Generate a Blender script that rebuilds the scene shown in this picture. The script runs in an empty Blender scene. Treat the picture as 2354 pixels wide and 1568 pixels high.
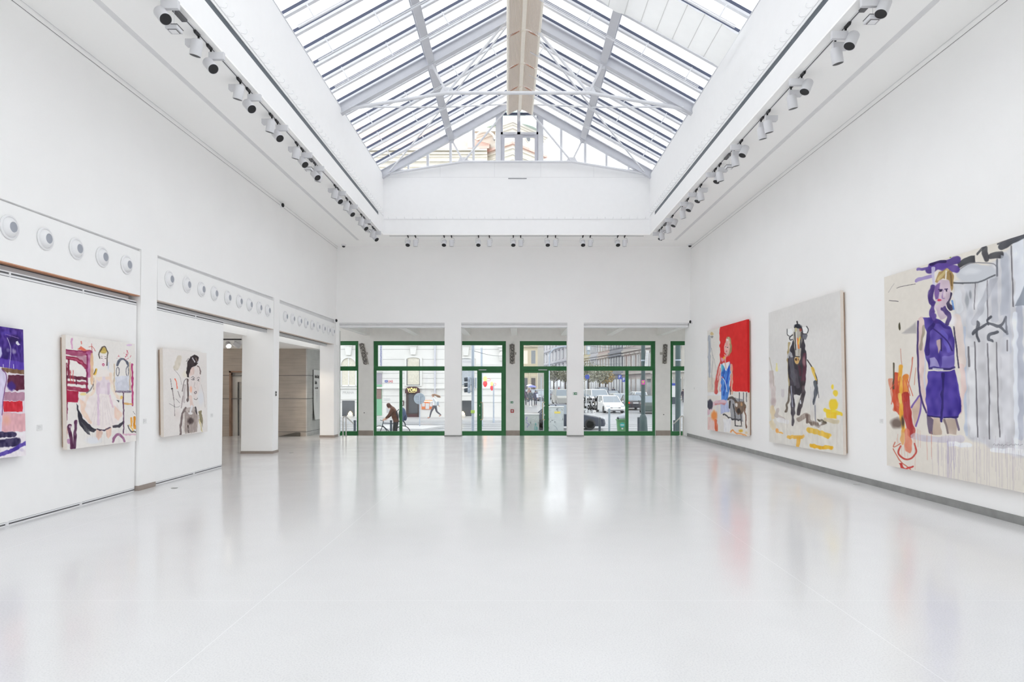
import bpy, bmesh, math, random
import numpy as np
from mathutils import Vector, Matrix
random.seed(7); rng = np.random.default_rng(11)
S = bpy.context.scene; COL = S.collection
F, VX, VY, CH = 1500.0, 1187.5, 887.0, 1.6          # focal length in pixels, vanishing point, eye height
def P(px, py, Y): return Vector(((px-VX)*Y/F, Y, CH-(py-VY)*Y/F))
def XP(px, Y): return (px-VX)*Y/F
def ZP(py, Y): return CH-(py-VY)*Y/F
def lin(c):
    c = np.asarray(c, float); return np.where(c <= .04045, c/12.92, ((c+.055)/1.055)**2.4)
def rgb(r, g, b): return tuple(float(x) for x in lin(np.array([r, g, b])/255.0))
# ---------------------------------------------------------------- materials
def mat(name, col, rough=.6, metal=0., var=.04, scale=6., bump=0., bscale=60., spec=.5, trans=0., emit=0.):
    m = bpy.data.materials.new(name); m.use_nodes = True
    nt = m.node_tree; b = nt.nodes['Principled BSDF']; L = nt.links
    b.inputs['Roughness'].default_value = rough; b.inputs['Metallic'].default_value = metal
    b.inputs['Specular IOR Level'].default_value = spec
    tc = nt.nodes.new('ShaderNodeTexCoord'); n = nt.nodes.new('ShaderNodeTexNoise')
    n.inputs['Scale'].default_value = scale; n.inputs['Detail'].default_value = 4
    L.new(tc.outputs['Object'], n.inputs['Vector'])
    r = nt.nodes.new('ShaderNodeValToRGB'); L.new(n.outputs['Fac'], r.inputs['Fac'])
    r.color_ramp.elements[0].position = .3; r.color_ramp.elements[1].position = .7
    r.color_ramp.elements[0].color = (*[max(0, c*(1-var)) for c in col], 1)
    r.color_ramp.elements[1].color = (*[min(1, c*(1+var*.6)) for c in col], 1)
    L.new(r.outputs['Color'], b.inputs['Base Color'])
    if bump:
        n2 = nt.nodes.new('ShaderNodeTexNoise'); n2.inputs['Scale'].default_value = bscale
        L.new(tc.outputs['Object'], n2.inputs['Vector'])
        bp = nt.nodes.new('ShaderNodeBump'); bp.inputs['Strength'].default_value = bump; bp.inputs['Distance'].default_value = .02
        L.new(n2.outputs['Fac'], bp.inputs['Height']); L.new(bp.outputs['Normal'], b.inputs['Normal'])
    if emit:
        b.inputs['Emission Color'].default_value = (*col, 1); b.inputs['Emission Strength'].default_value = emit
    if trans: b.inputs['Transmission Weight'].default_value = trans
    return m
def glass(name, tint, refl=.06, rough=.0):
    m = bpy.data.materials.new(name); m.use_nodes = True; nt = m.node_tree; nt.nodes.clear(); L = nt.links
    o = nt.nodes.new('ShaderNodeOutputMaterial'); mx = nt.nodes.new('ShaderNodeMixShader')
    t = nt.nodes.new('ShaderNodeBsdfTransparent'); g = nt.nodes.new('ShaderNodeBsdfGlossy'); lw = nt.nodes.new('ShaderNodeLayerWeight')
    t.inputs['Color'].default_value = (*tint, 1); g.inputs['Roughness'].default_value = rough
    lw.inputs['Blend'].default_value = .12
    mp = nt.nodes.new('ShaderNodeMapRange'); mp.inputs['To Min'].default_value = refl; mp.inputs['To Max'].default_value = .5
    L.new(lw.outputs['Fresnel'], mp.inputs['Value']); L.new(mp.outputs['Result'], mx.inputs['Fac'])
    L.new(t.outputs[0], mx.inputs[1]); L.new(g.outputs[0], mx.inputs[2]); L.new(mx.outputs[0], o.inputs['Surface'])
    return m
M = {}
M['wall'] = mat('white_plaster', (.935, .93, .922), .8, var=.012, scale=1.5, bump=.05, bscale=90)
M['ceil'] = mat('white_ceiling', (.955, .95, .935), .85, var=.01, scale=1.2)
M['well'] = mat('white_lightwell', (.91, .91, .91), .75, var=.01)
M['panel'] = mat('white_panel', (.93, .928, .92), .55, var=.01)
M['white'] = mat('white_lacquer', (.82, .82, .83), .4, var=.015)
M['steelw'] = mat('white_painted_steel', (.74, .75, .78), .45, var=.03)
M['purlin'] = mat('grey_painted_steel', (.60, .61, .65), .45, var=.03)
M['gasket'] = mat('dark_blue_gasket', (.07, .085, .14), .5)
M['lav'] = mat('pale_grey_aluminium', (.56, .57, .63), .4, .2)
M['slot'] = mat('grey_slot_metal', (.11, .13, .15), .5, .4, var=.12, scale=3)
M['groove'] = mat('pale_grey_groove', (.74, .74, .745), .8)
M['seam'] = mat('dark_seam', (.13, .13, .135), .8)
M['black'] = mat('black_plastic', (.012, .012, .014), .4)
M['lens'] = mat('spot_reflector', (.5, .5, .52), .25, .9)
M['spot'] = mat('pale_grey_lacquer', (.62, .62, .64), .4, var=.02)
M['alu'] = mat('aluminium_profile', (.62, .63, .65), .35, .5)
M['wood'] = mat('orange_mdf', rgb(205, 150, 118), .7, var=.1, scale=14)
M['wood2'] = mat('pale_mdf', rgb(215, 200, 188), .7, var=.08, scale=14)
M['base'] = mat('grey_metal_baseboard', rgb(150, 150, 148), .45, .2, var=.16, scale=5)
M['baseb'] = mat('brown_metal_baseboard', rgb(158, 146, 138), .5, .0, var=.12, scale=5)
M['added_court'] = mat('added_bounce_paving', (.85, .85, .85), .8)  # unseen paving, added and kept bright to bounce light indoors
M['steel'] = mat('brushed_stainless', (.58, .56, .53), .3, .9)
M['green'] = mat('green_window_paint', rgb(40, 112, 62), .45, var=.08, scale=9)
M['grey'] = mat('grey_passage_plaster', (.88, .862, .84), .85, var=.03, scale=5, bump=.08, bscale=130)
M['glass'] = glass('clear_glass', (.975, .985, .985), .03)
M['roofglass'] = glass('roof_glass', (.95, .955, .965), .03)
M['cream'] = mat('cream_baffle', rgb(246, 240, 228), .7, var=.03, scale=20)
M['creamd'] = mat('pinkish_baffle_rib', rgb(240, 232, 223), .7, var=.03, scale=20)
M['rust'] = mat('rust_brown_end', rgb(165, 100, 55), .7, var=.2, scale=40)
M['fabric'] = mat('white_sunshade_fabric', (.93, .93, .915), .9, var=.02)
def translucent(m, f):
    nt = m.node_tree; L = nt.links; b = nt.nodes['Principled BSDF']; o = nt.nodes['Material Output']; t = nt.nodes.new('ShaderNodeBsdfTranslucent'); t.inputs['Color'].default_value = (.93, .94, .93, 1)
    x = nt.nodes.new('ShaderNodeMixShader'); x.inputs['Fac'].default_value = f; L.new(b.outputs[0], x.inputs[1]); L.new(t.outputs[0], x.inputs[2]); L.new(x.outputs[0], o.inputs['Surface'])
translucent(M['fabric'], .3)
def concrete(name, c1, c2):
    m = mat(name, c1, .85, var=.2, scale=2.6, bump=.15, bscale=35); nt = m.node_tree; L = nt.links
    b = nt.nodes['Principled BSDF']; tc = nt.nodes['Texture Coordinate']
    mp = nt.nodes.new('ShaderNodeMapping'); mp.inputs['Scale'].default_value = (.5, .5, 9); L.new(tc.outputs['Object'], mp.inputs['Vector'])
    n = nt.nodes.new('ShaderNodeTexNoise'); n.inputs['Scale'].default_value = 2.5; n.inputs['Detail'].default_value = 6; L.new(mp.outputs[0], n.inputs['Vector'])
    mx = nt.nodes.new('ShaderNodeMixRGB'); mx.inputs['Color2'].default_value = (*c2, 1)
    old = b.inputs['Base Color'].links[0].from_socket; L.new(old, mx.inputs['Color1']); L.new(n.outputs['Fac'], mx.inputs['Fac']); L.new(mx.outputs[0], b.inputs['Base Color'])
    return m
M['concrete'] = concrete('warm_board_concrete', rgb(160, 151, 142), rgb(196, 187, 176))
M['concreteg'] = concrete('grey_board_concrete', rgb(190, 191, 189), rgb(206, 207, 205))
def floor_mat():
    m = mat('polished_white_terrazzo', (.745, .743, .742), .16, var=.012, scale=3, spec=.4); nt = m.node_tree; L = nt.links; b = nt.nodes['Principled BSDF']
    tc = nt.nodes['Texture Coordinate']; old = b.inputs['Base Color'].links[0].from_socket
    v = nt.nodes.new('ShaderNodeTexNoise'); v.inputs['Scale'].default_value = 90; v.inputs['Detail'].default_value = 2; L.new(tc.outputs['Object'], v.inputs['Vector'])
    r = nt.nodes.new('ShaderNodeValToRGB'); L.new(v.outputs['Fac'], r.inputs['Fac'])
    r.color_ramp.elements[0].position = .32; r.color_ramp.elements[0].color = (.90, .90, .91, 1); r.color_ramp.elements[1].position = .55; r.color_ramp.elements[1].color = (1, 1, 1, 1)
    mx = nt.nodes.new('ShaderNodeMixRGB'); mx.blend_type = 'MULTIPLY'; mx.inputs['Fac'].default_value = 1
    L.new(old, mx.inputs['Color1']); L.new(r.outputs['Color'], mx.inputs['Color2'])
    # pale joint hairlines: two along the room, two across
    sp = nt.nodes.new('ShaderNodeSeparateXYZ'); L.new(tc.outputs['Object'], sp.inputs[0]); last = None
    for ax, c in (('X', -1.9), ('X', 2.32), ('Y', 4.86), ('Y', 10.9), ('X', -5.0)):
        s = nt.nodes.new('ShaderNodeMath'); s.operation = 'SUBTRACT'; L.new(sp.outputs[ax], s.inputs[0]); s.inputs[1].default_value = c
        a = nt.nodes.new('ShaderNodeMath'); a.operation = 'ABSOLUTE'; L.new(s.outputs[0], a.inputs[0])
        l = nt.nodes.new('ShaderNodeMath'); l.operation = 'LESS_THAN'; L.new(a.outputs[0], l.inputs[0]); l.inputs[1].default_value = .0028
        if last is None: last = l
        else:
            q = nt.nodes.new('ShaderNodeMath'); q.operation = 'MAXIMUM'; L.new(last.outputs[0], q.inputs[0]); L.new(l.outputs[0], q.inputs[1]); last = q
    m2 = nt.nodes.new('ShaderNodeMixRGB'); m2.inputs['Color2'].default_value = (.82, .82, .82, 1)
    L.new(last.outputs[0], m2.inputs['Fac']); L.new(mx.outputs[0], m2.inputs['Color1']); L.new(m2.outputs[0], b.inputs['Base Color'])
    # slow unevenness of the polish
    n2 = nt.nodes.new('ShaderNodeTexNoise'); n2.inputs['Scale'].default_value = 1.3; n2.inputs['Detail'].default_value = 3; L.new(tc.outputs['Object'], n2.inputs['Vector'])
    mr = nt.nodes.new('ShaderNodeMapRange'); mr.inputs['To Min'].default_value = .10; mr.inputs['To Max'].default_value = .19
    L.new(n2.outputs['Fac'], mr.inputs['Value']); L.new(mr.outputs[0], b.inputs['Roughness'])
    return m
M['floor'] = floor_mat()
# ---------------------------------------------------------------- mesh builder
class MB:
    def __init__(s): s.v = []; s.f = []; s.mi = []; s.cur = 0
    def add(s, vs, fs):
        o = len(s.v); s.v += [tuple(v) for v in vs]; s.f += [tuple(i+o for i in f) for f in fs]; s.mi += [s.cur]*len(fs); return s
    def box(s, x0, x1, y0, y1, z0, z1):
        v = [(x, y, z) for z in (z0, z1) for y in (y0, y1) for x in (x0, x1)]
        return s.add(v, [(0, 2, 3, 1), (4, 5, 7, 6), (0, 1, 5, 4), (2, 6, 7, 3), (0, 4, 6, 2), (1, 3, 7, 5)])
    def hexa(s, b, t):          # two quads, matching order
        return s.add(list(b)+list(t), [(3, 2, 1, 0), (4, 5, 6, 7), (0, 1, 5, 4), (1, 2, 6, 5), (2, 3, 7, 6), (3, 0, 4, 7)])
    def bar(s, p, q, w, h, up=(0, 0, 1), off=0.):   # rectangular bar from p to q, w across, h along up
        p, q = Vector(p), Vector(q); d = (q-p).normalized(); up = Vector(up); side = d.cross(up)
        if side.length < 1e-5: side = d.cross(Vector((1, 0, 0)))
        side.normalize(); u = side.cross(d).normalized(); c = []
        for e in (p, q):
            for a, b in ((-1, -1), (1, -1), (1, 1), (-1, 1)): c.append(e+side*a*w/2+u*(b*h/2+off))
        return s.hexa(c[:4], c[4:])
    def tube(s, p, q, r, n=10, r2=None, caps=True):
        p, q = Vector(p), Vector(q); d = (q-p).normalized(); a = d.orthogonal().normalized(); b = d.cross(a); r2 = r if r2 is None else r2; v = []
        for e, rr in ((p, r), (q, r2)):
            for i in range(n): t = 2*math.pi*i/n; v.append(e+(a*math.cos(t)+b*math.sin(t))*rr)
        f = [(i, (i+1) % n, n+(i+1) % n, n+i) for i in range(n)]
        if caps: f += [tuple(range(n))[::-1], tuple(range(n, 2*n))]
        return s.add(v, f)
    def path(s, pts, r, n=8):
        pts = [Vector(p) for p in pts]; v = []; f = []; a = None
        for k, p in enumerate(pts):
            d = (pts[min(k+1, len(pts)-1)]-pts[max(k-1, 0)]).normalized()
            if a is None: a = d.orthogonal().normalized()
            a = (a-d*a.dot(d)).normalized(); b = d.cross(a)
            for i in range(n): t = 2*math.pi*i/n; v.append(p+(a*math.cos(t)+b*math.sin(t))*r)
        for k in range(len(pts)-1):
            for i in range(n): f.append((k*n+i, k*n+(i+1) % n, (k+1)*n+(i+1) % n, (k+1)*n+i))
        f += [tuple(range(n))[::-1], tuple(range((len(pts)-1)*n, len(pts)*n))]
        return s.add(v, f)
    def lathe(s, prof, c=(0, 0, 0), axis=(0, 0, 1), n=24):   # prof: (radius, height along axis)
        c = Vector(c); d = Vector(axis).normalized(); a = d.orthogonal().normalized(); b = d.cross(a); v = []; f = []
        for r, h in prof:
            for i in range(n): t = 2*math.pi*i/n; v.append(c+d*h+(a*math.cos(t)+b*math.sin(t))*r)
        for k in range(len(prof)-1):
            for i in range(n): f.append((k*n+i, k*n+(i+1) % n, (k+1)*n+(i+1) % n, (k+1)*n+i))
        if prof[0][0] > 1e-4: f.append(tuple(range(n))[::-1])
        if prof[-1][0] > 1e-4: f.append(tuple(range((len(prof)-1)*n, len(prof)*n)))
        return s.add(v, f)
    def prism(s, pts, d):       # polygon (3D points) extruded by d
        pts = [Vector(p) for p in pts]; d = Vector(d); n = len(pts)
        return s.add(pts+[p+d for p in pts], [tuple(range(n))[::-1], tuple(range(n, 2*n))]+[(i, (i+1) % n, n+(i+1) % n, n+i) for i in range(n)])
    def ell(s, c, rx, ry, rz, n=12, k=8):
        c = Vector(c); v = []; f = []
        for j in range(k+1):
            a = math.pi*j/k
            for i in range(n): t = 2*math.pi*i/n; v.append((c.x+rx*math.sin(a)*math.cos(t), c.y+ry*math.sin(a)*math.sin(t), c.z+rz*math.cos(a)))
        for j in range(k):
            for i in range(n): f.append((j*n+i, (j+1)*n+i, (j+1)*n+(i+1) % n, j*n+(i+1) % n))
        return s.add(v, f)
    def grid(s, fn, nu, nv):
        v = [fn(i/nu, j/nv) for j in range(nv+1) for i in range(nu+1)]; w = nu+1
        return s.add(v, [(j*w+i, j*w+i+1, (j+1)*w+i+1, (j+1)*w+i) for j in range(nv) for i in range(nu)])
    def build(s, name, m, parent=None, smooth=False, recalc=True, bevel=0.):
        me = bpy.data.meshes.new(name); me.from_pydata(s.v, [], s.f)
        ms = m if isinstance(m, (list, tuple)) else [m]
        for x in ms: me.materials.append(M[x] if isinstance(x, str) else x)
        me.polygons.foreach_set('material_index', s.mi)
        if recalc or smooth:
            bm = bmesh.new(); bm.from_mesh(me); bmesh.ops.remove_doubles(bm, verts=bm.verts, dist=1e-6)
            bmesh.ops.recalc_face_normals(bm, faces=bm.faces); bm.to_mesh(me); bm.free()
        if smooth:
            me.polygons.foreach_set('use_smooth', [True]*len(me.polygons)); me.set_sharp_from_angle(angle=math.radians(40))
        o = bpy.data.objects.new(name, me); COL.objects.link(o)
        if parent is not None: o.parent = parent; o.matrix_parent_inverse = Matrix.Translation(-parent.location) if not parent.get('_loc') else Matrix()
        if bevel:
            md = o.modifiers.new('soft_edges', 'BEVEL'); md.width = bevel; md.segments = 2; md.limit_method = 'ANGLE'
        return o
def tag(o, label=None, cat=None, group=None, kind=None):
    if label: o['label'] = label
    if cat: o['category'] = cat
    if group: o['group'] = group
    if kind: o['kind'] = kind
    return o
# An Empty at the thing's base.  local=True: parts are built in the Empty's own coordinates; else in world coordinates.
def empty(name, loc, label=None, cat=None, group=None, kind=None, rz=0., local=False):
    o = bpy.data.objects.new(name, None); COL.objects.link(o); o.location = loc; o.rotation_euler = (0, 0, rz); o.empty_display_size = .1
    if local: o['_loc'] = 1
    return tag(o, label, cat, group, kind)
def struct(o): o['kind'] = 'structure'; return o
def copy_tree(o, parent=None):
    c = o.copy(); COL.objects.link(c)
    if parent is not None: c.parent = parent
    for ch in list(KIDS.get(o.name, [])): copy_tree(ch, c)
    return c
KIDS = {}
def remember(o):
    kids = [x for x in bpy.data.objects if x.parent == o]; KIDS[o.name] = kids
    for k in kids: remember(k)
ORD = 'first second third fourth fifth sixth seventh eighth ninth tenth eleventh twelfth thirteenth fourteenth fifteenth sixteenth seventeenth eighteenth nineteenth twentieth'.split()
def text(body, size, name, m, loc, rx=math.pi/2, ry=0., rz=0., sx=1., ext=.002, align='CENTER', mirror=False, parent=None, spacing=1., bold=0.):
    cu = bpy.data.curves.new(name, 'FONT'); cu.body = body; cu.size = size; cu.extrude = ext; cu.align_x = align; cu.align_y = 'CENTER'; cu.space_character = spacing; cu.offset = bold
    o = bpy.data.objects.new('tmp_text', cu); COL.objects.link(o); bpy.context.view_layer.update()
    me = bpy.data.meshes.new_from_object(o.evaluated_get(bpy.context.evaluated_depsgraph_get())); bpy.data.objects.remove(o)
    T = Matrix.Translation(Vector(loc)) @ Matrix.Rotation(rz, 4, 'Z') @ Matrix.Rotation(ry, 4, 'Y') @ Matrix.Rotation(rx, 4, 'X') @ Matrix.Diagonal((sx*(-1 if mirror else 1), 1, 1, 1))
    me.transform(T); me.materials.clear(); me.materials.append(M[m]); me.name = name
    r = bpy.data.objects.new(name, me); COL.objects.link(r)
    if parent is not None: r.parent = parent; r.matrix_parent_inverse = Matrix.Translation(-parent.location) if not parent.get('_loc') else Matrix()
    return r
# ---------------------------------------------------------------- camera, sky, view
cam = bpy.data.cameras.new('camera'); co = bpy.data.objects.new('camera', cam); COL.objects.link(co); S.camera = co
co.location = (0, 0, CH); co.rotation_euler = (math.pi/2, 0, 0); cam.sensor_width = 36; cam.lens = F/2354*36
cam.shift_x = (1177-VX)/2354; cam.shift_y = (VY-784)/2354; cam.clip_start = .05; cam.clip_end = 900
w = bpy.data.worlds.new('overcast_sky'); S.world = w; w.use_nodes = True; nt = w.node_tree; bg = nt.nodes['Background']
tc = nt.nodes.new('ShaderNodeTexCoord'); nz = nt.nodes.new('ShaderNodeTexNoise'); nz.inputs['Scale'].default_value = 2.2; nz.inputs['Detail'].default_value = 5
nt.links.new(tc.outputs['Generated'], nz.inputs['Vector']); rp = nt.nodes.new('ShaderNodeValToRGB'); nt.links.new(nz.outputs['Fac'], rp.inputs['Fac'])
rp.color_ramp.elements[0].position = .35; rp.color_ramp.elements[0].color = (.93, .965, 1, 1); rp.color_ramp.elements[1].position = .65; rp.color_ramp.elements[1].color = (.985, .99, 1, 1)
nt.links.new(rp.outputs['Color'], bg.inputs['Color']); bg.inputs['Strength'].default_value = 1.75
S.view_settings.view_transform = 'Standard'; S.view_settings.look = 'None'; S.view_settings.gamma = 1; S.view_settings.use_curve_mapping = False
S.view_settings.exposure = 0.31
cy = S.cycles; cy.use_denoising = True; cy.denoiser = 'OPENIMAGEDENOISE'; cy.max_bounces = 10; cy.diffuse_bounces = 9; cy.glossy_bounces = 4; cy.transmission_bounces = 4; cy.transparent_max_bounces = 14
cy.sample_clamp_indirect = 6; cy.caustics_reflective = False; cy.caustics_refractive = False; cy.use_adaptive_sampling = True; cy.adaptive_threshold = .1; cy.adaptive_min_samples = 16
# ================================================================ ROOM SHELL
H = 6.03; YB = 20.69; YN = -6.0; YF = 24.1                 # ceiling, street-side wall plane, wall behind the camera, glazed front
def XL(z): return -5.76+.07*z/H
def XR(Y, z): b = 5.414+(YB-Y)*.0296; return b+(5.53-b)*z/H
def ZT(Y): return 3.67-.0075*(Y-7.25)                        # header top
def ZU(Y): return 2.99-.0065*(Y-7.25)                        # header underside
mb = MB(); mb.box(-5.9, 7.0, YN-.3, 20.95, -.5, 0); mb.box(-14.2, -5.9, -1.2, 20.95, -.5, 0); mb.box(-6.7, -6.25, 20.95, 22.4, -.5, 0); struct(mb.build('floor', 'floor'))
mb = MB(); mb.box(-14.2, 10, 20.95, YF-.05, -.75, -.45); struct(mb.build('floor_passage', 'ceil'))
# ceiling: outer strip, groove, inner strip round the light well
LX, LY0, LY1 = 3.91, -3.0, 19.15
mb = MB()
mb.box(-6.2, -4.87, YN-.3, 21.1, H, H+.3); mb.box(4.87, 7.0, YN-.3, 21.1, H, H+.3); mb.box(-4.87, 4.87, 19.86, 21.1, H, H+.3); mb.box(-4.87, 4.87, YN-.3, -4, H, H+.3)
mb.box(-4.78, -LX, -4, 19.84, H, H+.03); mb.box(LX, 4.78, -4, 19.84, H, H+.03); mb.box(-LX, LX, LY1, 19.84, H, H+.03); mb.box(-LX, LX, -4, LY0, H, H+.03)
mb.box(-4.9, -4.2, -4, 20, H+.06, H+.3); mb.box(4.2, 4.9, -4, 20, H+.06, H+.3); mb.box(-4.9, 4.9, 19.4, 20, H+.06, H+.3); mb.box(-4.9, 4.9, -4.2, LY0-.3, H+.06, H+.3)
struct(mb.build('ceiling', 'ceil'))
mb = MB(); mb.box(-4.88, -4.77, -4, 19.85, H+.004, H+.05); mb.box(4.77, 4.88, -4, 19.85, H+.004, H+.05); mb.box(-4.78, 4.78, 19.83, 19.87, H+.004, H+.05)
struct(mb.build('trim_1', 'groove'))
# right wall (slightly out of square, as in the photograph)
def skin(fn, Y0, Y1, z0, z1, t, ny=14, nz=6):
    mb = MB(); a = lambda u, v, d: (fn(Y0+(Y1-Y0)*u, z0+(z1-z0)*v)+d, Y0+(Y1-Y0)*u, z0+(z1-z0)*v)
    mb.grid(lambda u, v: a(u, v, 0), ny, nz); mb.grid(lambda u, v: a(u, v, t), ny, nz)
    for v0 in (0, 1): mb.grid(lambda u, v: a(u, v0, t*v), ny, 1)
    for u0 in (0, 1): mb.grid(lambda u, v: a(u0, u, t*v), nz, 1)
    return mb
struct(skin(XR, YN-.3, YB+.5, -.02, H, .4).build('wall_right', 'wall'))
mb = skin(lambda Y, z: XR(Y, z)-.012, YN, YB, 0, .1, .02, 14, 1); struct(mb.build('baseboard_right', 'base'))
# thin shadow line along the top of both side walls
for nm, fx, m, z0, z1 in (('trim_2', lambda Y, z: XL(z)+.003, 'seam', 5.944, 5.950), ('trim_3', lambda Y, z: XR(Y, z)-.003, 'seam', 5.944, 5.950), ('trim_17', lambda Y, z: XL(z)+.003, 'groove', 6.018, 6.029), ('trim_18', lambda Y, z: XR(Y, z)-.003, 'groove', 6.018, 6.029)):
    mb = MB(); mb.grid(lambda u, v: (fx(YN+(YB-YN)*u, z0+(z1-z0)*v), YN+(YB-YN)*u, z0+(z1-z0)*v), 28, 1); struct(mb.build(nm, m))
# left wall
wl = skin(lambda Y, z: XL(z), YN-.3, YB+.4, 3.68, H, -.6, 14, 4)
for (y0, y1, dep) in ((YN-.3, 4.94, .74), (9.945, 10.39, .74), (15.39, 15.75, .74), (20.625, 21.05, .45)):
    b = [(XL(0)-dep, y0, -.02), (XL(0), y0, -.02), (XL(0), y1, -.02), (XL(0)-dep, y1, -.02)]; t = [(XL(3.69)-dep, y0, 3.69), (XL(3.69), y0, 3.69), (XL(3.69), y1, 3.69), (XL(3.69)-dep, y1, 3.69)]
    wl.hexa(b, t)
wl.box(-6.09, -5.655, 20.2, 20.62, -.02, 2.885)
struct(wl.build('wall_left', 'wall'))
mb = MB()
mb.box(-6.1, -5.643, 20.19, 20.625, 0, .07)
for (y0, y1, dep) in ((9.945, 10.39, .3), ): mb.box(XL(0)-dep-.01, XL(0)+.012, y0-.01, y1+.004, 0, .075)
mb.box(XL(0)-.75, XL(0)+.012, 15.378, 15.76, 0, .06)
struct(mb.build('baseboard_left', 'baseb'))
# header boxes with air nozzles over the three bays
BAYS = ((4.95, 9.935), (10.40, 15.38), (15.76, 20.62))
for i, (y0, y1) in enumerate(BAYS):
    g = .009; yt1 = min(y1, 20.2); e = empty('trim_%d' % (4+i), (XL(3.3), (y0+y1)/2, 3.3)); struct(e)
    for nm, d0, d1, za, zb, mm in (('header_panel', 0, .1, ZU, ZT, 'panel'), ('underside_board', .004, .1, lambda Y: ZU(Y)-.012, lambda Y: ZU(Y), ('wood', 'wood2', 'wood2')[i]), ('header_back', .1, .3, ZU, ZT, 'panel')):
        q = MB(); c = []
        for Y, gy in ((y0, g), (y1, -g)):
            for dd in (d0, d1): c.append((dd, Y+gy))
        order = (0, 1, 3, 2)
        q.hexa([(XL(za(c[k][1]))-c[k][0], c[k][1], za(c[k][1])) for k in order], [(XL(za(c[k][1]))-c[k][0], c[k][1], zb(c[k][1])-(g if nm != 'underside_board' else 0)) for k in order]); q.build(nm, mm, e)
    q = MB()                                                    # dark backing seen through the hairline gap
    q.hexa([(XL(3)-.12, y0, ZU(y0)+.02), (XL(3)-.04, y0, ZU(y0)+.02), (XL(3)-.04, y1, ZU(y1)+.02), (XL(3)-.12, y1, ZU(y1)+.02)], [(XL(3)-.12, y0, 3.7), (XL(3)-.04, y0, 3.7), (XL(3)-.04, y1, 3.7), (XL(3)-.12, y1, 3.7)]); q.build('shadow_gap', 'groove', e)
    # track that carries the sliding panels
    tr = empty('panel_track', (XL(2.9)-.14, (y0+y1)/2, 2.85)); tag(tr, 'aluminium sliding panel track under the ' + ('header over the two nearest canvases', 'header with the portrait canvas below', 'header next to the street windows')[i], 'track', 'tracks under the nozzle headers')
    q = MB(); q.bar((XL(2.9)-.14, y0+.03, ZU(y0)-.055), (XL(2.9)-.14, yt1-.13, ZU(y1)-.055), .07, .08); q.build('track_channel', 'alu', tr)
    q = MB(); q.bar((XL(2.9)-.103, y0+.03, ZU(y0)-.018), (XL(2.9)-.103, yt1-.13, ZU(y1)-.018), .006, .012); q.build('track_slit', 'seam', tr)
# air nozzles
NY = [[7.36, 7.92, 8.48, 9.01, 9.57, 6.8, 6.25], [10.75, 11.32, 11.84, 12.35, 12.92, 13.46, 13.97, 14.5, 15.0], [16.14, 16.66, 17.2, 17.72, 18.26, 18.8, 19.33, 19.85, 20.32]]
M['bore'] = mat('nozzle_bore', (.36, .38, .43), .45)
def nozzle_proto():
    e = empty('air_nozzle', (0, 0, 0), local=True); ax = (1, 0, 0)
    MB().lathe([(.138, 0), (.138, .008), (.118, .014), (.112, .006)], (0, 0, 0), ax, 32).build('flange', 'white', e, True)
    MB().lathe([(.112, .004), (.108, .018), (.07, .05), (.06, .052), (.058, .044)], (0, 0, 0), ax, 32).build('cone', 'white', e, True)
    MB().lathe([(.0589, .046), (.056, -.02), (.001, -.021)], (0, 0, 0), ax, 24).build('bore', 'bore', e, True)
    return e
noz = nozzle_proto(); remember(noz); bayn = ('above the violet and dress canvases', 'over the portrait canvas', 'beside the street windows')
first = True
for b, ys in enumerate(NY):
    for k, Y in enumerate(sorted(ys)):
        if b == 0 and Y < 7.2: continue
        o = noz if first else copy_tree(noz); first = False
        z = 3.39-.006*(Y-7.25)+(0 if b == 0 else -.012*b); o.location = (XL(z)+.001, Y, z)
        kk = k-2 if b == 0 else k
        tag(o, 'white round air nozzle, %s along the header %s' % (ORD[kk], bayn[b]), 'air vent', 'air nozzles in the header boxes')
# sliding panels
def sliding(y0, y1, label, clips):
    e = empty('sliding_wall_panel', (XL(1.4)-.05, (y0+y1)/2, 0)); tag(e, label, 'wall panel')
    q = MB(); zt = lambda Y: ZU(Y)-.15
    x = lambda z: XL(z)-.05
    q.hexa([(x(.05)-.06, y0, .05), (x(.05), y0, .05), (x(.05), y1, .05), (x(.05)-.06, y1, .05)], [(x(2.85)-.06, y0, zt(y0)), (x(2.85), y0, zt(y0)), (x(2.85), y1, zt(y1)), (x(2.85)-.06, y1, zt(y1))]); q.build('panel_board', 'panel', e)
    q = MB(); q.bar((x(0)-.03, y0, .006), (x(0)-.03, y1, .006), .058, .012); q.bar((x(0)-.03, y0, .038), (x(0)-.03, y1, .038), .058, .017)
    q.bar((x(2.9)-.03, y0, zt(y0)+.018), (x(2.9)-.03, y1, zt(y1)+.018), .058, .022); q.bar((x(2.9)-.03, y0, zt(y0)+.058), (x(2.9)-.03, y1, zt(y1)+.058), .058, .014); q.build('edge_profile', 'white', e)
    q = MB(); q.bar((x(0)-.03, y0, .021), (x(0)-.03, y1, .021), .05, .02); q.bar((x(0)-.03, y0, .048), (x(0)-.03, y1, .048), .057, .005)
    q.bar((x(2.9)-.03, y0, zt(y0)+.04), (x(2.9)-.03, y1, zt(y1)+.04), .05, .023); q.bar((x(2.9)-.03, y0, zt(y0)+.004), (x(2.9)-.03, y1, zt(y1)+.004), .057, .005); q.build('edge_slit', 'seam', e)
    for Y in clips:
        q = MB(); q.box(x(0)-.03, x(0)+.004, Y-.02, Y+.02, .002, .05); q.build('clip', 'white', e)
        q = MB(); q.box(x(2.9)-.03, x(2.9)+.003, Y-.012, Y+.012, zt(Y)+.002, zt(Y)+.064); q.build('clip', 'white', e)
    return e
sliding(4.96, 9.92, 'white sliding wall panel carrying the violet canvas and the dress canvas', (7.44, 8.7))
sliding(10.41, 12.86, 'white half open sliding wall panel carrying the portrait canvas', (11.75,))
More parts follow.
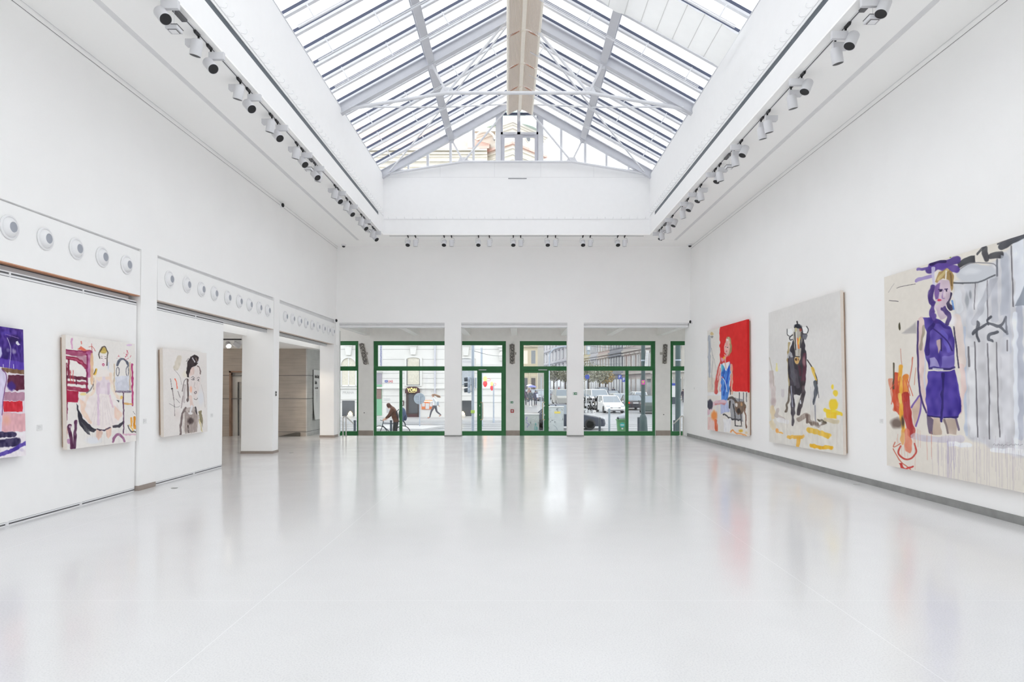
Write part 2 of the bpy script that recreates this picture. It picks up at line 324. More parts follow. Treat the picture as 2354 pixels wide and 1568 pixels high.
mb = MB(); mb.box(XL(2)-.62, XL(2)-.3, 4.9, 9.95, 0, 3.2); struct(mb.build('wall_bay', 'wall'))
# wall towards the street with three openings
mb = MB(); LZ = 3.60; LB = 3.46
mb.box(-6.4, 6.2, YB, YB+.36, LZ, H+.02)
mb.box(-6.1, -5.63, YB, YB+.08, -.02, LZ)
for x0, x1 in ((XP(1022, YB), XP(1060, YB)), (XP(1304.5, YB), XP(1342, YB))): mb.box(x0, x1, YB, YB+.36, -.02, LZ)
struct(mb.build('wall_back', 'wall'))
mb = MB()
for x0, x1 in ((-5.63, XP(1022, YB)), (XP(1060, YB), XP(1304.5, YB)), (XP(1342, YB), 5.45)):
    mb.box(x0, x1, YB+.03, YB+.34, LZ-.05, LZ); mb.box(x0, x1, YB+.06, YB+.34, LZ-.085, LZ-.05)
struct(mb.build('trim_7', 'groove'))
mb = MB()
for x0, x1 in ((-5.63, XP(1022, YB)), (XP(1060, YB), XP(1304.5, YB)), (XP(1342, YB), 5.45)): mb.box(x0, x1, YB+.04, YB+.34, LB, LZ-.085)
struct(mb.build('trim_8', 'white'))
mb = MB()
for x0, x1 in ((XP(1022, YB), XP(1060, YB)), (XP(1304.5, YB), XP(1342, YB))): mb.box(x0-.01, x1+.01, YB-.01, YB+.37, 0, .035)
struct(mb.build('baseboard_back', 'base'))
# glazing added behind the viewer for light, with an unseen court outside it
mb = MB(); mb.box(-6.4, -5.75, YN-.3, YN, -.02, H+.02); mb.box(5.75, 7.2, YN-.3, YN, -.02, H+.02); mb.box(-5.75, 5.75, YN-.3, YN, 5.75, H+.02); mb.box(-5.75, 5.75, YN-.3, YN, -.02, .12); struct(mb.build('wall_front', 'wall'))
e = empty('window_7', (0, YN-.15, .3)); struct(e)  # unseen window added to brighten the ceiling and back wall
for x in (-5.71, -2.85, 0, 2.85, 5.71): q = MB(); q.box(x-.04, x+.04, YN-.2, YN-.1, .12, 5.75); q.build('mullion', 'green', e)
for z in (.16, 2.9, 5.71): q = MB(); q.box(-5.75, 5.75, YN-.195, YN-.105, z-.04, z+.04); q.build('transom', 'green', e)
q = MB(); q.box(-5.75, 5.75, YN-.155, YN-.145, .12, 5.75); q.build('pane', 'glass', e)
mb = MB(); mb.box(-60, 60, -70, YN-.31, -.4, -.1); struct(mb.build('ground', 'added_court'))  # added paving that throws light up through the added glazing
# ---------------------------------------------------------------- light well
ZE = 7.78
for nm, sx in (('wall_lightwell_left', -1), ('wall_lightwell_right', 1)):
    mb = MB(); a, b = sorted((sx*LX, sx*(LX+.35)))
    mb.box(a, b, LY0-.35, LY1+.35, H+.03, 6.435); mb.box(a, b, LY0-.35, LY1+.35, 6.53, ZE); mb.box(a, b, 18.47, LY1+.35, 6.435, 6.53); mb.box(a, b, LY0-.35, LY0, 6.435, 6.53)
    c, d = sorted((sx*(LX+.2), sx*(LX+.35))); mb.box(c, d, LY0, 18.47, 6.435, 6.53)
    struct(mb.build(nm, 'well'))
for i, sx in enumerate((-1, 1)):                              # dark recessed channel in the side walls of the well
    mb = MB(); a, b = sorted((sx*(LX+.008), sx*(LX+.199))); mb.box(a, b, LY0, 18.465, 6.437, 6.528); struct(mb.build('trim_%d' % (9+i), 'slot'))
mb = MB(); mb.box(-LX, LX, LY1, LY1+.35, H+.03, 7.72)
mb.prism([(-3.9, LY1, 7.72), (3.9, LY1, 7.72), (3.87, LY1, 7.76), (1.57, LY1, 8.2), (-1.63, LY1, 8.2), (-3.87, LY1, 7.76)], (0, .2, 0))
mb.box(-LX, LX, LY0-.35, LY0, H+.03, 9.8); struct(mb.build('wall_lightwell_back', 'well'))
mb = MB()
for px in (1012, 1137, 1243, 1365): mb.box(XP(px, LY1)-.004, XP(px, LY1)+.004, LY1-.0015, LY1+.01, 7.73, 8.12 if px in (1012, 1365) else 8.18)
mb.box(-LX, LX, LY1-.0015, LY1+.01, 7.72, 7.728); struct(mb.build('trim_11', 'groove'))
mb = MB(); mb.box(-LX+.02, LX-.02, LY1-.012, LY1, 6.485, 6.505)
mb.box(-LX, -LX+.01, LY0, LY1, 6.575, 6.585); mb.box(LX-.01, LX, LY0, LY1, 6.575, 6.585); struct(mb.build('trim_12', 'white'))
# small grille high on the well wall
e = empty('wall_grille', (XP(1189, LY1), LY1, ZP(411, LY1))); tag(e, 'narrow dark slotted grille high on the white light well wall', 'grille')
q = MB(); q.box(XP(1168, LY1), XP(1210.5, LY1), LY1-.012, LY1-.0005, ZP(411.5, LY1), ZP(409.5, LY1)); q.build('grille_frame', 'purlin', e)
for k in range(14): x = XP(1169, LY1)+k*.0385; q = MB().box(x, x+.03, LY1-.014, LY1-.011, ZP(411.2, LY1), ZP(409.8, LY1)); q.build('slot', 'seam', e)
# hooks on the well walls
hk = MB(); hk.path([(0, 0, 0), (.06, 0, -.012), (.085, 0, -.006), (.095, 0, .015), (.09, 0, .04), (.075, 0, .05)], .0045, 6); hk.box(0, .004, -.012, .012, -.015, .015)
h0 = hk.build('wall_hook', 'white', smooth=True); HG = 'white hooks along the light well walls'; nh = 0
def hook(x, y, z, rz, label):
    global nh
    o = h0 if nh == 0 else h0.copy()
    if nh: COL.objects.link(o)
    nh += 1; o.location = (x, y, z); o.rotation_euler = (0, 0, rz); tag(o, label, 'hook', HG)
y = 8.4
while y < 18.9:
    hook(-LX, y, 6.6, 0, 'small white wire hook above the dark channel on the violet canvas side'); hook(LX, y, 6.6, math.pi, 'small white wire hook above the dark channel on the bull canvas side'); y += .212
for k in range(33): hook(-3.75+k*.235, LY1, 6.52, -math.pi/2, 'small white wire hook on the light well wall under the gable glazing')
# ---------------------------------------------------------------- light tracks
for nm, p, q, lab in (('light_track', (-4.0, LY0-.5, H), (-4.0, 18.9, H), 'thin black light track in the ceiling above the left hand sliding panels'), ('light_track', (4.05, LY0-.5, H), (4.05, 18.9, H), 'thin black light track in the ceiling along the bull canvas wall'), ('light_track', (-3.75, 19.26, H), (3.75, 19.26, H), 'thin black light track in the ceiling across the street end')):
    e = empty(nm, p); tag(e, lab.replace('left hand ', 'white '), 'light track')
    q1 = MB(); q1.bar(p, q, .012, .010, off=-.0055); q1.build('conductor_slot', 'seam', e); q1 = MB(); q1.bar(p, q, .05, .006, off=-.0035); q1.build('flush_rim', 'white', e)
def spot_proto(kind, mx):
    e = empty('track_spotlight', (0, 0, 0), local=True)
    sgn = -1 if mx else 1
    q = MB(); q.hexa([(-.016, -.055, -.034), (.016, -.055, -.034), (.016, .05, -.034), (-.016, .05, -.034)], [(-.018, -.075, 0), (.018, -.075, 0), (.018, .06, 0), (-.018, .06, 0)]); q.tube((0, .04, -.034), (0, .04, -.055), .014, 8); q.build('track_adapter', 'black', e, bevel=.004)
    if kind == 'A': bx, hc, d = (-.17, .03), (0*sgn, -.02, -.2), (-.22, .12, -1)
    elif kind == 'B': bx, hc, d = (-.03, .17), (.01*sgn, 0, -.25), (.62, -.42, -.72)
    elif kind == 'E': bx, hc, d = None, (.0, -.0, -.21), (0, -.62, -.78)
    else: bx, hc, d = None, (.0, -.0, -.21), (0, .12, -1)
    if mx and kind == 'B': hc, d = (-.055, .0, -.19), (.42, -.2, -.88)
    if mx and kind == 'A': hc, d = (.0, .0, -.25), (-.2, .1, -1)
    if mx: hc = (hc[0]*sgn, hc[1], hc[2])
    if bx:
        q = MB(); z0, z1, yy = -.155, -.058, .03
        x0, x1 = bx[0]*sgn, bx[1]*sgn; c = .02*(1 if x1 > x0 else -1)
        q.prism([(x0, yy, z1), (x1, yy, z1), (x1, yy, z0), (x0+c, yy, z0), (x0, yy, z0+.02)], (0, .05, 0)); q.build('gear_box', 'spot', e, bevel=.004)
        q = MB(); q.tube((hc[0], .05, -.13), (hc[0], .03, hc[2]+.02), .014, 8); q.build('joint', 'spot', e)
    else:
        q = MB(); s2 = -1 if kind == 'E' else 1
        q.path([(0, .04, -.045), (s2*.075, .03, -.075), (s2*.09, .02, -.15), (s2*.08, 0, -.2), (s2*.04, 0, -.21)], .008, 6); q.build('bracket', 'spot', e)
    d = Vector((d[0]*sgn, d[1], d[2])).normalized(); c = Vector(hc); r = .068
    q = MB(); q.lathe([(.001, -.09), (r*.86, -.09), (r, -.075), (r, .1), (r*.94, .102), (r*.93, .085)], c, d, 28); hd = q.build('lamp_head', 'spot', e, True)
    q = MB(); q.lathe([(r*.93, .098), (r*.9, .05), (r*.45, .02), (.001, .018)], c, d, 24); o = q.build('baffle', 'black', hd, True); o.matrix_parent_inverse = Matrix()
    q = MB(); q.lathe([(r*.48, .045), (r*.40, .05), (r*.36, .028)], c, d, 20); o = q.build('reflector_ring', 'lens', hd, True); o.matrix_parent_inverse = Matrix()
    return e
SP = {}
def spot(kind, mx, x, y, label, group):
    k = (kind, mx)
    if k not in SP: SP[k] = spot_proto(kind, mx); remember(SP[k]); o = SP[k]
    else: o = copy_tree(SP[k])
    o.location = (x, y, H-.004); tag(o, label, 'spotlight', group)
aim = {'A': 'aimed down at the wall', 'B': 'tilted out over the floor'}
SL = [(7.35, 'B'), (8.17, 'A'), (8.5, 'B'), (9.41, 'A'), (9.73, 'B'), (10.63, 'A'), (10.88, 'B'), (11.87, 'A'), (12.17, 'B'), (12.93, 'B'), (13.2, 'A'), (14.38, 'A'), (14.6, 'B'), (15.37, 'A'), (15.69, 'B'), (16.82, 'A'), (17.1, 'B'), (18.16, 'A'), (18.38, 'B')]
SR = [(7.3, 'B'), (7.99, 'B'), (8.25, 'A'), (9.23, 'B'), (9.59, 'A'), (10.5, 'A'), (10.77, 'A'), (11.77, 'B'), (12.1, 'A'), (13.0, 'A'), (13.3, 'B'), (14.35, 'A'), (14.7, 'B'), (15.45, 'B'), (15.9, 'A'), (16.95, 'B'), (17.4, 'A'), (18.2, 'A'), (18.5, 'B')]
for n, (y, k) in enumerate(SL): spot(k, 0, -4.0, y, 'white spotlight %s, %s along the track over the sliding panels' % (aim[k], ORD[n]), 'spotlights on the sliding panel track')
for n, (y, k) in enumerate(SR): spot(k, 1, 4.05, y, 'white spotlight %s, %s along the track over the bull canvas' % (aim[k], ORD[n]), 'spotlights on the bull canvas track')
for n, (a, b) in enumerate(((938, 955), (1021, 1038), (1100, 1125), (1180, 1197), (1259, 1277), (1340, 1357), (1420, 1436))):
    spot('E', 0, XP(a, 19.26), 19.26, 'small white spotlight showing its lens, %s pair on the street end track' % ORD[n], 'spotlights on the street end track')
    spot('F', 0, XP(b, 19.26), 19.26, 'small white spotlight turned to the street wall, %s pair on the street end track' % ORD[n], 'spotlights on the street end track')
# square lamps hanging on a wire from a black connector
def hang_proto():
    e = empty('hanging_emergency_lamp', (0, 0, 0), local=True)
    q = MB(); q.hexa([(-.03, -.12, -.045), (.03, -.12, -.045), (.03, .11, -.045), (-.03, .11, -.045)], [(-.022, -.16, 0), (.022, -.16, 0), (.022, .14, 0), (-.022, .14, 0)]); q.build('connector', 'seam', e)
    q = MB(); q.tube((0, -.13, -.03), (0, -.13, -.24), .0025, 6); q.build('wire', 'alu', e)
    q = MB(); q.box(-.07, .07, -.20, -.06, -.285, -.24); q.build('lamp_box', 'spot', e, bevel=.005)
    q = MB(); q.box(-.05, .05, -.18, -.08, -.289, -.2845); q.box(-.075, .075, -.205, -.055, -.240, -.236); q.build('dark_rim', 'seam', e)
    q = MB(); q.box(-.043, .043, -.173, -.087, -.292, -.288); q.build('diffuser', 'white', e); return e
hp = hang_proto(); remember(hp)
for n, (x, y, l) in enumerate(((-4.0, 7.75, 'at the viewer end of the sliding panel track'), (-4.0, 12.68, 'midway on the sliding panel track'), (-4.0, 17.65, 'at the street end of the sliding panel track'), (4.05, 7.55, 'at the viewer end of the bull canvas track'), (4.05, 12.55, 'midway on the bull canvas track'), (4.05, 17.8, 'at the street end of the bull canvas track'))):
    o = hp if n == 0 else copy_tree(hp); o.location = (x, y, H-.004); tag(o, 'small square emergency lamp on a wire ' + l, 'emergency lamp', 'hanging emergency lamps')
# cameras
def dome_cam(x, y, lab):
    e = empty('dome_camera', (x, y, H)); tag(e, lab, 'security camera')
    q = MB(); q.lathe([(.075, 0), (.075, -.03), (.06, -.05)], (x, y, H), (0, 0, 1), 24); q.build('housing', 'white', e, True)
    q = MB(); q.lathe([(.05, -.05), (.045, -.075), (.025, -.092), (.001, -.097)], (x, y, H), (0, 0, 1), 24); q.build('dome', 'black', e, True)
dome_cam(-5.42, 20.45, 'small dome security camera in the ceiling corner over the sliding panel wall'); dome_cam(5.42, 20.4, 'small dome security camera in the ceiling corner over the canvas wall')
def wall_cam(x, y, z, dx, lab):
    e = empty('wall_camera', (x, y, z)); tag(e, lab, 'security camera')
    q = MB(); q.lathe([(.06, 0), (.055, .05)], (x, y, z), (dx, 0, 0), 20); q.build('housing', 'white', e, True)
    q = MB(); q.lathe([(.05, .05), (.045, .075), (.02, .09), (.001, .092)], (x, y, z), (dx, -.2, 0), 20); q.build('lens_dome', 'black', e, True)
wall_cam(XL(5.5), 15.75, ZP(472, 15.75), 1, 'small wall camera alone high on the plaster over the nozzle headers'); wall_cam(XL(3.7), 20.5, ZP(737, 20.5), 1, 'small wall camera at the corner between nozzle header and street openings')
wall_cam(XR(20.4, 3.6), 20.4, ZP(740, 20.4), -1, 'small wall camera beside the street opening on the canvas wall')
# small things on the walls
def plate(name, c, sx, sy, sz, m, lab, cat, group=None):
    q = MB(); q.box(c[0]-sx/2, c[0]+sx/2, c[1]-sy/2, c[1]+sy/2, c[2]-sz/2, c[2]+sz/2); return tag(q.build(name, m, bevel=.003), lab, cat, group)
def onL(px, py, dx=0.):
    Y = 9.
    for _ in range(20): z = ZP(py, Y); Y = (XL(z)+dx)*F/(px-VX)
    return Vector((XL(ZP(py, Y))+dx, Y, ZP(py, Y)))
def onR(px, py, dx=0.):
    Y = 9.
    for _ in range(30): z = ZP(py, Y); Y = (XR(Y, z)+dx)*F/(px-VX)
    return Vector((XR(Y, ZP(py, Y))+dx, Y, ZP(py, Y)))
M['card'] = mat('white_card', (.80, .80, .79), .7, var=.01); M['cardline'] = mat('grey_print', (.45, .45, .46), .8)
for (c, lab, g) in ((onL(91, 983, -.047), 'white caption card between the violet canvas and the dress canvas', 1), (onL(333, 968, .003), 'white caption card on the pier beside the dress canvas', 1), (onL(487, 955, -.047), 'white caption card beside the portrait canvas', 1), (onR(2026, 968, -.003), 'white caption card between the bull canvas and the purple dress canvas', -1), (onR(1596, 893, -.003), 'white caption card beside the red canvas near the street', -1)):
    e = empty('caption_card', c); tag(e, lab, 'caption card', 'caption cards beside the canvases')
    q = MB(); q.box(c.x-.003, c.x+.003, c.y-.045, c.y+.045, c.z-.035, c.z+.035); q.build('card', 'card', e)
    for k, wd in ((0, .03), (1, .05), (2, .022)):
        q = MB(); s0 = 1 if g > 0 else -1; x = c.x+s0*.0032; q.box(x-.0004, x+.0004, c.y-.03, c.y-.03+wd, c.z+.018-k*.014, c.z+.021-k*.014); q.build('text_line', 'cardline', e)
c = Vector((XL(1.5)+.003, 15.57, ZP(905, 15.57))); e = empty('switch_plate', c); tag(e, 'small dark switch plate on the narrow face of the free standing pier', 'switch')
q = MB(); q.box(c.x-.004, c.x+.002, c.y-.045, c.y+.045, c.z-.06, c.z+.06); q.build('plate', 'steel', e)
for dz in (.03, -.03):
    q = MB(); q.box(c.x+.001, c.x+.005, c.y-.03, c.y+.03, c.z+dz-.02, c.z+dz+.02); q.build('button', 'black', e)
for n, (c, l) in enumerate(((onR(1969.5, 1117, -.2), 'floor outlet lid near the gap after the bull canvas'), (P(670, 1038, 15.6), 'floor outlet lid near the free standing pier'), (Vector((-5.35, 10.2, 0)), 'floor outlet lid by the pier after the dress canvas'))):
    q = MB(); q.lathe([(.05, 0), (.05, .003), (.001, .004)], (c.x, c.y, .0), (0, 0, 1), 20); tag(q.build('floor_outlet', 'base', smooth=True), 'small grey round ' + l, 'outlet', 'floor outlets')
# ================================================================ SIDE ROOM behind the bays
mb = MB(); mb.box(-14.2, -6.36, -1.2, 22.6, 2.78, 3.1); struct(mb.build('ceiling_side_room', 'ceil'))
mb = MB(); mb.box(-14.5, -14.2, -1.5, 22.6, -.02, 3.1); mb.box(-14.5, -5.9, -1.5, -1.2, -.02, 3.1); struct(mb.build('wall_side_room', 'wall'))
YC = 20.7; XC = XP(705, YC)
mb = MB(); mb.box(-14.2, XP(556, YC), YC, YC+.4, 2.05, 2.8); mb.box(-14.2, XP(529, YC), YC, YC+.4, -.02, 2.05); mb.box(XP(575, YC), XC, YC, YC+1.7, -.02, 2.8); mb.box(XP(556, YC), XP(575, YC), YC, YC+.4, 2.05, 2.8)
struct(mb.build('wall_concrete', 'concrete'))
mb = MB(); mb.box(XC-.02, XC+.012, YC-.012, YC+1.7, -.02, 2.9); mb.box(XC, -6.1, YC+1.7, YC+1.9, -.02, 3.5); struct(mb.build('wall_concrete_end', 'concreteg'))
mb = MB()
for z in (1.93, 1.19): mb.box(-13, XC, YC-.003, YC+.1, z-.008, z+.008); mb.box(XC-.1, XC+.015, YC-.014, YC+1.6, z-.008, z+.008)
for z in (.14,): mb.box(XP(575, YC), XC, YC-.003, YC+.1, z-.006, z+.006); mb.box(XC-.1, XC+.015, YC-.014, YC+1.6, z-.006, z+.006)
struct(mb.build('trim_13', 'seam'))
M['darkstone'] = mat('dark_stone', rgb(96, 92, 86), .6, var=.15, scale=8)
mb = MB(); mb.prism([(XP(641, YC-.02), YC-.02, 0), (XP(690, YC-.02), YC-.02, 0), (XP(690, YC-.02), YC-.02, .12), (XP(680, YC-.02), YC-.02, .12)], (0, -.06, 0)); struct(mb.build('trim_14', 'darkstone'))
M['doorsteel'] = mat('pale_lift_door_steel', rgb(224, 221, 215), .4, .15, var=.04, scale=2); M['rustframe'] = mat('brown_steel_frame', rgb(150, 122, 104), .5, .1, var=.2, scale=6)
e = empty('door_1', (XP(545, YC), YC+.2, 0)); struct(e)
q = MB(); q.box(XP(527, YC), XP(531, YC), YC-.01, YC+.3, 0, 2.07); q.box(XP(527, YC), XP(580, YC), YC-.01, YC+.3, 2.02, 2.07); q.build('jamb', 'rustframe', e)
q = MB(); q.box(XP(531, YC), XP(541, YC), YC+.12, YC+.3, 0, 2.02); q.box(XP(541, YC), XP(580, YC), YC+.12, YC+.3, 1.72, 2.02); q.build('frame', 'doorsteel', e)
q = MB(); q.box(XP(541, YC), XP(543, YC), YC+.2, YC+.3, 0, 1.72); q.build('gap', 'seam', e); q = MB(); q.box(XP(543, YC), XP(580, YC), YC+.22, YC+.3, 0, 1.72); q.build('leaf', 'doorsteel', e)
# banner on the grey concrete end face
bx = XC+.02; y0 = XC*F/(718-VX); y1 = XC*F/(733-VX)
e = empty('hanging_banner', (bx, (y0+y1)/2, 1.3)); tag(e, 'tall white exhibition banner with black condensed heading on the grey concrete', 'banner')
za, zb = ZP(965, y0), ZP(850, y0)
q = MB(); q.grid(lambda u, v: (bx+.02+.05*(1-v)**6, y0+(y1-y0)*u, za+(zb-za)*v), 2, 16); q.grid(lambda u, v: (bx+.017+.05*(1-v)**6, y0+(y1-y0)*u, za+(zb-za)*v), 2, 16); q.build('sheet', 'card', e)
q = MB(); q.box(bx+.005, bx+.018, y0-.01, y0+.02, za, zb); q.build('edge_strip', 'seam', e)
yc = y0+.12; 
for body, z, s in (('Martin Krajc', zb-.22, .15), ('Libido', zb-.42, .15), ('11. - 17. 11. 2011', zb-.60, .07)):
    text(body, s, 'lettering', 'black', (bx+.024, y0+.12, z), rx=math.pi/2, rz=math.pi/2, sx=.62 if s > .1 else .68, align='LEFT', parent=e, bold=.004, ext=.001)
for k in range(26):
    q = MB(); wd = .05+.12*random.random(); z = zb-.72-k*.032; q.box(bx+.022, bx+.0245, (y0+y1)/2-wd/2, (y0+y1)/2+wd/2, z, z+.009); q.build('text_line', 'cardline', e)
# lit twin spotlight on the side-room ceiling
def bulb(name, loc, W, col, r=.06):
    l = bpy.data.lights.new(name, 'POINT'); l.energy = W; l.color = col; l.shadow_soft_size = r; o = bpy.data.objects.new(name, l); COL.objects.link(o); o.location = loc; return o
def spotl(name, loc, tgt, W, col, ang, blend=.4, r=.05):
    l = bpy.data.lights.new(name, 'SPOT'); l.energy = W; l.color = col; l.spot_size = math.radians(ang); l.spot_blend = blend; l.shadow_soft_size = r
    o = bpy.data.objects.new(name, l); COL.objects.link(o); o.location = loc; o.rotation_euler = (Vector(tgt)-Vector(loc)).to_track_quat('-Z', 'Y').to_euler(); return o
M['lampglow'] = mat('lit_lamp', (1, .95, .86), .5, var=0, emit=7)
c = P(523, 778, 16.4); c.z = 2.78
e = empty('ceiling_spotlight', c); tag(e, 'twin white spotlight, one lit, on the side room ceiling', 'spotlight')
q = MB(); q.box(c.x-.1, c.x+.35, c.y-.02, c.y+.02, c.z-.03, c.z); q.build('rail', 'black', e)
hd = MB().lathe([(.001, -.09), (.06, -.09), (.065, -.07), (.065, .08), (.055, .082)], (c.x+.02, c.y, c.z-.15), (.5, -.75, -.45), 20).build('lamp_head', 'spot', e, True)
MB().lathe([(.055, .083), (.001, .086)], (c.x+.02, c.y, c.z-.15), (.5, -.75, -.45), 20).build('lit_lens', 'lampglow', e, True)
MB().lathe([(.001, -.09), (.06, -.09), (.065, -.07), (.065, .08), (.055, .082), (.001, .07)], (c.x+.24, c.y, c.z-.15), (.8, .3, -.5), 20).build('lamp_head', 'spot', e, True)
MB().box(c.x+.18, c.x+.34, c.y-.02, c.y+.03, c.z-.13, c.z-.04).build('gear_box', 'spot', e)
for p in ((-7.3, 18.9), (-9.5, 13.5), (-10.8, 19.3), (-8.6, 8)):
    q = MB(); q.lathe([(.07, 0), (.07, -.03), (.055, -.035), (.05, -.01), (.001, -.009)], (p[0], p[1], 2.78), (0, 0, 1), 20); tag(q.build('ceiling_downlight', 'spot', smooth=True), 'recessed white ceiling downlight in the side room', 'downlight', 'side room downlights')
spotl('side_spot', (-7.3, 18.9, 2.72), (-5.95, 20.2, .75), 70, (1, .88, .72), 60, .6); spotl('side_spot', (-7.3, 18.9, 2.72), (-6.2, 19.3, 0), 40, (1, .9, .78), 55, .5)
bulb('side_lamp', (-9.5, 13.5, 2.62), 28, (1, .92, .82)); bulb('side_lamp', (-10.8, 19.0, 2.6), 30, (1, .9, .8)); bulb('side_lamp', (-8.6, 8, 2.6), 22, (1, .92, .84))
spotl('side_spot', (c.x+.05, c.y-.1, c.z-.2), (c.x-2.5, c.y-.5, .8), 30, (1, .9, .76), 80, .5)
# ================================================================ PASSAGE AND GLAZED FRONT
def XF(px): return XP(px, YF)
def ZF(py): return ZP(py, YF)
mb = MB(); mb.box(-7.2, 10, YB+.3, YF+.4, 3.95, 4.2); mb.box(-14.5, -7.2, 22.5, YF+.4, 3.95, 4.2); struct(mb.build('ceiling_passage', 'grey'))
for px in (742, 860, 966.5, 1181, 1297, 1416, 1536, 1076):
    pass
for n, X in enumerate((-5.53, -3.68, -1.8, -.09, 1.72, 3.42, 5.3)):
    q = MB(); q.box(X-.11, X+.11, YB+.36, YF, LB-.005, 3.95); struct(q.build('beam', 'grey'))
mb = MB(); W = [(-9.5, XF(824)), (XF(858), XF(1163)), (XF(1195), XF(1507)), (XF(1541), 10)]; ZTOP = ZF(784)
mb.box(-14.5, 10.2, YF-.02, YF+.35, ZTOP, 4.2)
for a, b in ((-14.5, -9.5), (XF(824), XF(858)), (XF(1163), XF(1195)), (XF(1507), XF(1541)), (10, 10.2)): mb.box(a, b, YF-.02, YF+.35, -.9, ZTOP)
mb.box(10, 10.3, YB, YF, -.75, 4.1); mb.box(6, 10, YB+.1, YB+.3, -.75, 4.1); mb.box(-14.5, -14.2, 22.4, YF, -.75, 4.1)
struct(mb.build('wall_facade', 'grey'))
mb = MB()
for a, b in ((824, 858), (1163, 1195), (1507, 1541)): mb.box(XF(a), XF(b), YF-.035, YF, -.45, -.05)
struct(mb.build('baseboard_facade', 'baseb'))
YW = YF+.14
def win(n, x0, x1, mull, door, lit):
    e = empty('window_%d' % n, ((x0+x1)/2, YW, 0)); struct(e); zt0, zt1 = ZF(852), ZF(842); zb = ZF(992)
    fr = MB(); d0, d1 = YW-.04, YW+.06
    fr.box(x0, x1, d0, d1, ZF(792), ZTOP); fr.box(x0, x1, d0, d1, zt0+.03, zt1); fr.box(x0, x1, d0, d1, -.5, zb)
    fr.box(x0, x1, d0+.012, d1, zt0, zt0+.03)
    for a, b in ((x0, x0+.085), (x1-.085, x1)): fr.box(a, b, d0+.001, d1, zb, ZF(792))
    for a, b in mull: fr.box(a, b, d0+.001, d1, zb, zt0)
    # stepped sash of the upper light
    fr.box(x0+.085, x0+.14, d0+.02, d1, zt1, ZF(792)); fr.box(x1-.14, x1-.085, d0+.02, d1, zt1, ZF(792)); fr.box(x0+.14, x1-.14, d0+.02, d1, ZF(793.2), ZF(792))
    fr.build('frame', 'green', e)
    q = MB(); q.box(x0+.1, x1-.1, YW+.02, YW+.028, zt1, ZF(792)); q.build('upper_pane', 'glass', e)
    ed = [x0+.08]
    for a, b in mull: ed += [a, b]
    ed.append(x1-.08)
    for k in range(0, len(ed), 2):
        q = MB(); q.box(ed[k], ed[k+1], YW+.02, YW+.028, zb, zt0); q.build('lower_pane', 'glass', e)
    # slim vent clips on the frame
    return e
w3 = win(3, W[0][0], W[0][1], [(-7.5, -7.4)], None, 0)
w4 = win(4, W[1][0], W[1][1], [(XF(917), XF(923)), (XF(1096.5), XF(1101.5))], None, 0)
w5 = win(5, W[2][0], W[2][1], [(XF(1256.5), XF(1261.5)), (XF(1439), XF(1446))], None, 0)
w6 = win(6, W[3][0], W[3][1], [(8.0, 8.1)], None, 0)
M['handle'] = mat('brass_steel_handle', rgb(200, 180, 135), .3, .8)
def door(n, x0, x1, hx, side):
    e = empty('door_%d' % n, ((x0+x1)/2, YW, -.45)); struct(e); zt, zb = ZF(852), ZF(991)
    q = MB(); d0, d1 = YW-.055, YW+.05
    q.box(x0, x1, d0, d1, ZF(857), zt); q.box(x0, x1, d0, d1, -.44, zb); q.box(x0, x0+.09, d0, d1, zb, ZF(857)); q.box(x1-.09, x1, d0, d1, zb, ZF(857)); q.build('leaf', 'green', e)
    q = MB(); z0, z1 = ZF(966), ZF(924); y = YW-.13
    q.path([(hx, YW-.055, z1), (hx, y, z1-.02), (hx+side*.07, y-.02, z1-.03), (hx+side*.075, y-.02, z1-.08), (hx+side*.075, y-.02, z0+.08), (hx+side*.07, y-.02, z0+.03), (hx, y, z0+.02), (hx, YW-.055, z0)], .014, 8); q.build('handle', 'handle', e, True)
    for py in (933, 954):
        q = MB(); q.box(hx-.03-side*.02, hx-.01-side*.02, YW-.062, YW-.05, ZF(py)-.03, ZF(py)+.03); q.build('lock', 'steel', e)
    q = MB(); q.box((x0 if side > 0 else x1-.28)-.02, (x0+.26 if side > 0 else x1+.02), YW-.09, YW-.05, ZF(851), ZF(849.5)); q.build('closer', 'alu', e)
door(2, XF(1101.5), W[1][1]-.08, XF(1105), 1); door(3, W[2][0]+.08, XF(1256.5), XF(1252), -1)
# lettering on the glass, read from the street
e = empty('window_lettering', (XF(1360), YW+.012, ZF(935))); tag(e, 'black exhibition lettering on the glass, reversed from inside', 'lettering')
for body, py, s in (('Martin K', 920, .36), ('Libido', 935.5, .36), ('- 17. 11. 201', 947.5, .15)):
    text(body, s, 'lettering', 'black', (XF(1375 if s > .2 else 1368), YW+.014, ZF(py)), sx=.42 if s > .2 else .62, align='LEFT', mirror=True, parent=e, bold=.014 if s > .2 else .004, ext=.001)
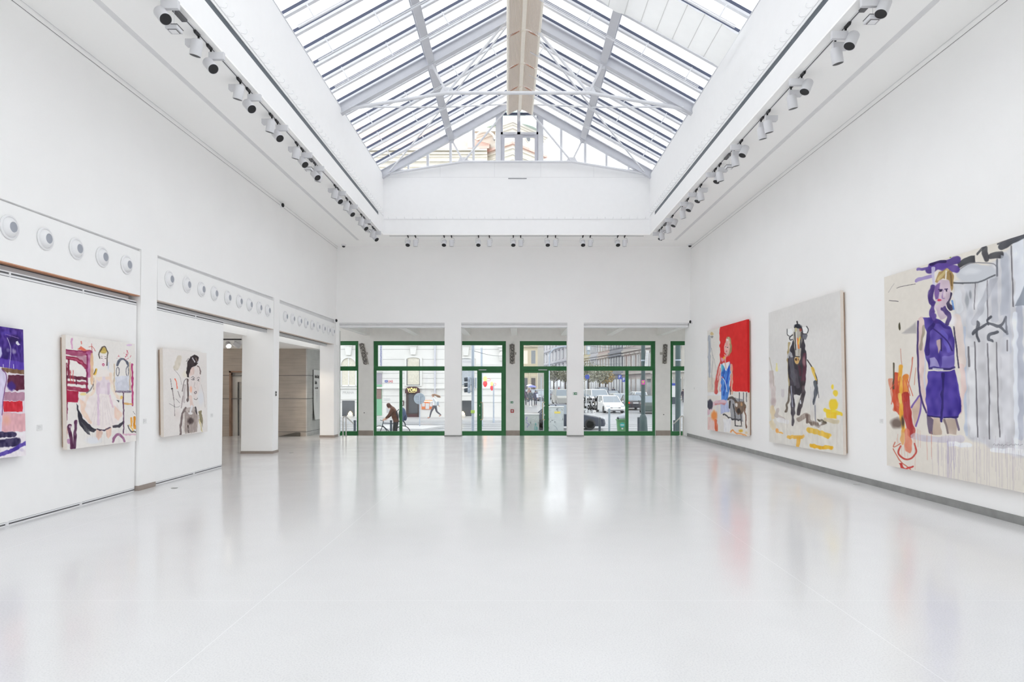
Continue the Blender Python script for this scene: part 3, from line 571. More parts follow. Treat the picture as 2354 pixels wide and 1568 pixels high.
# relief plaques and boxes on the piers
M['plaque'] = mat('dark_cast_plaque', rgb(176, 170, 164), .6, .0, var=.15, scale=30); M['plaqued'] = mat('dark_relief', rgb(92, 88, 85), .6)
def plaque(px, py0, py1, lean, dark, lab, boxpx):
    y = YF-.03; x = XF(px); za, zb = ZF(py1), ZF(py0); wd = .2 if dark else .17
    e = empty('relief_plaque', (x, y, za)); tag(e, lab, 'wall plaque'); L = lambda t: lean*t
    q = MB(); q.hexa([(x-wd/2+lean, y-.02, za), (x+wd/2+lean, y-.02, za), (x+wd/2+lean, y+.01, za), (x-wd/2+lean, y+.01, za)], [(x-wd/2, y-.02, zb), (x+wd/2, y-.02, zb), (x+wd/2, y+.01, zb), (x-wd/2, y+.01, zb)]); q.build('plate', 'plaque', e)
    n = 6; st = (zb-za)/n
    for k in range(n):
        z = za+st*(k+.5); xx = x+lean*(1-(k+.5)/n); q = MB(); r = wd*.33
        a0 = .5+k; q.path([(xx+r*math.cos(a0+t*.55), y-.026, z+r*1.05*math.sin(a0+t*.55)) for t in range(10)], .012, 6); q.path([(xx+r*.4*math.cos(-a0+t*.8), y-.026, z+r*.4*math.sin(-a0+t*.8)) for t in range(5)], .011, 6); q.build('relief_figure', 'plaqued', e)
    bxp = boxpx; q = MB(); q.box(XF(bxp)-.04, XF(bxp)+.04, y-.03, y+.01, ZF(815.5), ZF(810)); tag(q.build('junction_box', 'plaque'), 'small dark square box mounted beside the ' + lab.split(' on ')[0].split(',')[0], 'junction box')
plaque(831.5, 790, 837.5, .17, 1, 'dark leaning relief plaque on the grey pier beside the arched window view', 843.5); plaque(1177, 792, 836, .01, 1, 'dark upright relief plaque on the centre pier over the exit sign', 1184.5); plaque(1529, 792, 836, -.03, 0, 'paler relief plaque on the pier beside the street lamp mast', 1519.5)
for px, py, l in ((837.5, 949, 'first pier'), (1525.5, 953, 'last pier')):
    c = P(px, py, YF-.03); e = empty('wall_socket', c); tag(e, 'tiny dark wall button on the %s of the glazed front' % l, 'wall button'); q = MB(); q.lathe([(.04, 0), (.04, .012), (.001, .014)], c, (0, -1, 0), 16); q.build('rim', 'grey', e, True); q = MB(); q.lathe([(.018, .012), (.016, .03), (.001, .032)], c, (0, -1, 0), 12); q.build('button', 'black', e, True)
M['exitg'] = mat('exit_green', rgb(20, 120, 70), .5); M['red'] = mat('alarm_red', rgb(176, 30, 34), .45)
def exit_sign(c, lab):
    e = empty('exit_sign', c); tag(e, lab, 'exit sign', 'running figure exit signs')
    q = MB(); q.box(c.x-.085, c.x+.085, c.y-.008, c.y, c.z-.045, c.z+.045); q.build('plate', 'white', e); q = MB(); q.box(c.x-.075, c.x+.045, c.y-.0095, c.y-.0075, c.z-.037, c.z+.037); q.build('green_field', 'exitg', e)
    q = MB(); y = c.y-.011; q.box(c.x-.066, c.x-.045, y, y+.002, c.z-.03, c.z+.028); q.prism([(c.x-.02, y, c.z), (c.x+.005, y, c.z+.022), (c.x+.005, y, c.z+.008), (c.x+.036, y, c.z+.008), (c.x+.036, y, c.z-.008), (c.x+.005, y, c.z-.008), (c.x+.005, y, c.z-.022)], (0, .002, 0)); q.build('arrow_mark', 'white', e)
exit_sign(P(1177, 925, YF-.02), 'small green exit sign on the centre pier above the red alarm'); exit_sign(P(1323, 905, YB), 'small green exit sign on the white column by the reversed lettering')
c = P(1177.5, 945, YF-.02); e = empty('fire_alarm_button', c); tag(e, 'red fire alarm call point on the grey centre pier', 'fire alarm')
MB().box(c.x-.06, c.x+.06, c.y-.05, c.y, c.z-.06, c.z+.06).build('housing', 'red', e, bevel=.008); MB().box(c.x-.03, c.x+.03, c.y-.053, c.y-.049, c.z-.03, c.z+.035).build('glass_plate', 'white', e)
for k in range(3): MB().box(c.x-.02, c.x+.02, c.y-.055, c.y-.052, c.z-.02+k*.016, c.z-.014+k*.016).build('mark', 'red', e)
# stainless handrails at the floor edge
def rail(pxa, pxb, lab):
    Y = 20.88; a, b = XP(pxa, Y), XP(pxb, Y); z = ZP(957, Y); e = empty('handrail', ((a+b)/2, Y, 0)); tag(e, lab, 'handrail', 'handrails at the floor edge')
    q = MB(); q.path([(a, Y, 0), (a, Y, z-.06), (a+.02, Y+.02, z-.01), (a+.06, Y+.05, z), (a+.06, Y+1.1, z-.3)], .02, 10); q.build('rail_tube', 'steel', e, True)
    q = MB(); q.path([(b, Y, 0), (b, Y, z-.03), (b-.01, Y+.02, z-.005), (a+.06, Y+.05, z)], .02, 10); q.build('post', 'steel', e, True)
    for x in (a, b): MB().lathe([(.045, 0), (.045, .012), (.02, .016)], (x, Y, 0), (0, 0, 1), 16).build('foot_plate', 'steel', e, True)
rail(788.5, 795.5, 'stainless handrail at the floor edge beside the arched window view'); rail(1563.5, 1570.5, 'stainless handrail at the floor edge beside the canvas wall')
# ================================================================ GLASS ROOF
RX, RZ = .03, 9.95; PIT = math.atan2(RZ-ZE, LX)
def RP(t, Y, off=0., sx=-1):          # point on a roof slope: t 0 at the eaves, 1 at the ridge
    ex = sx*LX; n = Vector((sx*math.sin(PIT), 0, math.cos(PIT)))
    return Vector((ex+(RX-ex)*t, Y, ZE+(RZ-ZE)*t))+n*off
e = empty('window_1', (0, 12, ZE)); struct(e)
pitch = .5725; ys = [14.57+pitch*k for k in range(-11, 8)]
for sx in (-1, 1):
    up = Vector((sx*math.sin(PIT), 0, math.cos(PIT)))
    for Y in ys:
        q = MB(); q.bar(RP(-.04, Y, .13, sx), RP(1, Y, .13, sx), .075, .045, up); q.build('glazing_bar', 'steelw', e)
        q = MB(); q.bar(RP(-.04, Y, .185, sx), RP(1, Y, .185, sx), .05, .065, up); q.build('gasket', 'gasket', e)
    Ys = [LY0-.3, 2, 5]+[y for y in ys]+[19.3]
    for a, b in zip(Ys[:-1], Ys[1:]):
        q = MB(); q.add([RP(-.06, a, .21, sx), RP(-.06, b, .21, sx), RP(1.01, b, .21, sx), RP(1.01, a, .21, sx)], [(0, 1, 2, 3)]); q.build('pane', 'roofglass', e, recalc=False)
q = MB(); q.bar((RX, 8, RZ+.12), (RX, 19.3, RZ+.12), .22, .1); q.build('ridge_cap', 'steelw', e)
def ibeam(q, p, r, w, h, up):
    q.bar(p, r, w*.28, h, up); q.bar(p, r, w, .018, up, off=h/2); q.bar(p, r, w, .018, up, off=-h/2); return q
def truss(Y, gable):
    e = empty('roof_truss', (RX, Y, ZE)); tag(e, 'white steel roof truss ' + ('against the gable glazing' if gable else 'spanning the light well before the gable'), 'roof truss', 'roof trusses')
    for sx in (-1, 1):
        up = Vector((sx*math.sin(PIT), 0, math.cos(PIT)))
        q = MB(); ibeam(q, RP(-.03, Y, 0, sx), RP(1, Y, 0, sx), .15, .2, up); q.build('rafter', 'purlin', e)
        kx = RX+sx*1.58; kz = 8.14; ez = (sx*3.72, Y, ZE+.02)
        q = MB(); q.tube(ez, (kx, Y, kz), .038, 10); q.build('bottom_chord', 'steelw', e, True)
        q = MB(); q.tube((kx, Y, kz), RP(.93, Y, -.05, sx), .03, 8); q.build('diagonal', 'steelw', e, True)
        q = MB(); q.tube((kx, Y, kz), RP(.5, Y, -.08, sx), .026, 8); q.build('strut', 'steelw', e, True)
        q = MB(); q.prism([(kx-.17, Y-.006, kz), (kx+.17, Y-.006, kz), (kx+.1, Y-.006, kz+.13), (kx-.1, Y-.006, kz+.13)], (0, .012, 0)); q.build('gusset', 'steelw', e)
        q = MB(); c = RP(.5, Y, -.1, sx); q.prism([(c.x-.08, Y-.006, c.z+.03), (c.x+.08, Y-.006, c.z+.03), (c.x+.05, Y-.006, c.z-.1), (c.x-.05, Y-.006, c.z-.1)], (0, .012, 0)); q.build('gusset', 'steelw', e)
        q = MB(); q.prism([(sx*3.85, Y-.008, ZE-.06), (sx*3.3, Y-.008, ZE+.04), (sx*3.3, Y-.008, ZE+.14), (sx*3.85, Y-.008, ZE+.05)], (0, .016, 0)); q.build('end_plate', 'steelw', e)
    q = MB(); q.tube((RX-1.58, Y, 8.14), (RX+1.58, Y, 8.14), .038, 10); q.build('bottom_chord', 'steelw', e, True)
    if gable: q = MB(); q.tube((RX+.03, Y-.05, 9.9), (RX+.03, Y-.05, 9.4), .025, 8); q.tube((RX+.03, Y-.05, 9.4), (RX+.03, Y-.05, 9.3), .045, 10); q.build('king_rod', 'steelw', e, True)
truss(14.57, 0); truss(19.05, 1)
for sx, l in ((-1, 'on the sliding panel slope'), (1, 'on the fabric sunshade slope')):
    up = Vector((sx*math.sin(PIT), 0, math.cos(PIT))); e = empty('roof_purlin', RP(.5, 14, 0, sx)); tag(e, 'grey steel purlin running lengthwise ' + l, 'purlin', 'roof purlins')
    q = MB(); q.bar(RP(.5, LY0-.2, .085, sx), RP(.5, 19.1, .085, sx), .15, .02, up); q.build('top_flange', 'purlin', e)
    q = MB(); q.bar(RP(.5, LY0-.2, 0, sx), RP(.5, 19.1, 0, sx), .05, .16, up); q.build('web', 'purlin', e)
    q = MB(); q.bar(RP(.5, LY0-.2, -.085, sx), RP(.5, 19.1, -.085, sx), .17, .02, up); q.build('bottom_flange', 'purlin', e)
    q = MB(); q.bar(RP(-.01, LY0-.2, .06, sx), RP(-.01, 19.1, .06, sx), .12, .08, up); struct(q.build('trim_%d' % (15 if sx < 0 else 16), 'steelw'))
    for a, b, nm in ((14.57, 19.05, 'falling towards the gable'), ):
        for s, (y0, y1) in enumerate(((a, b), (b, a))):
            q = MB(); q.tube(RP(.04, y0, -.04, sx), RP(.5, (a+b)/2, -.1, sx), .022, 8); q.tube(RP(.5, (a+b)/2, -.1, sx), RP(.97, y1, -.06, sx), .022, 8); tag(q.build('wind_brace', 'steelw', smooth=True), 'slender diagonal brace rod %s, footed at the %s truss' % (l, ('middle', 'gable')[s]), 'brace rod', 'wind braces in the roof bay')
# thin rails for the sunshades, hung below the glazing bars
for sx, l in ((-1, 'over the sliding panel slope'), (1, 'over the sunshade slope')):
    up = Vector((sx*math.sin(PIT), 0, math.cos(PIT)))
    for n, Y in enumerate((17.85, 16.7, 15.55, 13.3, 12.17, 11.05)):
        c = RP(.5, Y, -.2, sx); e = empty('shade_rail', c); tag(e, 'thin white sunshade rail %s, %s from the gable' % (l, ORD[n]), 'sunshade rail', 'sunshade rails')
        q = MB(); q.bar(RP(.03, Y, -.2, sx), RP(.9, Y, -.2, sx), .03, .018, up); q.build('rail_bar', 'steelw', e)
        q = MB(); q.bar(RP(.03, Y, -.165, sx), RP(.9, Y, -.165, sx), .012, .012, up); q.build('guide_wire', 'steelw', e)
        for t in (.1, .33, .62, .85):
            q = MB(); q.tube(RP(t, Y, -.19, sx), RP(t, Y, .11, sx), .012, 6); q.build('hanger', 'steelw', e)
# fabric sunshade on the right-hand slope
e = empty('fabric_sunshade', RP(.5, 11.7, -.24, 1)); tag(e, 'white segmented fabric sunshade drawn under the glass roof', 'sunshade')
def shade(u, v):
    t = .004+u*.905; Y = 11.07+v*1.12; seg = (u*12) % 1; sag = .035*math.sin(math.pi*seg)*(.35+.65*abs(2*v-1))
    bump = -.10*math.exp(-((t-.5)/.05)**2); end = -.06*math.exp(-(u/.03)**2)
    return RP(t, Y, -.235-sag*.5+bump*.6+end*.4, 1)+Vector((0, (2*v-1)*-.02*math.sin(math.pi*seg), 0))
q = MB(); q.grid(shade, 144, 8); q.build('fabric_sheet', 'fabric', e, True)
M['seamf'] = mat('fabric_seam', (.66, .66, .645), .9)
for k in range(1, 12):
    q = MB(); pts = [shade(k/12, v/8)+Vector((0, 0, -.006)) for v in range(9)]; q.path(pts, .006, 5); q.build('batten', 'seamf', e)
# ridge baffles: pairs of ribbed panels under the ridge
DU = [(10.6, 14.68), (14.68, 16.19), (16.19, 17.43), (17.43, 18.96)]
def rx(Y): return .18-(Y-13.36)*.0152
for n, (y0, y1) in enumerate(DU):
    c = Vector((rx((y0+y1)/2), (y0+y1)/2, 9.5)); e = empty('ridge_baffle', c); tag(e, 'cream ribbed ridge baffle, %s segment from the gable' % ORD[3-n], 'ceiling baffle', 'ridge baffles')
    zz = .012*(3-n)*0
    for s in (-1, 1):
        def prof(k, N=96):
            a = k/N; x = .045+.285*a; z = 9.62-.10*a-.05*a*a; ph = (k % 8)/8; z += .010*(1 if ph < .5 else -1)*(1 if .04 < a < .97 else 0)
            return x, z
        q = MB(); V = []
        for Y in (y0+.012, y1-.004):
            for k in range(97): x, z = prof(k); V.append((rx(Y)+s*x, Y, z))
        q.add(V, [(k, k+1, 97+k+1, 97+k) for k in range(96)]); q.build('ribbed_panel', 'creamd', e)
        q = MB()                                                    # rolled outer edge
        for Y in (0,):
            P0 = [(.32, 9.475), (.35, 9.465), (.375, 9.48), (.385, 9.52), (.38, 9.60), (.36, 9.66)]
            V = [(rx(Yy)+s*x, Yy, z) for Yy in (y0+.012, y1-.004) for x, z in P0]; m_ = len(P0); q.add(V, [(k, k+1, m_+k+1, m_+k) for k in range(m_-1)])
        q.build('rolled_edge', 'cream', e, True)
        if n:                                                       # rusty corrugated end edge facing the viewer
            q = MB(); V = []
            for k in range(10, 90): x, z = prof(k); V += [(rx(y0)+s*x, y0+.014, z), (rx(y0)+s*x, y0+.014, z-.03*math.sin(math.pi*(k-10)/80)**.5)]
            q.add(V, [(2*k, 2*k+2, 2*k+3, 2*k+1) for k in range(79)]); q.build('rusty_end', 'rust', e)
    q = MB(); q.bar((rx(y0+.012), y0+.012, 9.60), (rx(y1-.004), y1-.004, 9.60), .085, .05); q.build('spine', 'cream', e)
    if n:
        q = MB(); q.lathe([(.05, 0), (.045, -.03), (.001, -.035)], (rx(y0), y0, 9.58), (0, 0, 1), 16); q.build('spine_cap', 'cream', e, True)
# gable glazing
YG = 19.25
e = empty('window_2', (0, YG, 8.2)); struct(e)
def XG(px): return XP(px, YG)
def ZG(py): return ZP(py, YG)
def roofz(x): return ZE+(RZ-ZE)*(1-abs(x-RX)/LX)
for px, wd in ((939, .05), (983.5, .07), (1036, .07), (1088.5, .07), (1290, .07), (1345, .07), (1394, .06), (1445, .05)):
    x = XG(px); q = MB(); q.box(x-wd/2, x+wd/2, YG-.04, YG+.05, 7.7, roofz(x)+.02); q.build('mullion', 'steelw', e)
for px in (1145.5, 1243): x = XG(px); q = MB(); q.box(x-.075, x+.075, YG-.075, YG+.065, 7.9, roofz(x)); q.build('post', 'steelw', e)
for px in (1153.5, 1235.5): x = XG(px); q = MB(); q.box(x-.03, x+.03, YG-.05, YG+.06, 7.9, roofz(x)); q.build('inner_post', 'lav', e)
x = XG(1192.5); q = MB(); q.box(x-.045, x+.045, YG-.05, YG+.05, 8, 9.75); q.build('centre_post', 'lav', e)
q = MB(); q.box(XG(1148), XG(1240), YG-.05, YG+.05, ZG(310.5), ZG(305)); q.build('transom', 'steelw', e)
q = MB(); q.box(XG(1148), XG(1240), YG-.04, YG+.05, ZG(264), ZG(260)); q.build('head_bar', 'gasket', e)
for a, b in ((1154, 1189.2), (1195.8, 1235)):
    lf = MB(); z0, z1 = 7.95, ZG(311.5); xa, xb = XG(a), XG(b); s = .075
    lf.box(xa, xa+s, YG-.06, YG+.02, z0, z1); lf.box(xb-s, xb, YG-.06, YG+.02, z0, z1); lf.box(xa+s, xb-s, YG-.06, YG+.02, z1-.06, z1); lf.build('leaf', 'lav', e)
    q = MB(); q.box(xa+.1, xb-.1, YG-.085, YG-.05, z1-.015, z1+.02); q.build('vent_motor', 'lav', e)
q = MB(); q.add([(-3.9, YG, 7.7), (3.9, YG, 7.7), (RX, YG, 9.95)], [(0, 1, 2)]); q.build('pane', 'glass', e, recalc=False)
# ================================================================ CANVASES: brush marks laid out in the plane of each canvas
class Art:
    def __init__(s, quad, nx, ny, base):
        src = [(0, 0), (1, 0), (1, 1), (0, 1)]; A = []; b = []
        for (u, v), (x, y) in zip(src, quad):
            A.append([u, v, 1, 0, 0, 0, -u*x, -v*x]); b.append(x); A.append([0, 0, 0, u, v, 1, -u*y, -v*y]); b.append(y)
        h = np.append(np.linalg.solve(np.array(A, float), np.array(b, float)), 1).reshape(3, 3)
        U, V = np.meshgrid(np.linspace(0, 1, nx), np.linspace(0, 1, ny)); q = np.stack([U, V, np.ones_like(U)], -1) @ h.T
        s.x = q[..., 0]/q[..., 2]; s.y = q[..., 1]/q[..., 2]; s.nx, s.ny = nx, ny
        s.c = np.ones((ny, nx, 3))*np.array(base, float); s.rng = np.random.default_rng(int(nx*7+ny))
        s.c += (s.noise(7)[..., None]-.5)*7+(s.noise(60)[..., None]-.5)*4
        s.n1 = s.noise(34); s.n2 = s.noise(30)
        s.wx = s.x+(s.n1-.5)*14; s.wy = s.y+(s.n2-.5)*14
    def noise(s, k):
        g = s.rng.random((k+2, k+2)); yy = np.linspace(0, k, s.ny); xx = np.linspace(0, k, s.nx); y0 = yy.astype(int); x0 = xx.astype(int); fy = (yy-y0)[:, None]; fx = (xx-x0)[None]
        fy = fy*fy*(3-2*fy); fx = fx*fx*(3-2*fx); a = g[y0][:, x0]; b = g[y0][:, x0+1]; c = g[y0+1][:, x0]; d = g[y0+1][:, x0+1]
        return (a*(1-fx)+b*fx)*(1-fy)+(c*(1-fx)+d*fx)*fy
    def mix(s, al, col): s.c += (np.array(col, float)-s.c)*np.clip(al, 0, 1)[..., None]
    def segd(s, pts, X, Y):
        best = np.full(X.shape, 1e9); perp = np.zeros_like(X); par = np.zeros_like(X); L = 0.
        for (x0, y0), (x1, y1) in zip(pts[:-1], pts[1:]):
            dx, dy = x1-x0, y1-y0; l2 = dx*dx+dy*dy+1e-9; t = np.clip(((X-x0)*dx+(Y-y0)*dy)/l2, 0, 1); d = np.hypot(X-x0-t*dx, Y-y0-t*dy); m = d < best
            best = np.where(m, d, best); perp = np.where(m, ((X-x0)*dy-(Y-y0)*dx)/math.sqrt(l2), perp); par = np.where(m, L+t*math.sqrt(l2), par); L += math.sqrt(l2)
        return best, perp, par/max(L, 1e-6)
    def smooth(s, p, n=6):
        if len(p) < 3: return p
        p = [p[0]]+list(p)+[p[-1]]; o = []
        for i in range(1, len(p)-2):
            for k in range(n):
                t = k/n; o.append(tuple(.5*(2*p[i][j]+(p[i+1][j]-p[i-1][j])*t+(2*p[i-1][j]-5*p[i][j]+4*p[i+1][j]-p[i+2][j])*t*t+(3*p[i][j]-p[i-1][j]-3*p[i+1][j]+p[i+2][j])*t**3) for j in (0, 1)))
        return o+[p[-2]]
    def st(s, pts, w, col, a=.92, taper=0., br=.35, soft=None):
        pts = s.smooth(pts); d, pp, t = s.segd(pts, s.wx if w > 12 else s.x+(s.n1-.5)*4, s.wy if w > 12 else s.y+(s.n2-.5)*4); soft = soft or max(1.8, w*.12)
        ww = w/2*(1-taper*np.clip(2*t-1, 0, 1))
        al = np.clip((ww-d)/soft+.5, 0, 1)*a
        if w > 14 and br: k = np.sin(pp*.8+s.n1*9)*.5+.5; k2 = np.clip(s.n2*1.7-.35, 0, 1); al = al*(1-br*.55*k*k2)
        sh = ((s.n2-.5)*24*(w > 12))[..., None]; cc = np.clip(np.array(col, float)+sh, 0, 255); s.c += (cc-s.c)*np.clip(al, 0, 1)[..., None]
    def po(s, pts, col, a=.95, soft=3., var=16):
        X, Y = s.wx, s.wy; ins = np.zeros(X.shape, bool); n = len(pts)
        for i in range(n):
            (x0, y0), (x1, y1) = pts[i], pts[(i+1) % n]
            if y0 == y1: continue
            c = ((y0 > Y) != (y1 > Y)) & (X < (x1-x0)*(Y-y0)/(y1-y0)+x0); ins ^= c
        d, _, _ = s.segd(list(pts)+[pts[0]], X, Y); sd = np.where(ins, d, -d); al = np.clip(sd/soft+.5, 0, 1)*a
        cc = np.clip(np.array(col, float)+((s.n1+s.n2-1)*var)[..., None], 0, 255); s.c += (cc-s.c)*al[..., None]
    def el(s, cx, cy, rx, ry, col, a=.95, soft=.25):
        r = np.hypot((s.wx-cx)/rx, (s.wy-cy)/ry); s.mix(np.clip((1-r)/soft, 0, 1)*a, col)
    def dr(s, x0, x1, y0, y1, n, col, a=.35):
        for _ in range(n):
            x = x0+(x1-x0)*s.rng.random(); e = y0+(y1-y0)*(.35+.65*s.rng.random()); s.st([(x, y0+(y1-y0)*.25*s.rng.random()), (x+2, e)], 2.2+2*s.rng.random(), col, a, soft=2)
    def scribble(s, cx, cy, r, n, col, w=5):
        for _ in range(n):
            a = s.rng.random()*6.28; rr = r*s.rng.random(); x, y = cx+rr*math.cos(a), cy+1.4*rr*math.sin(a); s.st([(x, y), (x+r*.5*(s.rng.random()-.5), y+r*.7*(s.rng.random()-.2))], w, col, .85)
M['canvas_side'] = mat('raw_canvas_side', rgb(224, 214, 204), .9, var=.03, scale=20); M['canvas_red'] = mat('red_canvas_side', rgb(205, 12, 14), .8, var=.04); M['canvas_violet'] = mat('violet_canvas_side', rgb(70, 50, 120), .8, var=.15, scale=5)
M['stretcher'] = mat('wooden_stretcher', rgb(176, 150, 128), .8, var=.1)
def art_mat():
    m = mat('painted_canvas', (.8, .8, .8), .75, bump=.12, bscale=260, spec=.3); nt = m.node_tree
    a = nt.nodes.new('ShaderNodeVertexColor'); a.layer_name = 'paint'; nt.links.new(a.outputs['Color'], nt.nodes['Principled BSDF'].inputs['Base Color']); return m
M['art'] = art_mat()
def hang(name, art, corners, out, label, side):   # corners TL TR BR BL of the front face in the room, out: unit vector away from the wall
    TL, TR, BR, BL = [Vector(c) for c in corners]; out = Vector(out); nx, ny = art.nx, art.ny
    c = (TL+TR+BR+BL)/4; e = empty('painting', c-out*.06); tag(e, label, 'painting')
    U, V = np.meshgrid(np.linspace(0, 1, nx), np.linspace(0, 1, ny)); U = U[..., None]; V = V[..., None]
    P3 = (np.array(TL)*(1-U)+np.array(TR)*U)*(1-V)+(np.array(BL)*(1-U)+np.array(BR)*U)*V
    me = bpy.data.meshes.new('painted_face'); nv = nx*ny; nf = (nx-1)*(ny-1)
    idx = np.arange(nv).reshape(ny, nx); q = np.stack([idx[:-1, :-1], idx[1:, :-1], idx[1:, 1:], idx[:-1, 1:]], -1).reshape(-1)
    me.vertices.add(nv); me.vertices.foreach_set('co', P3.reshape(-1)); me.loops.add(nf*4); me.loops.foreach_set('vertex_index', q.astype(np.int32))
    me.polygons.add(nf); me.polygons.foreach_set('loop_start', np.arange(0, nf*4, 4, dtype=np.int32)); me.update(calc_edges=True)
    at = me.color_attributes.new('paint', 'FLOAT_COLOR', 'POINT'); L = np.clip(lin(np.clip(art.c, 0, 255)/255)*1.02, 0, .88); at.data.foreach_set('color', np.concatenate([L.reshape(-1, 3), np.ones((nv, 1))], 1).astype(np.float32).reshape(-1))
    me.materials.append(M['art']); o = bpy.data.objects.new('painted_face', me); COL.objects.link(o); o.parent = e; o.matrix_parent_inverse = Matrix.Translation(-e.location)
    d = -out*.052
    def wrap(BLc, BRc, TRc, TLc, m, lab=None, skip=()):
        q = MB(); f = [BLc, BRc, TRc, TLc]; bk = [p+d for p in f]; F4 = [(0, 1, 5, 4), (1, 2, 6, 5), (2, 3, 7, 6), (3, 0, 4, 7)]
        q.add(f+bk, [F4[k] for k in range(4) if k not in skip]+[(7, 6, 5, 4)]); o = q.build('canvas_wrap', m, e)
        if lab: tag(o, lab)
    if side == 'red':
        mL, mR = BL+(TL-BL)*.36, BR+(TR-BR)*.375
        wrap(BL, BR, mR, mL, 'canvas_side', None, (2,)); wrap(mL, mR, TR, TL, 'canvas_red', 'red painted canvas edge', (0,))
    else: wrap(BL, BR, TR, TL, side)
    q = MB(); s = .03; ix = (TR-TL).normalized()*s; iz = (TL-BL).normalized()*s; b = -out*.085
    q.hexa([p+b for p in (BL+ix+iz, BR-ix+iz, TR-ix-iz, TL+ix-iz)], [p+d-out*.0005 for p in (BL+ix+iz, BR-ix+iz, TR-ix-iz, TL+ix-iz)]); q.build('stretcher_back', 'stretcher', e)
    return e
def px4(quad, ox, oy, sc): return [(ox+x/sc, oy+y/sc) for x, y in quad]
def wallrect(quadpx, f):            # true upright rectangle on the wall from four measured corners
    c = [f(x, y) for x, y in quadpx]; ya = (c[0].y+c[3].y)/2; yb = (c[1].y+c[2].y)/2; return c, ya, yb
D = (40, 36, 40)
# -- dress canvas
Q = [(108, 103), (943, 212), (955, 1380), (128, 1484)]; A = Art(Q, 200, 260, (234, 230, 225))
A.st([(180, 150), (186, 265)], 24, (214, 150, 192), .8); A.st([(297, 185), (298, 215)], 14, (215, 120, 110)); A.po([(248, 278), (292, 240), (330, 268), (410, 296), (400, 322)], (224, 112, 88))
A.st([(422, 210), (425, 290)], 8, (200, 95, 95)); A.st([(390, 250), (430, 245), (465, 300)], 8, (205, 120, 110))
A.st([(112, 305), (250, 330), (405, 315)], 58, (160, 66, 104)); A.st([(280, 370), (365, 420)], 90, (170, 105, 130), .7); A.st([(112, 285), (405, 312)], 14, (140, 30, 80))
A.st([(112, 380), (200, 386), (290, 432), (352, 492)], 46, (138, 22, 58)); A.st([(130, 378), (220, 395), (310, 445)], 12, (196, 90, 118))
A.st([(145, 400), (148, 582)], 26, (122, 20, 50)); A.st([(388, 320), (388, 600)], 46, (188, 108, 160), .85); A.st([(366, 340), (364, 765)], 22, (138, 40, 90)); A.st([(422, 335), (426, 690)], 36, (222, 180, 140))
A.st([(116, 450), (118, 900)], 26, (112, 14, 44)); A.st([(118, 900), (122, 1340)], 14, (196, 132, 118))
A.st([(120, 608), (345, 630)], 40, (92, 18, 44)); A.st([(130, 672), (362, 690)], 36, (140, 34, 64)); A.st([(132, 742), (362, 768)], 46, (150, 38, 70))
for x in (168, 198): A.st([(x, 530), (x+2, 690)], 9, (204, 62, 62))
A.st([(236, 640), (236, 700)], 14, (110, 30, 60)); A.po([(126, 772), (264, 780), (262, 916), (118, 912)], (170, 28, 64)); A.st([(128, 920), (126, 1130)], 15, (128, 44, 84))
A.po([(245, 920), (270, 1010), (330, 1120), (420, 1210), (490, 1236), (455, 1278), (380, 1255), (402, 1312), (330, 1262), (280, 1190), (250, 1080)], (44, 42, 54)); A.po([(300, 1150), (400, 1250), (395, 1300), (330, 1250)], (90, 92, 96), .7)
A.po([(480, 815), (640, 815), (725, 930), (800, 1050), (775, 1120), (700, 1190), (640, 1218), (560, 1232), (480, 1208), (400, 1180), (330, 1100), (280, 1000), (268, 870), (350, 850), (440, 830)], (237, 227, 224), var=8)
A.po([(272, 860), (350, 930), (335, 1000), (425, 1165), (400, 1182), (300, 1050)], (241, 208, 186), .8, 8); A.po([(690, 950), (795, 1050), (745, 1135), (700, 1100)], (240, 204, 184), .75, 8); A.st([(365, 855), (330, 960)], 40, (238, 214, 196), .6)
A.st([(500, 820), (500, 1180)], 30, (216, 188, 212), .7); A.st([(640, 835), (672, 965)], 22, (222, 190, 204), .8)
for x in range(400, 720, 40): A.st([(550+(x-550)*.35, 840), (x, 1190)], 3, (190, 176, 186), .5)
A.po([(490, 600), (640, 600), (650, 700), (640, 815), (480, 815), (470, 690)], (230, 217, 223), var=8); A.st([(500, 690), (500, 810)], 40, (214, 190, 206), .7); A.st([(625, 690), (625, 805)], 30, (212, 188, 206), .7); A.el(515, 620, 38, 45, (241, 222, 206)); A.el(615, 612, 34, 42, (240, 216, 200))
A.po([(450, 570), (530, 525), (592, 525), (670, 560), (660, 600), (480, 612)], (240, 230, 224), .9, 4, 5)
A.st([(466, 575), (456, 690), (440, 795), (370, 828)], 40, (243, 222, 204)); A.st([(652, 575), (668, 720), (722, 836), (775, 866)], 40, (241, 219, 202)); A.st([(445, 700), (400, 770), (360, 800)], 16, (80, 70, 76), .7)
A.st([(478, 522), (458, 575)], 30, (228, 184, 66)); A.st([(470, 520), (448, 575)], 9, (62, 52, 44)); A.st([(450, 620), (445, 760)], 5, (90, 70, 60), .7); A.el(320, 815, 40, 25, (235, 215, 140), .8); A.el(785, 860, 20, 25, (232, 190, 90), .8)
A.el(562, 415, 48, 78, (241, 230, 228), .95, .15); A.el(560, 292, 50, 44, (192, 166, 84)); A.st([(516, 385), (512, 320), (540, 266), (572, 246), (606, 290), (613, 350), (600, 465)], 15, (74, 60, 56)); A.el(620, 470, 16, 50, (200, 205, 222), .7); A.st([(540, 300), (580, 300)], 14, (224, 200, 120), .8)
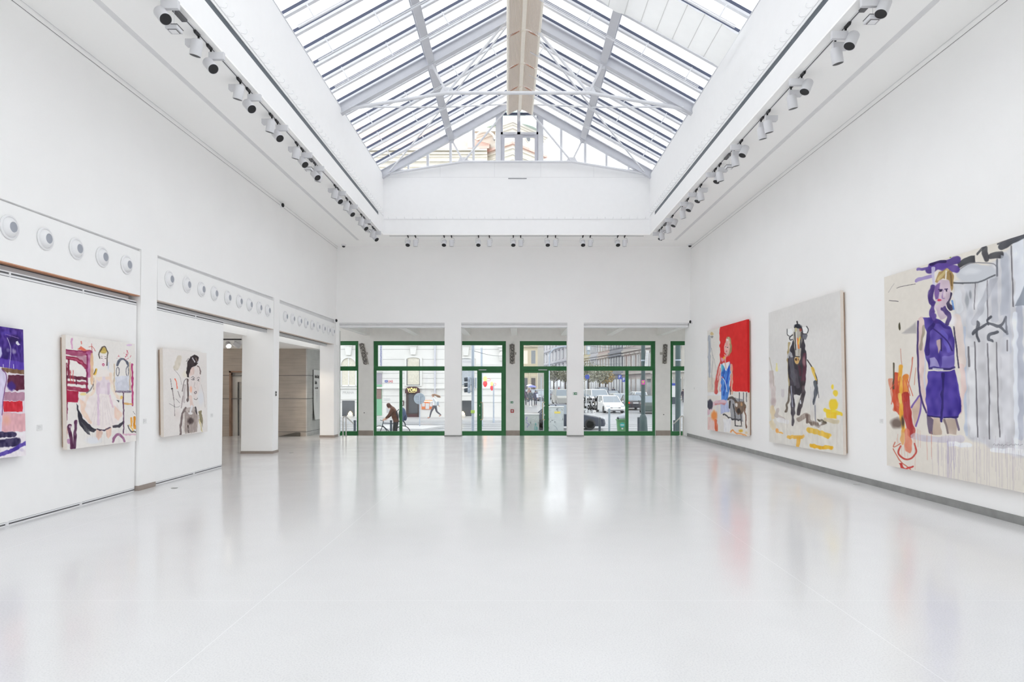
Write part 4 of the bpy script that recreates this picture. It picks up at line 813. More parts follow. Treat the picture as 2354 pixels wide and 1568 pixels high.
A.st([(530, 362), (552, 360)], 4, (90, 80, 80)); A.st([(575, 362), (598, 364)], 4, (90, 80, 80)); A.el(541, 380, 9, 7, (52, 50, 60)); A.el(586, 382, 9, 7, (62, 58, 64)); A.st([(560, 390), (558, 425), (568, 428)], 3, (180, 160, 160)); A.el(560, 460, 15, 19, (186, 58, 112)); A.el(560, 462, 7, 6, (250, 235, 235))
A.st([(725, 470), (750, 420), (790, 396), (840, 420), (860, 480)], 25, (84, 88, 104))
for cx, rx, ry in ((735, 17, 52), (850, 15, 58)): A.st([(cx+rx*math.cos(t*.7), 545+ry*math.sin(t*.7)) for t in range(10)], 9, (88, 90, 104))
A.po([(705, 605), (892, 590), (892, 790), (710, 790)], (216, 219, 229), .85)
for x in range(712, 890, 16): A.st([(x, 620+(x*7) % 60), (x+2, 780)], 4, (150, 150, 172), .6); A.el(x, 785, 8, 16, (76, 50, 82), .7)
A.st([(690, 460), (692, 780)], 14, (206, 186, 160)); A.st([(882, 440), (884, 760)], 20, (206, 182, 156)); A.st([(908, 460), (912, 950)], 22, (180, 48, 110)); A.st([(802, 800), (806, 1050), (806, 1290)], 15, (74, 30, 68)); A.st([(820, 925), (895, 935)], 24, (226, 176, 110))
A.scribble(742, 360, 24, 8, (206, 62, 92)); A.scribble(845, 340, 50, 16, (200, 50, 86), 6); A.el(872, 228, 42, 14, (214, 180, 216), .8); A.po([(715, 880), (750, 890), (742, 920)], (70, 70, 80))
A.st([(918, 1020), (945, 1060)], 4, D); A.st([(898, 1100), (905, 1200)], 14, (228, 160, 60)); A.st([(935, 1090), (938, 1225)], 28, (226, 146, 30)); A.st([(862, 1200), (885, 1255), (950, 1270)], 18, (92, 84, 78)); A.st([(880, 1190), (920, 1250)], 16, (236, 190, 90)); A.st([(810, 1300), (950, 1300)], 20, (222, 176, 196), .8)
A.st([(675, 1390), (700, 1322), (742, 1300), (790, 1332), (820, 1385)], 28, (150, 92, 132)); A.el(442, 1370, 120, 56, (222, 226, 235), .6, .5)
A.st([(160, 1190), (150, 1240), (176, 1320), (180, 1462)], 42, (76, 26, 62)); A.st([(232, 1140), (226, 1250), (214, 1462)], 32, (74, 28, 64)); A.el(162, 1205, 14, 20, (190, 160, 180)); A.el(142, 1385, 26, 36, (170, 112, 160), .7)
A.po([(475, 1230), (552, 1236), (546, 1330), (506, 1376), (480, 1330)], (222, 190, 175)); A.po([(588, 1226), (662, 1214), (656, 1300), (626, 1356), (600, 1320)], (229, 195, 178)); A.st([(488, 1236), (575, 1250), (640, 1216)], 18, (60, 46, 70)); A.po([(668, 1192), (740, 1182), (800, 1135), (802, 1170), (762, 1216), (680, 1222)], (68, 64, 74)); A.dr(320, 940, 1220, 1450, 26, (190, 186, 190))
def onpanel(px, py): return onL(px, py, .042)
def onplain(px, py): return onR(px, py, -.09)
def place(A, Q, ox, oy, sc, f, out, label, side): return hang('painting', A, [f(*p) for p in px4(Q, ox, oy, sc)], out, label, side)
place(A, Q, 130, 750, 5.225, onpanel, (1, 0, 0), 'square canvas of a woman spreading her pale dress among maroon furniture', 'canvas_side')
# -- portrait canvas
Q = [(222, 128), (880, 208), (895, 1385), (240, 1468)]; A = Art(Q, 150, 210, (231, 226, 222))
A.st([(470, 280), (425, 425)], 84, (212, 202, 184), .8); A.el(560, 520, 60, 70, (232, 224, 200), .5, .6); A.el(440, 1130, 70, 120, (221, 211, 206), .6, .7); A.el(795, 880, 60, 150, (224, 225, 229), .8, .6)
A.po([(640, 430), (700, 390), (762, 410), (792, 480), (792, 600), (772, 720), (752, 830), (728, 905), (690, 892), (650, 805), (612, 690), (606, 590)], (227, 217, 213), var=8); A.po([(640, 430), (692, 410), (692, 520), (628, 560)], (224, 198, 188), .8, 8)
A.po([(590, 570), (572, 480), (590, 400), (600, 330), (640, 260), (690, 232), (742, 240), (764, 290), (756, 362), (720, 392), (650, 424), (636, 480), (612, 570)], (46, 35, 38)); A.st([(668, 280), (700, 335)], 18, (224, 220, 222)); A.st([(720, 280), (745, 340)], 10, (150, 130, 120)); A.st([(742, 350), (775, 320)], 10, (225, 225, 230)); A.st([(745, 395), (780, 440), (788, 520)], 14, (120, 102, 98)); A.st([(575, 330), (610, 290)], 8, (60, 50, 50))
A.st([(590, 600), (598, 700), (602, 800), (596, 930)], 28, (86, 70, 68)); A.st([(548, 690), (540, 930)], 44, (182, 172, 170), .7); A.st([(575, 590), (540, 640), (515, 780)], 10, (110, 98, 96))
A.st([(652, 578), (676, 560), (702, 584)], 7, D); A.st([(652, 600), (680, 614), (698, 602)], 7, D); A.el(680, 592, 10, 11, (70, 66, 70)); A.st([(738, 588), (756, 570), (776, 580)], 6, D); A.st([(744, 612), (768, 628)], 8, D); A.el(758, 606, 9, 10, (80, 76, 80)); A.st([(706, 640), (694, 720), (732, 728)], 4, (140, 124, 122))
A.el(716, 800, 24, 24, (112, 98, 98)); A.el(716, 798, 11, 10, (238, 232, 232)); A.st([(690, 892), (726, 906), (746, 880)], 7, D); A.el(645, 750, 22, 62, (249, 182, 152), .85, .5); A.st([(404, 590), (430, 655), (440, 742)], 17, (240, 108, 78)); A.st([(640, 860), (660, 1000)], 50, (226, 196, 184), .7)
A.st([(340, 590), (362, 750), (390, 900), (404, 1150)], 7, (96, 86, 86)); A.st([(390, 450), (480, 560), (500, 680)], 4, (110, 100, 100)); A.st([(450, 780), (482, 870)], 11, (150, 140, 140)); A.el(362, 745, 17, 17, (20, 18, 20), .95, .5); A.st([(320, 965), (430, 1020), (482, 998)], 4, (60, 56, 56)); A.st([(420, 890), (478, 955)], 4, D); A.st([(525, 850), (500, 1030)], 12, (160, 148, 146)); A.st([(800, 680), (840, 850), (860, 1020)], 5, (190, 178, 172)); A.st([(370, 740), (385, 900)], 12, (140, 126, 124), .6)
A.po([(560, 1030), (720, 1010), (764, 1150), (742, 1392), (560, 1418), (520, 1300)], (178, 166, 160), .85); A.st([(565, 1030), (512, 1150), (492, 1300), (492, 1432)], 34, (112, 96, 94)); A.st([(540, 1120), (528, 1400)], 20, (216, 208, 200))
for x in range(570, 745, 22): A.st([(x, 1060+(x % 50)), (x-4, 1390)], 9, (118-(x % 40), 98-(x % 40), 90-(x % 40)), .65)
A.el(640, 1225, 56, 66, (66, 52, 52), .85, .5); A.el(640, 1110, 44, 22, (238, 236, 236), .9, .5); A.st([(664, 1000), (640, 1090)], 30, (228, 226, 228)); A.st([(712, 1015), (732, 1115)], 22, (58, 52, 58)); A.po([(758, 1080), (802, 1070), (822, 1180), (828, 1330), (782, 1230)], (138, 128, 98)); A.st([(768, 1200), (812, 1388)], 16, (214, 200, 150)); A.st([(600, 1290), (610, 1410)], 14, (70, 58, 56)); A.dr(560, 840, 1200, 1380, 12, (130, 116, 108))
place(A, Q, 340, 780, 6.53, onpanel, (1, 0, 0), 'square canvas of a dark haired woman\'s head on pale ground', 'canvas_side')
# -- violet canvas (cut by the frame edge)
Q = [(-400, -10), (253, 85), (285, 1462), (-400, 1534)]; A = Art(Q, 200, 290, (228, 218, 226))
A.po([(-420, -30), (270, 80), (265, 512), (20, 482), (-420, 440)], (62, 36, 128), var=40); A.el(150, 190, 90, 60, (34, 18, 70), .8, .6); A.el(60, 330, 60, 80, (40, 24, 90), .7, .6); A.el(60, 120, 70, 30, (92, 72, 180), .6, .6); A.st([(20, 430), (235, 470)], 90, (98, 70, 184), .75); A.st([(130, 60), (250, 95)], 40, (72, 44, 120), .7); A.el(-200, 250, 120, 150, (80, 50, 150), .7, .5)
A.po([(175, 205), (195, 200), (222, 238), (200, 244), (178, 230)], (228, 226, 234)); A.el(150, 310, 34, 36, (172, 164, 194), .75, .6); A.el(90, 300, 22, 26, (120, 110, 160), .7, .6); A.st([(80, 170), (114, 270), (112, 380), (98, 490)], 6, (196, 188, 214)); A.st([(60, 130), (205, 175)], 6, (140, 110, 180))
for x in (35, 148): A.st([(x, 450), (x+2, 490)], 6, (230, 228, 238))
A.st([(28, 508), (262, 532)], 44, (108, 74, 46)); A.po([(88, 562), (268, 560), (268, 722), (180, 732), (80, 690)], (84, 24, 50)); A.el(125, 682, 62, 60, (66, 40, 124), .95, .4); A.po([(45, 745), (270, 752), (270, 842), (45, 842)], (176, 130, 152)); A.po([(34, 850), (246, 844), (252, 966), (38, 962)], (206, 34, 50)); A.po([(30, 968), (275, 986), (280, 1186), (22, 1190)], (222, 166, 172), .9); A.el(70, 1060, 60, 80, (228, 170, 138), .6, .7)
A.po([(-420, 470), (10, 490), (58, 560), (68, 620), (48, 700), (28, 900), (20, 1192), (-420, 1200)], (214, 206, 232), var=20); A.st([(20, 500), (60, 545), (72, 610), (55, 700), (34, 830), (22, 1000)], 11, (124, 76, 134)); A.el(0, 320, 22, 66, (206, 206, 238), .95, .3); A.st([(-60, 620), (-80, 1100)], 90, (170, 150, 210), .6)
A.po([(-420, 1195), (290, 1190), (290, 1470), (-420, 1545)], (236, 229, 233), .9); A.st([(-300, 1215), (60, 1222), (150, 1222)], 62, (30, 22, 62)); A.st([(-300, 1320), (60, 1318), (182, 1300)], 92, (32, 24, 66)); A.st([(-200, 1500), (60, 1432), (180, 1372), (290, 1318)], 46, (66, 46, 152)); A.el(235, 1400, 40, 26, (206, 196, 216), .7, .6)
place(A, Q, 0, 740, 4.757, onpanel, (1, 0, 0), 'square violet and red canvas cut by the picture edge', 'canvas_violet')
# -- red canvas
Q = [(136, 212), (613, 75), (622, 1480), (138, 1400)]; A = Art(Q, 150, 300, (231, 227, 221))
A.po([(287, 150), (640, 50), (640, 938), (287, 938)], (220, 24, 24), var=8); A.po([(138, 760), (282, 790), (270, 962), (138, 962)], (221, 211, 197), .8); A.st([(162, 280), (160, 760)], 30, (150, 160, 176), .7); A.st([(186, 420), (204, 560), (190, 720), (196, 920)], 5, (150, 150, 150)); A.st([(205, 500), (240, 660), (245, 770)], 4, (170, 168, 165)); A.el(190, 245, 26, 22, (206, 182, 120), .8, .5); A.el(192, 282, 16, 18, (130, 130, 130), .8, .4)
A.st([(138, 968), (300, 968)], 40, (236, 236, 238)); A.po([(400, 1005), (565, 1030), (565, 1300), (420, 1282)], (152, 152, 158), .9)
for x, w in ((520, 10), (570, 9), (606, 9)): A.st([(x, 950), (x+2, 1060)], w, (74, 74, 84))
A.po([(290, 1040), (382, 1040), (404, 1180), (300, 1204)], (182, 192, 226)); A.po([(140, 1250), (235, 1240), (232, 1412), (140, 1402)], (238, 205, 200)); A.st([(150, 1200), (190, 1110), (270, 1062), (352, 1062)], 42, (224, 190, 202)); A.st([(230, 1090), (350, 1085)], 22, (214, 130, 130), .7); A.el(168, 1092, 34, 72, (60, 60, 76)); A.el(220, 1230, 48, 76, (246, 146, 72), .95, .5); A.st([(240, 1290), (246, 1412)], 34, (224, 96, 52))
A.st([(312, 575), (272, 700), (246, 850), (240, 950)], 40, (204, 74, 70)); A.st([(290, 640), (260, 800)], 14, (232, 190, 180), .8)
A.po([(296, 610), (402, 580), (422, 700), (402, 1000), (300, 1042), (288, 820)], (234, 235, 241)); A.po([(308, 600), (360, 682), (410, 588), (420, 640), (408, 800), (402, 940), (372, 1042), (308, 1042), (300, 820)], (68, 128, 214), var=40); A.el(316, 650, 18, 50, (92, 192, 206), .9, .5); A.st([(345, 650), (330, 740), (352, 850), (330, 985)], 16, (32, 82, 182)); A.st([(395, 640), (385, 760), (345, 900)], 18, (26, 70, 190), .9); A.st([(310, 760), (350, 820), (372, 940)], 10, (212, 228, 246)); A.st([(330, 600), (362, 680), (380, 600)], 20, (240, 240, 244)); A.el(325, 770, 8, 10, (200, 80, 90))
A.st([(424, 615), (433, 780), (430, 965)], 22, (229, 186, 160)); A.st([(412, 880), (414, 975)], 11, (70, 66, 76)); A.el(322, 552, 26, 30, (226, 170, 190), .9, .5); A.el(338, 536, 12, 20, (235, 195, 60), .9, .5)
A.po([(352, 330), (380, 285), (402, 276), (426, 322), (432, 400), (422, 470), (398, 520), (375, 430)], (166, 146, 104)); A.po([(362, 310), (396, 320), (410, 400), (396, 480), (372, 525), (350, 472), (342, 392)], (229, 188, 178)); A.st([(392, 290), (408, 360)], 10, (214, 200, 170)); A.el(370, 380, 10, 30, (232, 150, 140), .7, .6); A.el(382, 410, 7, 6, D); A.el(360, 405, 6, 5, D); A.el(368, 455, 9, 6, (190, 80, 100)); A.el(378, 322, 12, 14, (240, 225, 225)); A.st([(352, 500), (350, 600), (362, 660)], 16, (226, 186, 170))
A.st([(390, 1030), (440, 1015), (482, 1062)], 28, (72, 62, 58)); A.po([(468, 1060), (580, 1060), (602, 1130), (562, 1202), (500, 1222), (468, 1150)], (122, 100, 84)); A.el(488, 1100, 16, 24, (228, 222, 216)); A.el(510, 1170, 24, 36, (54, 46, 44)); A.el(548, 1090, 14, 26, (190, 150, 110)); A.st([(410, 1060), (405, 1130)], 22, (50, 44, 44)); A.st([(446, 1090), (466, 1200), (472, 1342)], 12, (44, 42, 42)); A.st([(540, 1190), (546, 1342)], 11, (60, 52, 50)); A.st([(584, 1130), (606, 1372)], 15, (112, 72, 52)); A.st([(330, 1212), (440, 1270), (540, 1280)], 18, (58, 56, 60)); A.st([(470, 1352), (552, 1356)], 11, (50, 48, 50))
A.po([(330, 1270), (422, 1262), (412, 1432), (330, 1432)], (236, 236, 239), .9); A.st([(420, 1430), (442, 1400), (480, 1440), (560, 1460), (610, 1482)], 18, (236, 160, 92)); A.el(535, 1418, 34, 26, (226, 178, 54), .9, .5); A.el(600, 1440, 20, 24, (226, 200, 140), .7, .6); A.dr(240, 330, 1060, 1420, 10, (200, 200, 220))
place(A, Q, 1600, 720, 5.226, onplain, (-1, 0, 0), 'tall canvas with a red field and a figure in a blue vest', 'red')
# -- bull canvas
Q = [(65, 265), (693, 68), (722, 1514), (70, 1398)]; A = Art(Q, 220, 380, (224, 222, 219))
A.po([(60, 1050), (730, 1080), (730, 1530), (60, 1410)], (227, 222, 211), .7, 200); A.st([(90, 780), (112, 1060)], 44, (204, 190, 186), .8); A.el(105, 1040, 32, 46, (176, 156, 156), .6, .6); A.st([(132, 700), (134, 760)], 15, (236, 226, 150), .8); A.el(190, 958, 18, 44, (204, 198, 200), .8); A.st([(100, 1090), (104, 1180)], 40, (220, 196, 150), .7); A.st([(150, 1110), (135, 1160), (200, 1195)], 30, (186, 172, 168), .7); A.st([(72, 650), (100, 790), (110, 900)], 6, (170, 160, 140), .6)
A.st([(245, 520), (236, 640), (240, 800), (248, 960)], 16, (172, 152, 108)); A.st([(246, 900), (238, 1010), (214, 1122)], 18, (104, 90, 78)); A.el(340, 1060, 30, 90, (206, 200, 184), .6, .6)
A.st([(405, 668), (450, 740), (486, 822), (490, 880)], 11, (72, 66, 62)); A.st([(448, 740), (482, 842)], 22, (226, 186, 70)); A.st([(472, 860), (478, 960), (456, 1062)], 34, (64, 70, 80), .9, .6); A.st([(490, 880), (505, 1000)], 6, (90, 90, 96))
A.st([(470, 1070), (478, 1230)], 9, (90, 96, 110), .6)
A.po([(236, 640), (276, 500), (290, 420), (280, 385), (318, 352), (356, 375), (372, 430), (386, 540), (402, 650), (396, 760), (382, 870), (338, 980), (290, 975), (250, 870), (232, 760)], (50, 45, 53)); A.st([(262, 660), (272, 760), (292, 870)], 42, (112, 112, 122), .65); A.st([(300, 760), (320, 900)], 30, (96, 90, 98), .6); A.st([(376, 620), (380, 760), (364, 862)], 28, (92, 46, 62)); A.el(378, 680, 14, 50, (156, 116, 120), .8, .5); A.st([(330, 730), (345, 800)], 26, (80, 36, 50), .8)
A.st([(266, 860), (272, 1000), (279, 1100), (275, 1242)], 36, (70, 64, 72), .95, .45); A.st([(262, 900), (274, 1080)], 10, (160, 160, 176)); A.st([(362, 870), (366, 960), (346, 1060), (326, 1142)], 36, (58, 50, 56)); A.el(346, 1040, 9, 22, (216, 216, 222)); A.el(368, 910, 16, 30, (110, 90, 96), .8, .5)
A.st([(235, 640), (255, 600), (270, 640)], 22, (206, 206, 210), .8)
A.po([(284, 400), (352, 395), (362, 480), (346, 600), (337, 690), (316, 716), (298, 690), (292, 600), (280, 490)], (190, 184, 172)); A.st([(294, 430), (302, 580)], 9, (64, 60, 62)); A.st([(318, 480), (325, 562)], 20, (231, 130, 60)); A.st([(340, 470), (326, 530)], 11, (232, 202, 92)); A.el(346, 405, 14, 26, (150, 66, 56), .9, .5); A.st([(352, 430), (345, 560)], 12, (60, 54, 56), .8); A.st([(310, 420), (312, 640)], 8, (226, 224, 220)); A.el(302, 405, 10, 22, (206, 200, 140), .8, .5); A.el(317, 670, 24, 38, (214, 172, 106)); A.el(306, 662, 6, 12, (60, 34, 26)); A.el(328, 660, 6, 12, (90, 44, 26)); A.st([(300, 638), (334, 640)], 8, (40, 34, 36)); A.st([(302, 708), (332, 708)], 7, (90, 66, 50))
A.el(320, 374, 42, 24, (38, 41, 52), .95, .3); A.st([(318, 352), (314, 335)], 12, D); A.po([(230, 400), (262, 400), (277, 432), (252, 456), (228, 442)], (246, 246, 242)); A.st([(226, 402), (229, 448), (246, 462)], 7, (70, 72, 74)); A.po([(358, 380), (396, 377), (412, 402), (402, 432), (370, 437)], (247, 247, 243)); A.st([(398, 377), (414, 406), (404, 434)], 9, (52, 54, 58)); A.st([(276, 452), (250, 472), (254, 494), (272, 490)], 9, (40, 40, 44)); A.po([(366, 440), (402, 445), (392, 490), (371, 490)], (112, 112, 122)); A.st([(366, 442), (398, 442)], 7, D)
A.el(630, 898, 15, 27, (247, 212, 66)); A.el(650, 956, 26, 33, (247, 210, 66)); A.el(634, 1060, 48, 60, (246, 206, 50), .95, .2); A.st([(560, 1112), (696, 1142)], 36, (246, 206, 34)); A.po([(570, 1130), (665, 1130), (660, 1185), (580, 1180)], (242, 200, 50)); A.st([(565, 1195), (670, 1215)], 36, (206, 190, 150), .7)
A.st([(330, 1195), (400, 1160), (430, 1215), (505, 1248)], 42, (150, 134, 124), .85); A.st([(400, 1160), (408, 1220)], 22, (110, 92, 84)); A.st([(430, 1222), (500, 1240), (562, 1222)], 26, (108, 92, 80), .9); A.st([(505, 1200), (560, 1215)], 20, (90, 80, 64)); A.el(516, 1232, 14, 18, (240, 240, 238)); A.st([(150, 1200), (230, 1215)], 40, (236, 236, 238), .8)
A.st([(418, 1286), (500, 1308), (588, 1340)], 46, (236, 190, 62)); A.st([(236, 1356), (358, 1350)], 32, (236, 182, 70)); A.st([(332, 1362), (316, 1432)], 32, (236, 178, 66)); A.st([(440, 1430), (530, 1445), (616, 1448)], 34, (240, 180, 30)); A.el(140, 1300, 18, 26, (241, 166, 78), .9, .4); A.st([(150, 1310), (182, 1320)], 14, (240, 180, 90)); A.st([(90, 1220), (110, 1270)], 44, (226, 206, 160), .6); A.dr(90, 700, 1100, 1500, 46, (206, 196, 186)); A.dr(430, 480, 880, 1240, 6, (150, 150, 170))
place(A, Q, 1750, 650, 3.8225, onplain, (-1, 0, 0), 'large cream canvas of a black bull facing forward with yellow marks', 'canvas_side')
# -- purple dress canvas (cut by the frame edge)
Q = [(57, 272), (1042, -31), (1042, 1559), (73, 1365)]; A = Art(Q, 380, 540, (228, 222, 212))
A.po([(455, 300), (700, 180), (870, 20), (1060, -50), (1060, 1300), (820, 1320), (530, 1205), (505, 600), (460, 480)], (211, 211, 215), .95, 20, 22)
for x, y0, y1, w, c in ((480, 310, 460, 40, (224, 226, 230)), (545, 330, 600, 40, (206, 208, 214)), (620, 300, 520, 50, (222, 224, 228)), (690, 280, 520, 40, (190, 192, 200)), (760, 150, 700, 50, (196, 199, 208)), (835, 60, 430, 60, (226, 230, 238)), (840, 450, 1200, 40, (182, 186, 200)), (560, 700, 1180, 40, (226, 226, 228)), (620, 660, 1190, 44, (204, 203, 206)), (690, 660, 1200, 40, (214, 213, 214)), (755, 640, 1200, 50, (216, 216, 220)), (815, 480, 1290, 26, (236, 240, 247)), (930, 0, 1250, 120, (214, 216, 222)), (520, 560, 1190, 16, (190, 200, 216)), (1010, 0, 1250, 60, (190, 192, 200))): A.st([(x, y0), (x+6, (y0+y1)/2), (x+10, y1)], w, c, .8)
for p, w in (([(580, 650), (590, 900), (598, 1202)], 8), ([(655, 660), (664, 900), (666, 1212)], 8), ([(708, 650), (718, 1040), (728, 1202)], 7), ([(655, 290), (656, 520)], 6), ([(585, 300), (580, 460)], 5), ([(795, 90), (806, 440)], 8), ([(545, 680), (548, 790)], 12), ([(460, 300), (515, 310)], 5), ([(905, 40), (915, 1200)], 8), ([(770, 640), (770, 700)], 7)): A.st(p, w, (96, 92, 98), .8)
A.st([(700, 275), (640, 400), (580, 540)], 34, (176, 178, 186), .6); A.el(590, 248, 128, 54, (202, 205, 210), .95, .12); A.el(560, 240, 70, 24, (222, 224, 228), .8, .6); A.st([(470, 240), (560, 192), (680, 192), (712, 215)], 6, (130, 130, 136)); A.st([(460, 305), (600, 300), (700, 258)], 9, (100, 102, 108)); A.st([(712, 170), (712, 262)], 12, (120, 122, 130))
A.po([(485, 185), (580, 140), (583, 186), (480, 216)], (68, 69, 74)); A.st([(600, 130), (632, 100)], 18, (84, 84, 88)); A.st([(636, 110), (655, 165)], 34, (62, 62, 68)); A.st([(680, 150), (740, 140)], 34, (64, 64, 70)); A.st([(735, 100), (800, 62), (900, 20)], 34, (58, 60, 68)); A.st([(715, 80), (860, 30)], 10, (90, 90, 96)); A.po([(740, 140), (775, 145), (780, 480), (730, 500)], (186, 190, 200), .7)
A.st([(570, 596), (605, 572), (660, 542), (722, 560), (766, 508)], 17, (82, 84, 92)); A.st([(602, 536), (594, 600), (606, 645)], 15, (86, 88, 96)); A.st([(676, 500), (654, 520), (664, 550)], 17, (82, 84, 92)); A.st([(684, 642), (660, 640), (664, 610), (714, 590)], 17, (84, 86, 94)); A.st([(766, 505), (768, 600)], 15, (120, 122, 132)); A.st([(720, 560), (760, 590)], 14, (100, 102, 110)); A.el(535, 410, 14, 60, (150, 154, 160), .7, .5); A.el(556, 370, 10, 30, (130, 134, 140), .7, .5); A.po([(815, 434), (880, 300), (900, 436)], (150, 156, 168))
A.st([(318, 228), (400, 198), (484, 170)], 42, (76, 54, 132)); A.st([(250, 232), (330, 210)], 16, (104, 84, 160)); A.st([(246, 290), (335, 262)], 20, (150, 132, 196), .8); A.st([(335, 205), (470, 222)], 44, (92, 66, 152), .9); A.st([(330, 195), (410, 180)], 16, (40, 26, 80)); A.st([(338, 215), (345, 330)], 16, (205, 200, 226)); A.el(440, 155, 8, 6, (130, 160, 50))
A.st([(130, 336), (175, 322), (238, 310)], 3, D, .8); A.st([(88, 408), (138, 414)], 4, D, .7); A.el(143, 560, 8, 27, (64, 60, 38)); A.po([(158, 602), (205, 560), (242, 530), (242, 602)], (168, 164, 164), .7, 10); A.st([(80, 360), (115, 310)], 3, (150, 145, 140), .6)
A.st([(150, 690), (160, 800)], 4, (190, 120, 100), .7); A.st([(222, 740), (205, 860), (190, 960)], 6, (200, 100, 76), .8); A.st([(238, 800), (230, 900)], 4, (200, 120, 90), .7); A.st([(95, 870), (120, 1040)], 22, (214, 120, 90), .7); A.st([(130, 840), (124, 1000), (152, 1062)], 36, (204, 72, 42)); A.st([(112, 775), (112, 920)], 10, (84, 74, 56)); A.st([(150, 790), (155, 1000), (168, 1160)], 26, (237, 172, 60)); A.st([(182, 850), (176, 985)], 30, (226, 132, 52)); A.st([(178, 960), (196, 1080), (216, 1185)], 42, (168, 38, 40)); A.st([(140, 950), (150, 1000)], 18, (240, 200, 110)); A.el(130, 1120, 44, 34, (106, 88, 80), .85, .5); A.el(168, 1110, 12, 44, (60, 50, 52), .8, .5); A.st([(188, 1175), (202, 1275)], 38, (221, 122, 92), .85); A.st([(160, 1160), (165, 1240)], 18, (236, 180, 100), .8)
for k in range(9): a = A.rng.random(); A.st([(125+70*a, 820+60*A.rng.random()), (80+150*a, 900+130*A.rng.random())], 5, (206, 90, 66), .75)
A.st([(150, 1255), (140, 1300), (190, 1332), (242, 1292), (232, 1240)], 10, (196, 72, 62)); A.st([(110, 1270), (150, 1340), (210, 1390)], 6, (200, 110, 90)); A.st([(150, 1352), (176, 1392), (222, 1372)], 13, (200, 60, 56)); A.st([(120, 1230), (112, 1260), (150, 1240)], 6, (200, 110, 90))
A.po([(212, 1025), (262, 958), (268, 1052), (236, 1152)], (206, 180, 160)); A.st([(215, 1030), (264, 962), (266, 1050), (240, 1140)], 10, (112, 84, 168))
A.st([(230, 1198), (360, 1215), (500, 1212)], 34, (204, 198, 210), .75); A.st([(430, 1240), (552, 1246)], 24, (243, 245, 250)); A.st([(690, 1275), (800, 1285), (900, 1300)], 32, (242, 245, 250))
# figure
A.st([(274, 520), (264, 650), (276, 800), (292, 950), (342, 1122)], 38, (221, 196, 191)); A.st([(254, 530), (250, 700), (262, 930), (300, 1060)], 11, (66, 48, 106)); A.st([(288, 560), (268, 690)], 16, (150, 140, 120), .7); A.st([(300, 700), (290, 860), (310, 1000)], 10, (206, 210, 222), .8)
A.st([(478, 505), (500, 650), (506, 780)], 46, (229, 214, 207)); A.st([(508, 790), (516, 920), (492, 1052)], 28, (226, 202, 196)); A.st([(460, 560), (484, 760), (490, 800)], 9, (56, 50, 76)); A.st([(470, 890), (494, 1000), (480, 1080)], 14, (72, 60, 110)); A.el(450, 520, 34, 50, (240, 238, 242), .8, .6)
A.po([(300, 1060), (345, 1100), (352, 1185), (318, 1180)], (104, 90, 112)); A.po([(345, 1090), (387, 1095), (386, 1188), (338, 1185)], (196, 176, 158)); A.po([(398, 1095), (478, 1088), (472, 1190), (416, 1188)], (190, 172, 158)); A.st([(405, 1100), (425, 1180)], 12, (130, 116, 116)); A.st([(470, 1090), (488, 1160)], 12, (110, 96, 120))
A.po([(282, 510), (350, 498), (440, 560), (462, 620), (456, 808), (312, 806), (288, 700), (302, 600)], (78, 61, 152), var=40); A.st([(345, 540), (312, 600), (308, 720)], 24, (52, 36, 114)); A.st([(400, 590), (432, 700)], 26, (106, 94, 188)); A.st([(330, 560), (420, 640), (450, 700)], 8, (52, 38, 110)); A.st([(360, 530), (430, 570)], 16, (60, 44, 126)); A.po([(364, 642), (388, 630), (386, 690), (370, 712)], (192, 168, 166)); A.st([(386, 630), (388, 700)], 7, (42, 30, 80)); A.po([(320, 742), (350, 735), (380, 790), (318, 796)], (168, 160, 208), .9); A.po([(390, 735), (456, 728), (456, 800), (392, 800)], (128, 116, 190), .8)
A.po([(310, 822), (460, 812), (490, 900), (500, 1050), (478, 1088), (404, 1088), (392, 1118), (380, 1088), (308, 1078), (296, 950)], (71, 54, 152), var=36); A.st([(396, 830), (392, 960), (392, 1112)], 13, (42, 30, 102)); A.el(345, 930, 26, 70, (88, 70, 172), .6, .7); A.el(450, 960, 26, 80, (92, 74, 176), .6, .7); A.st([(318, 806), (458, 800)], 14, (60, 50, 110)); A.st([(340, 806), (395, 808)], 9, (200, 200, 214)); A.st([(310, 1078), (380, 1088)], 8, (40, 30, 90)); A.st([(404, 1088), (480, 1084)], 8, (40, 30, 90))
A.po([(350, 440), (412, 430), (418, 505), (378, 516)], (206, 187, 202)); A.st([(345, 425), (330, 490), (356, 525)], 26, (74, 50, 132)); A.st([(400, 455), (432, 500), (425, 540)], 28, (62, 44, 108)); A.el(345, 500, 18, 22, (96, 74, 150)); A.st([(335, 330), (326, 390), (340, 432)], 30, (62, 40, 116)); A.st([(440, 370), (424, 420), (442, 455)], 26, (46, 36, 72)); A.el(438, 370, 14, 14, (40, 32, 66)); A.st([(450, 410), (458, 460)], 10, (90, 140, 210), .8)
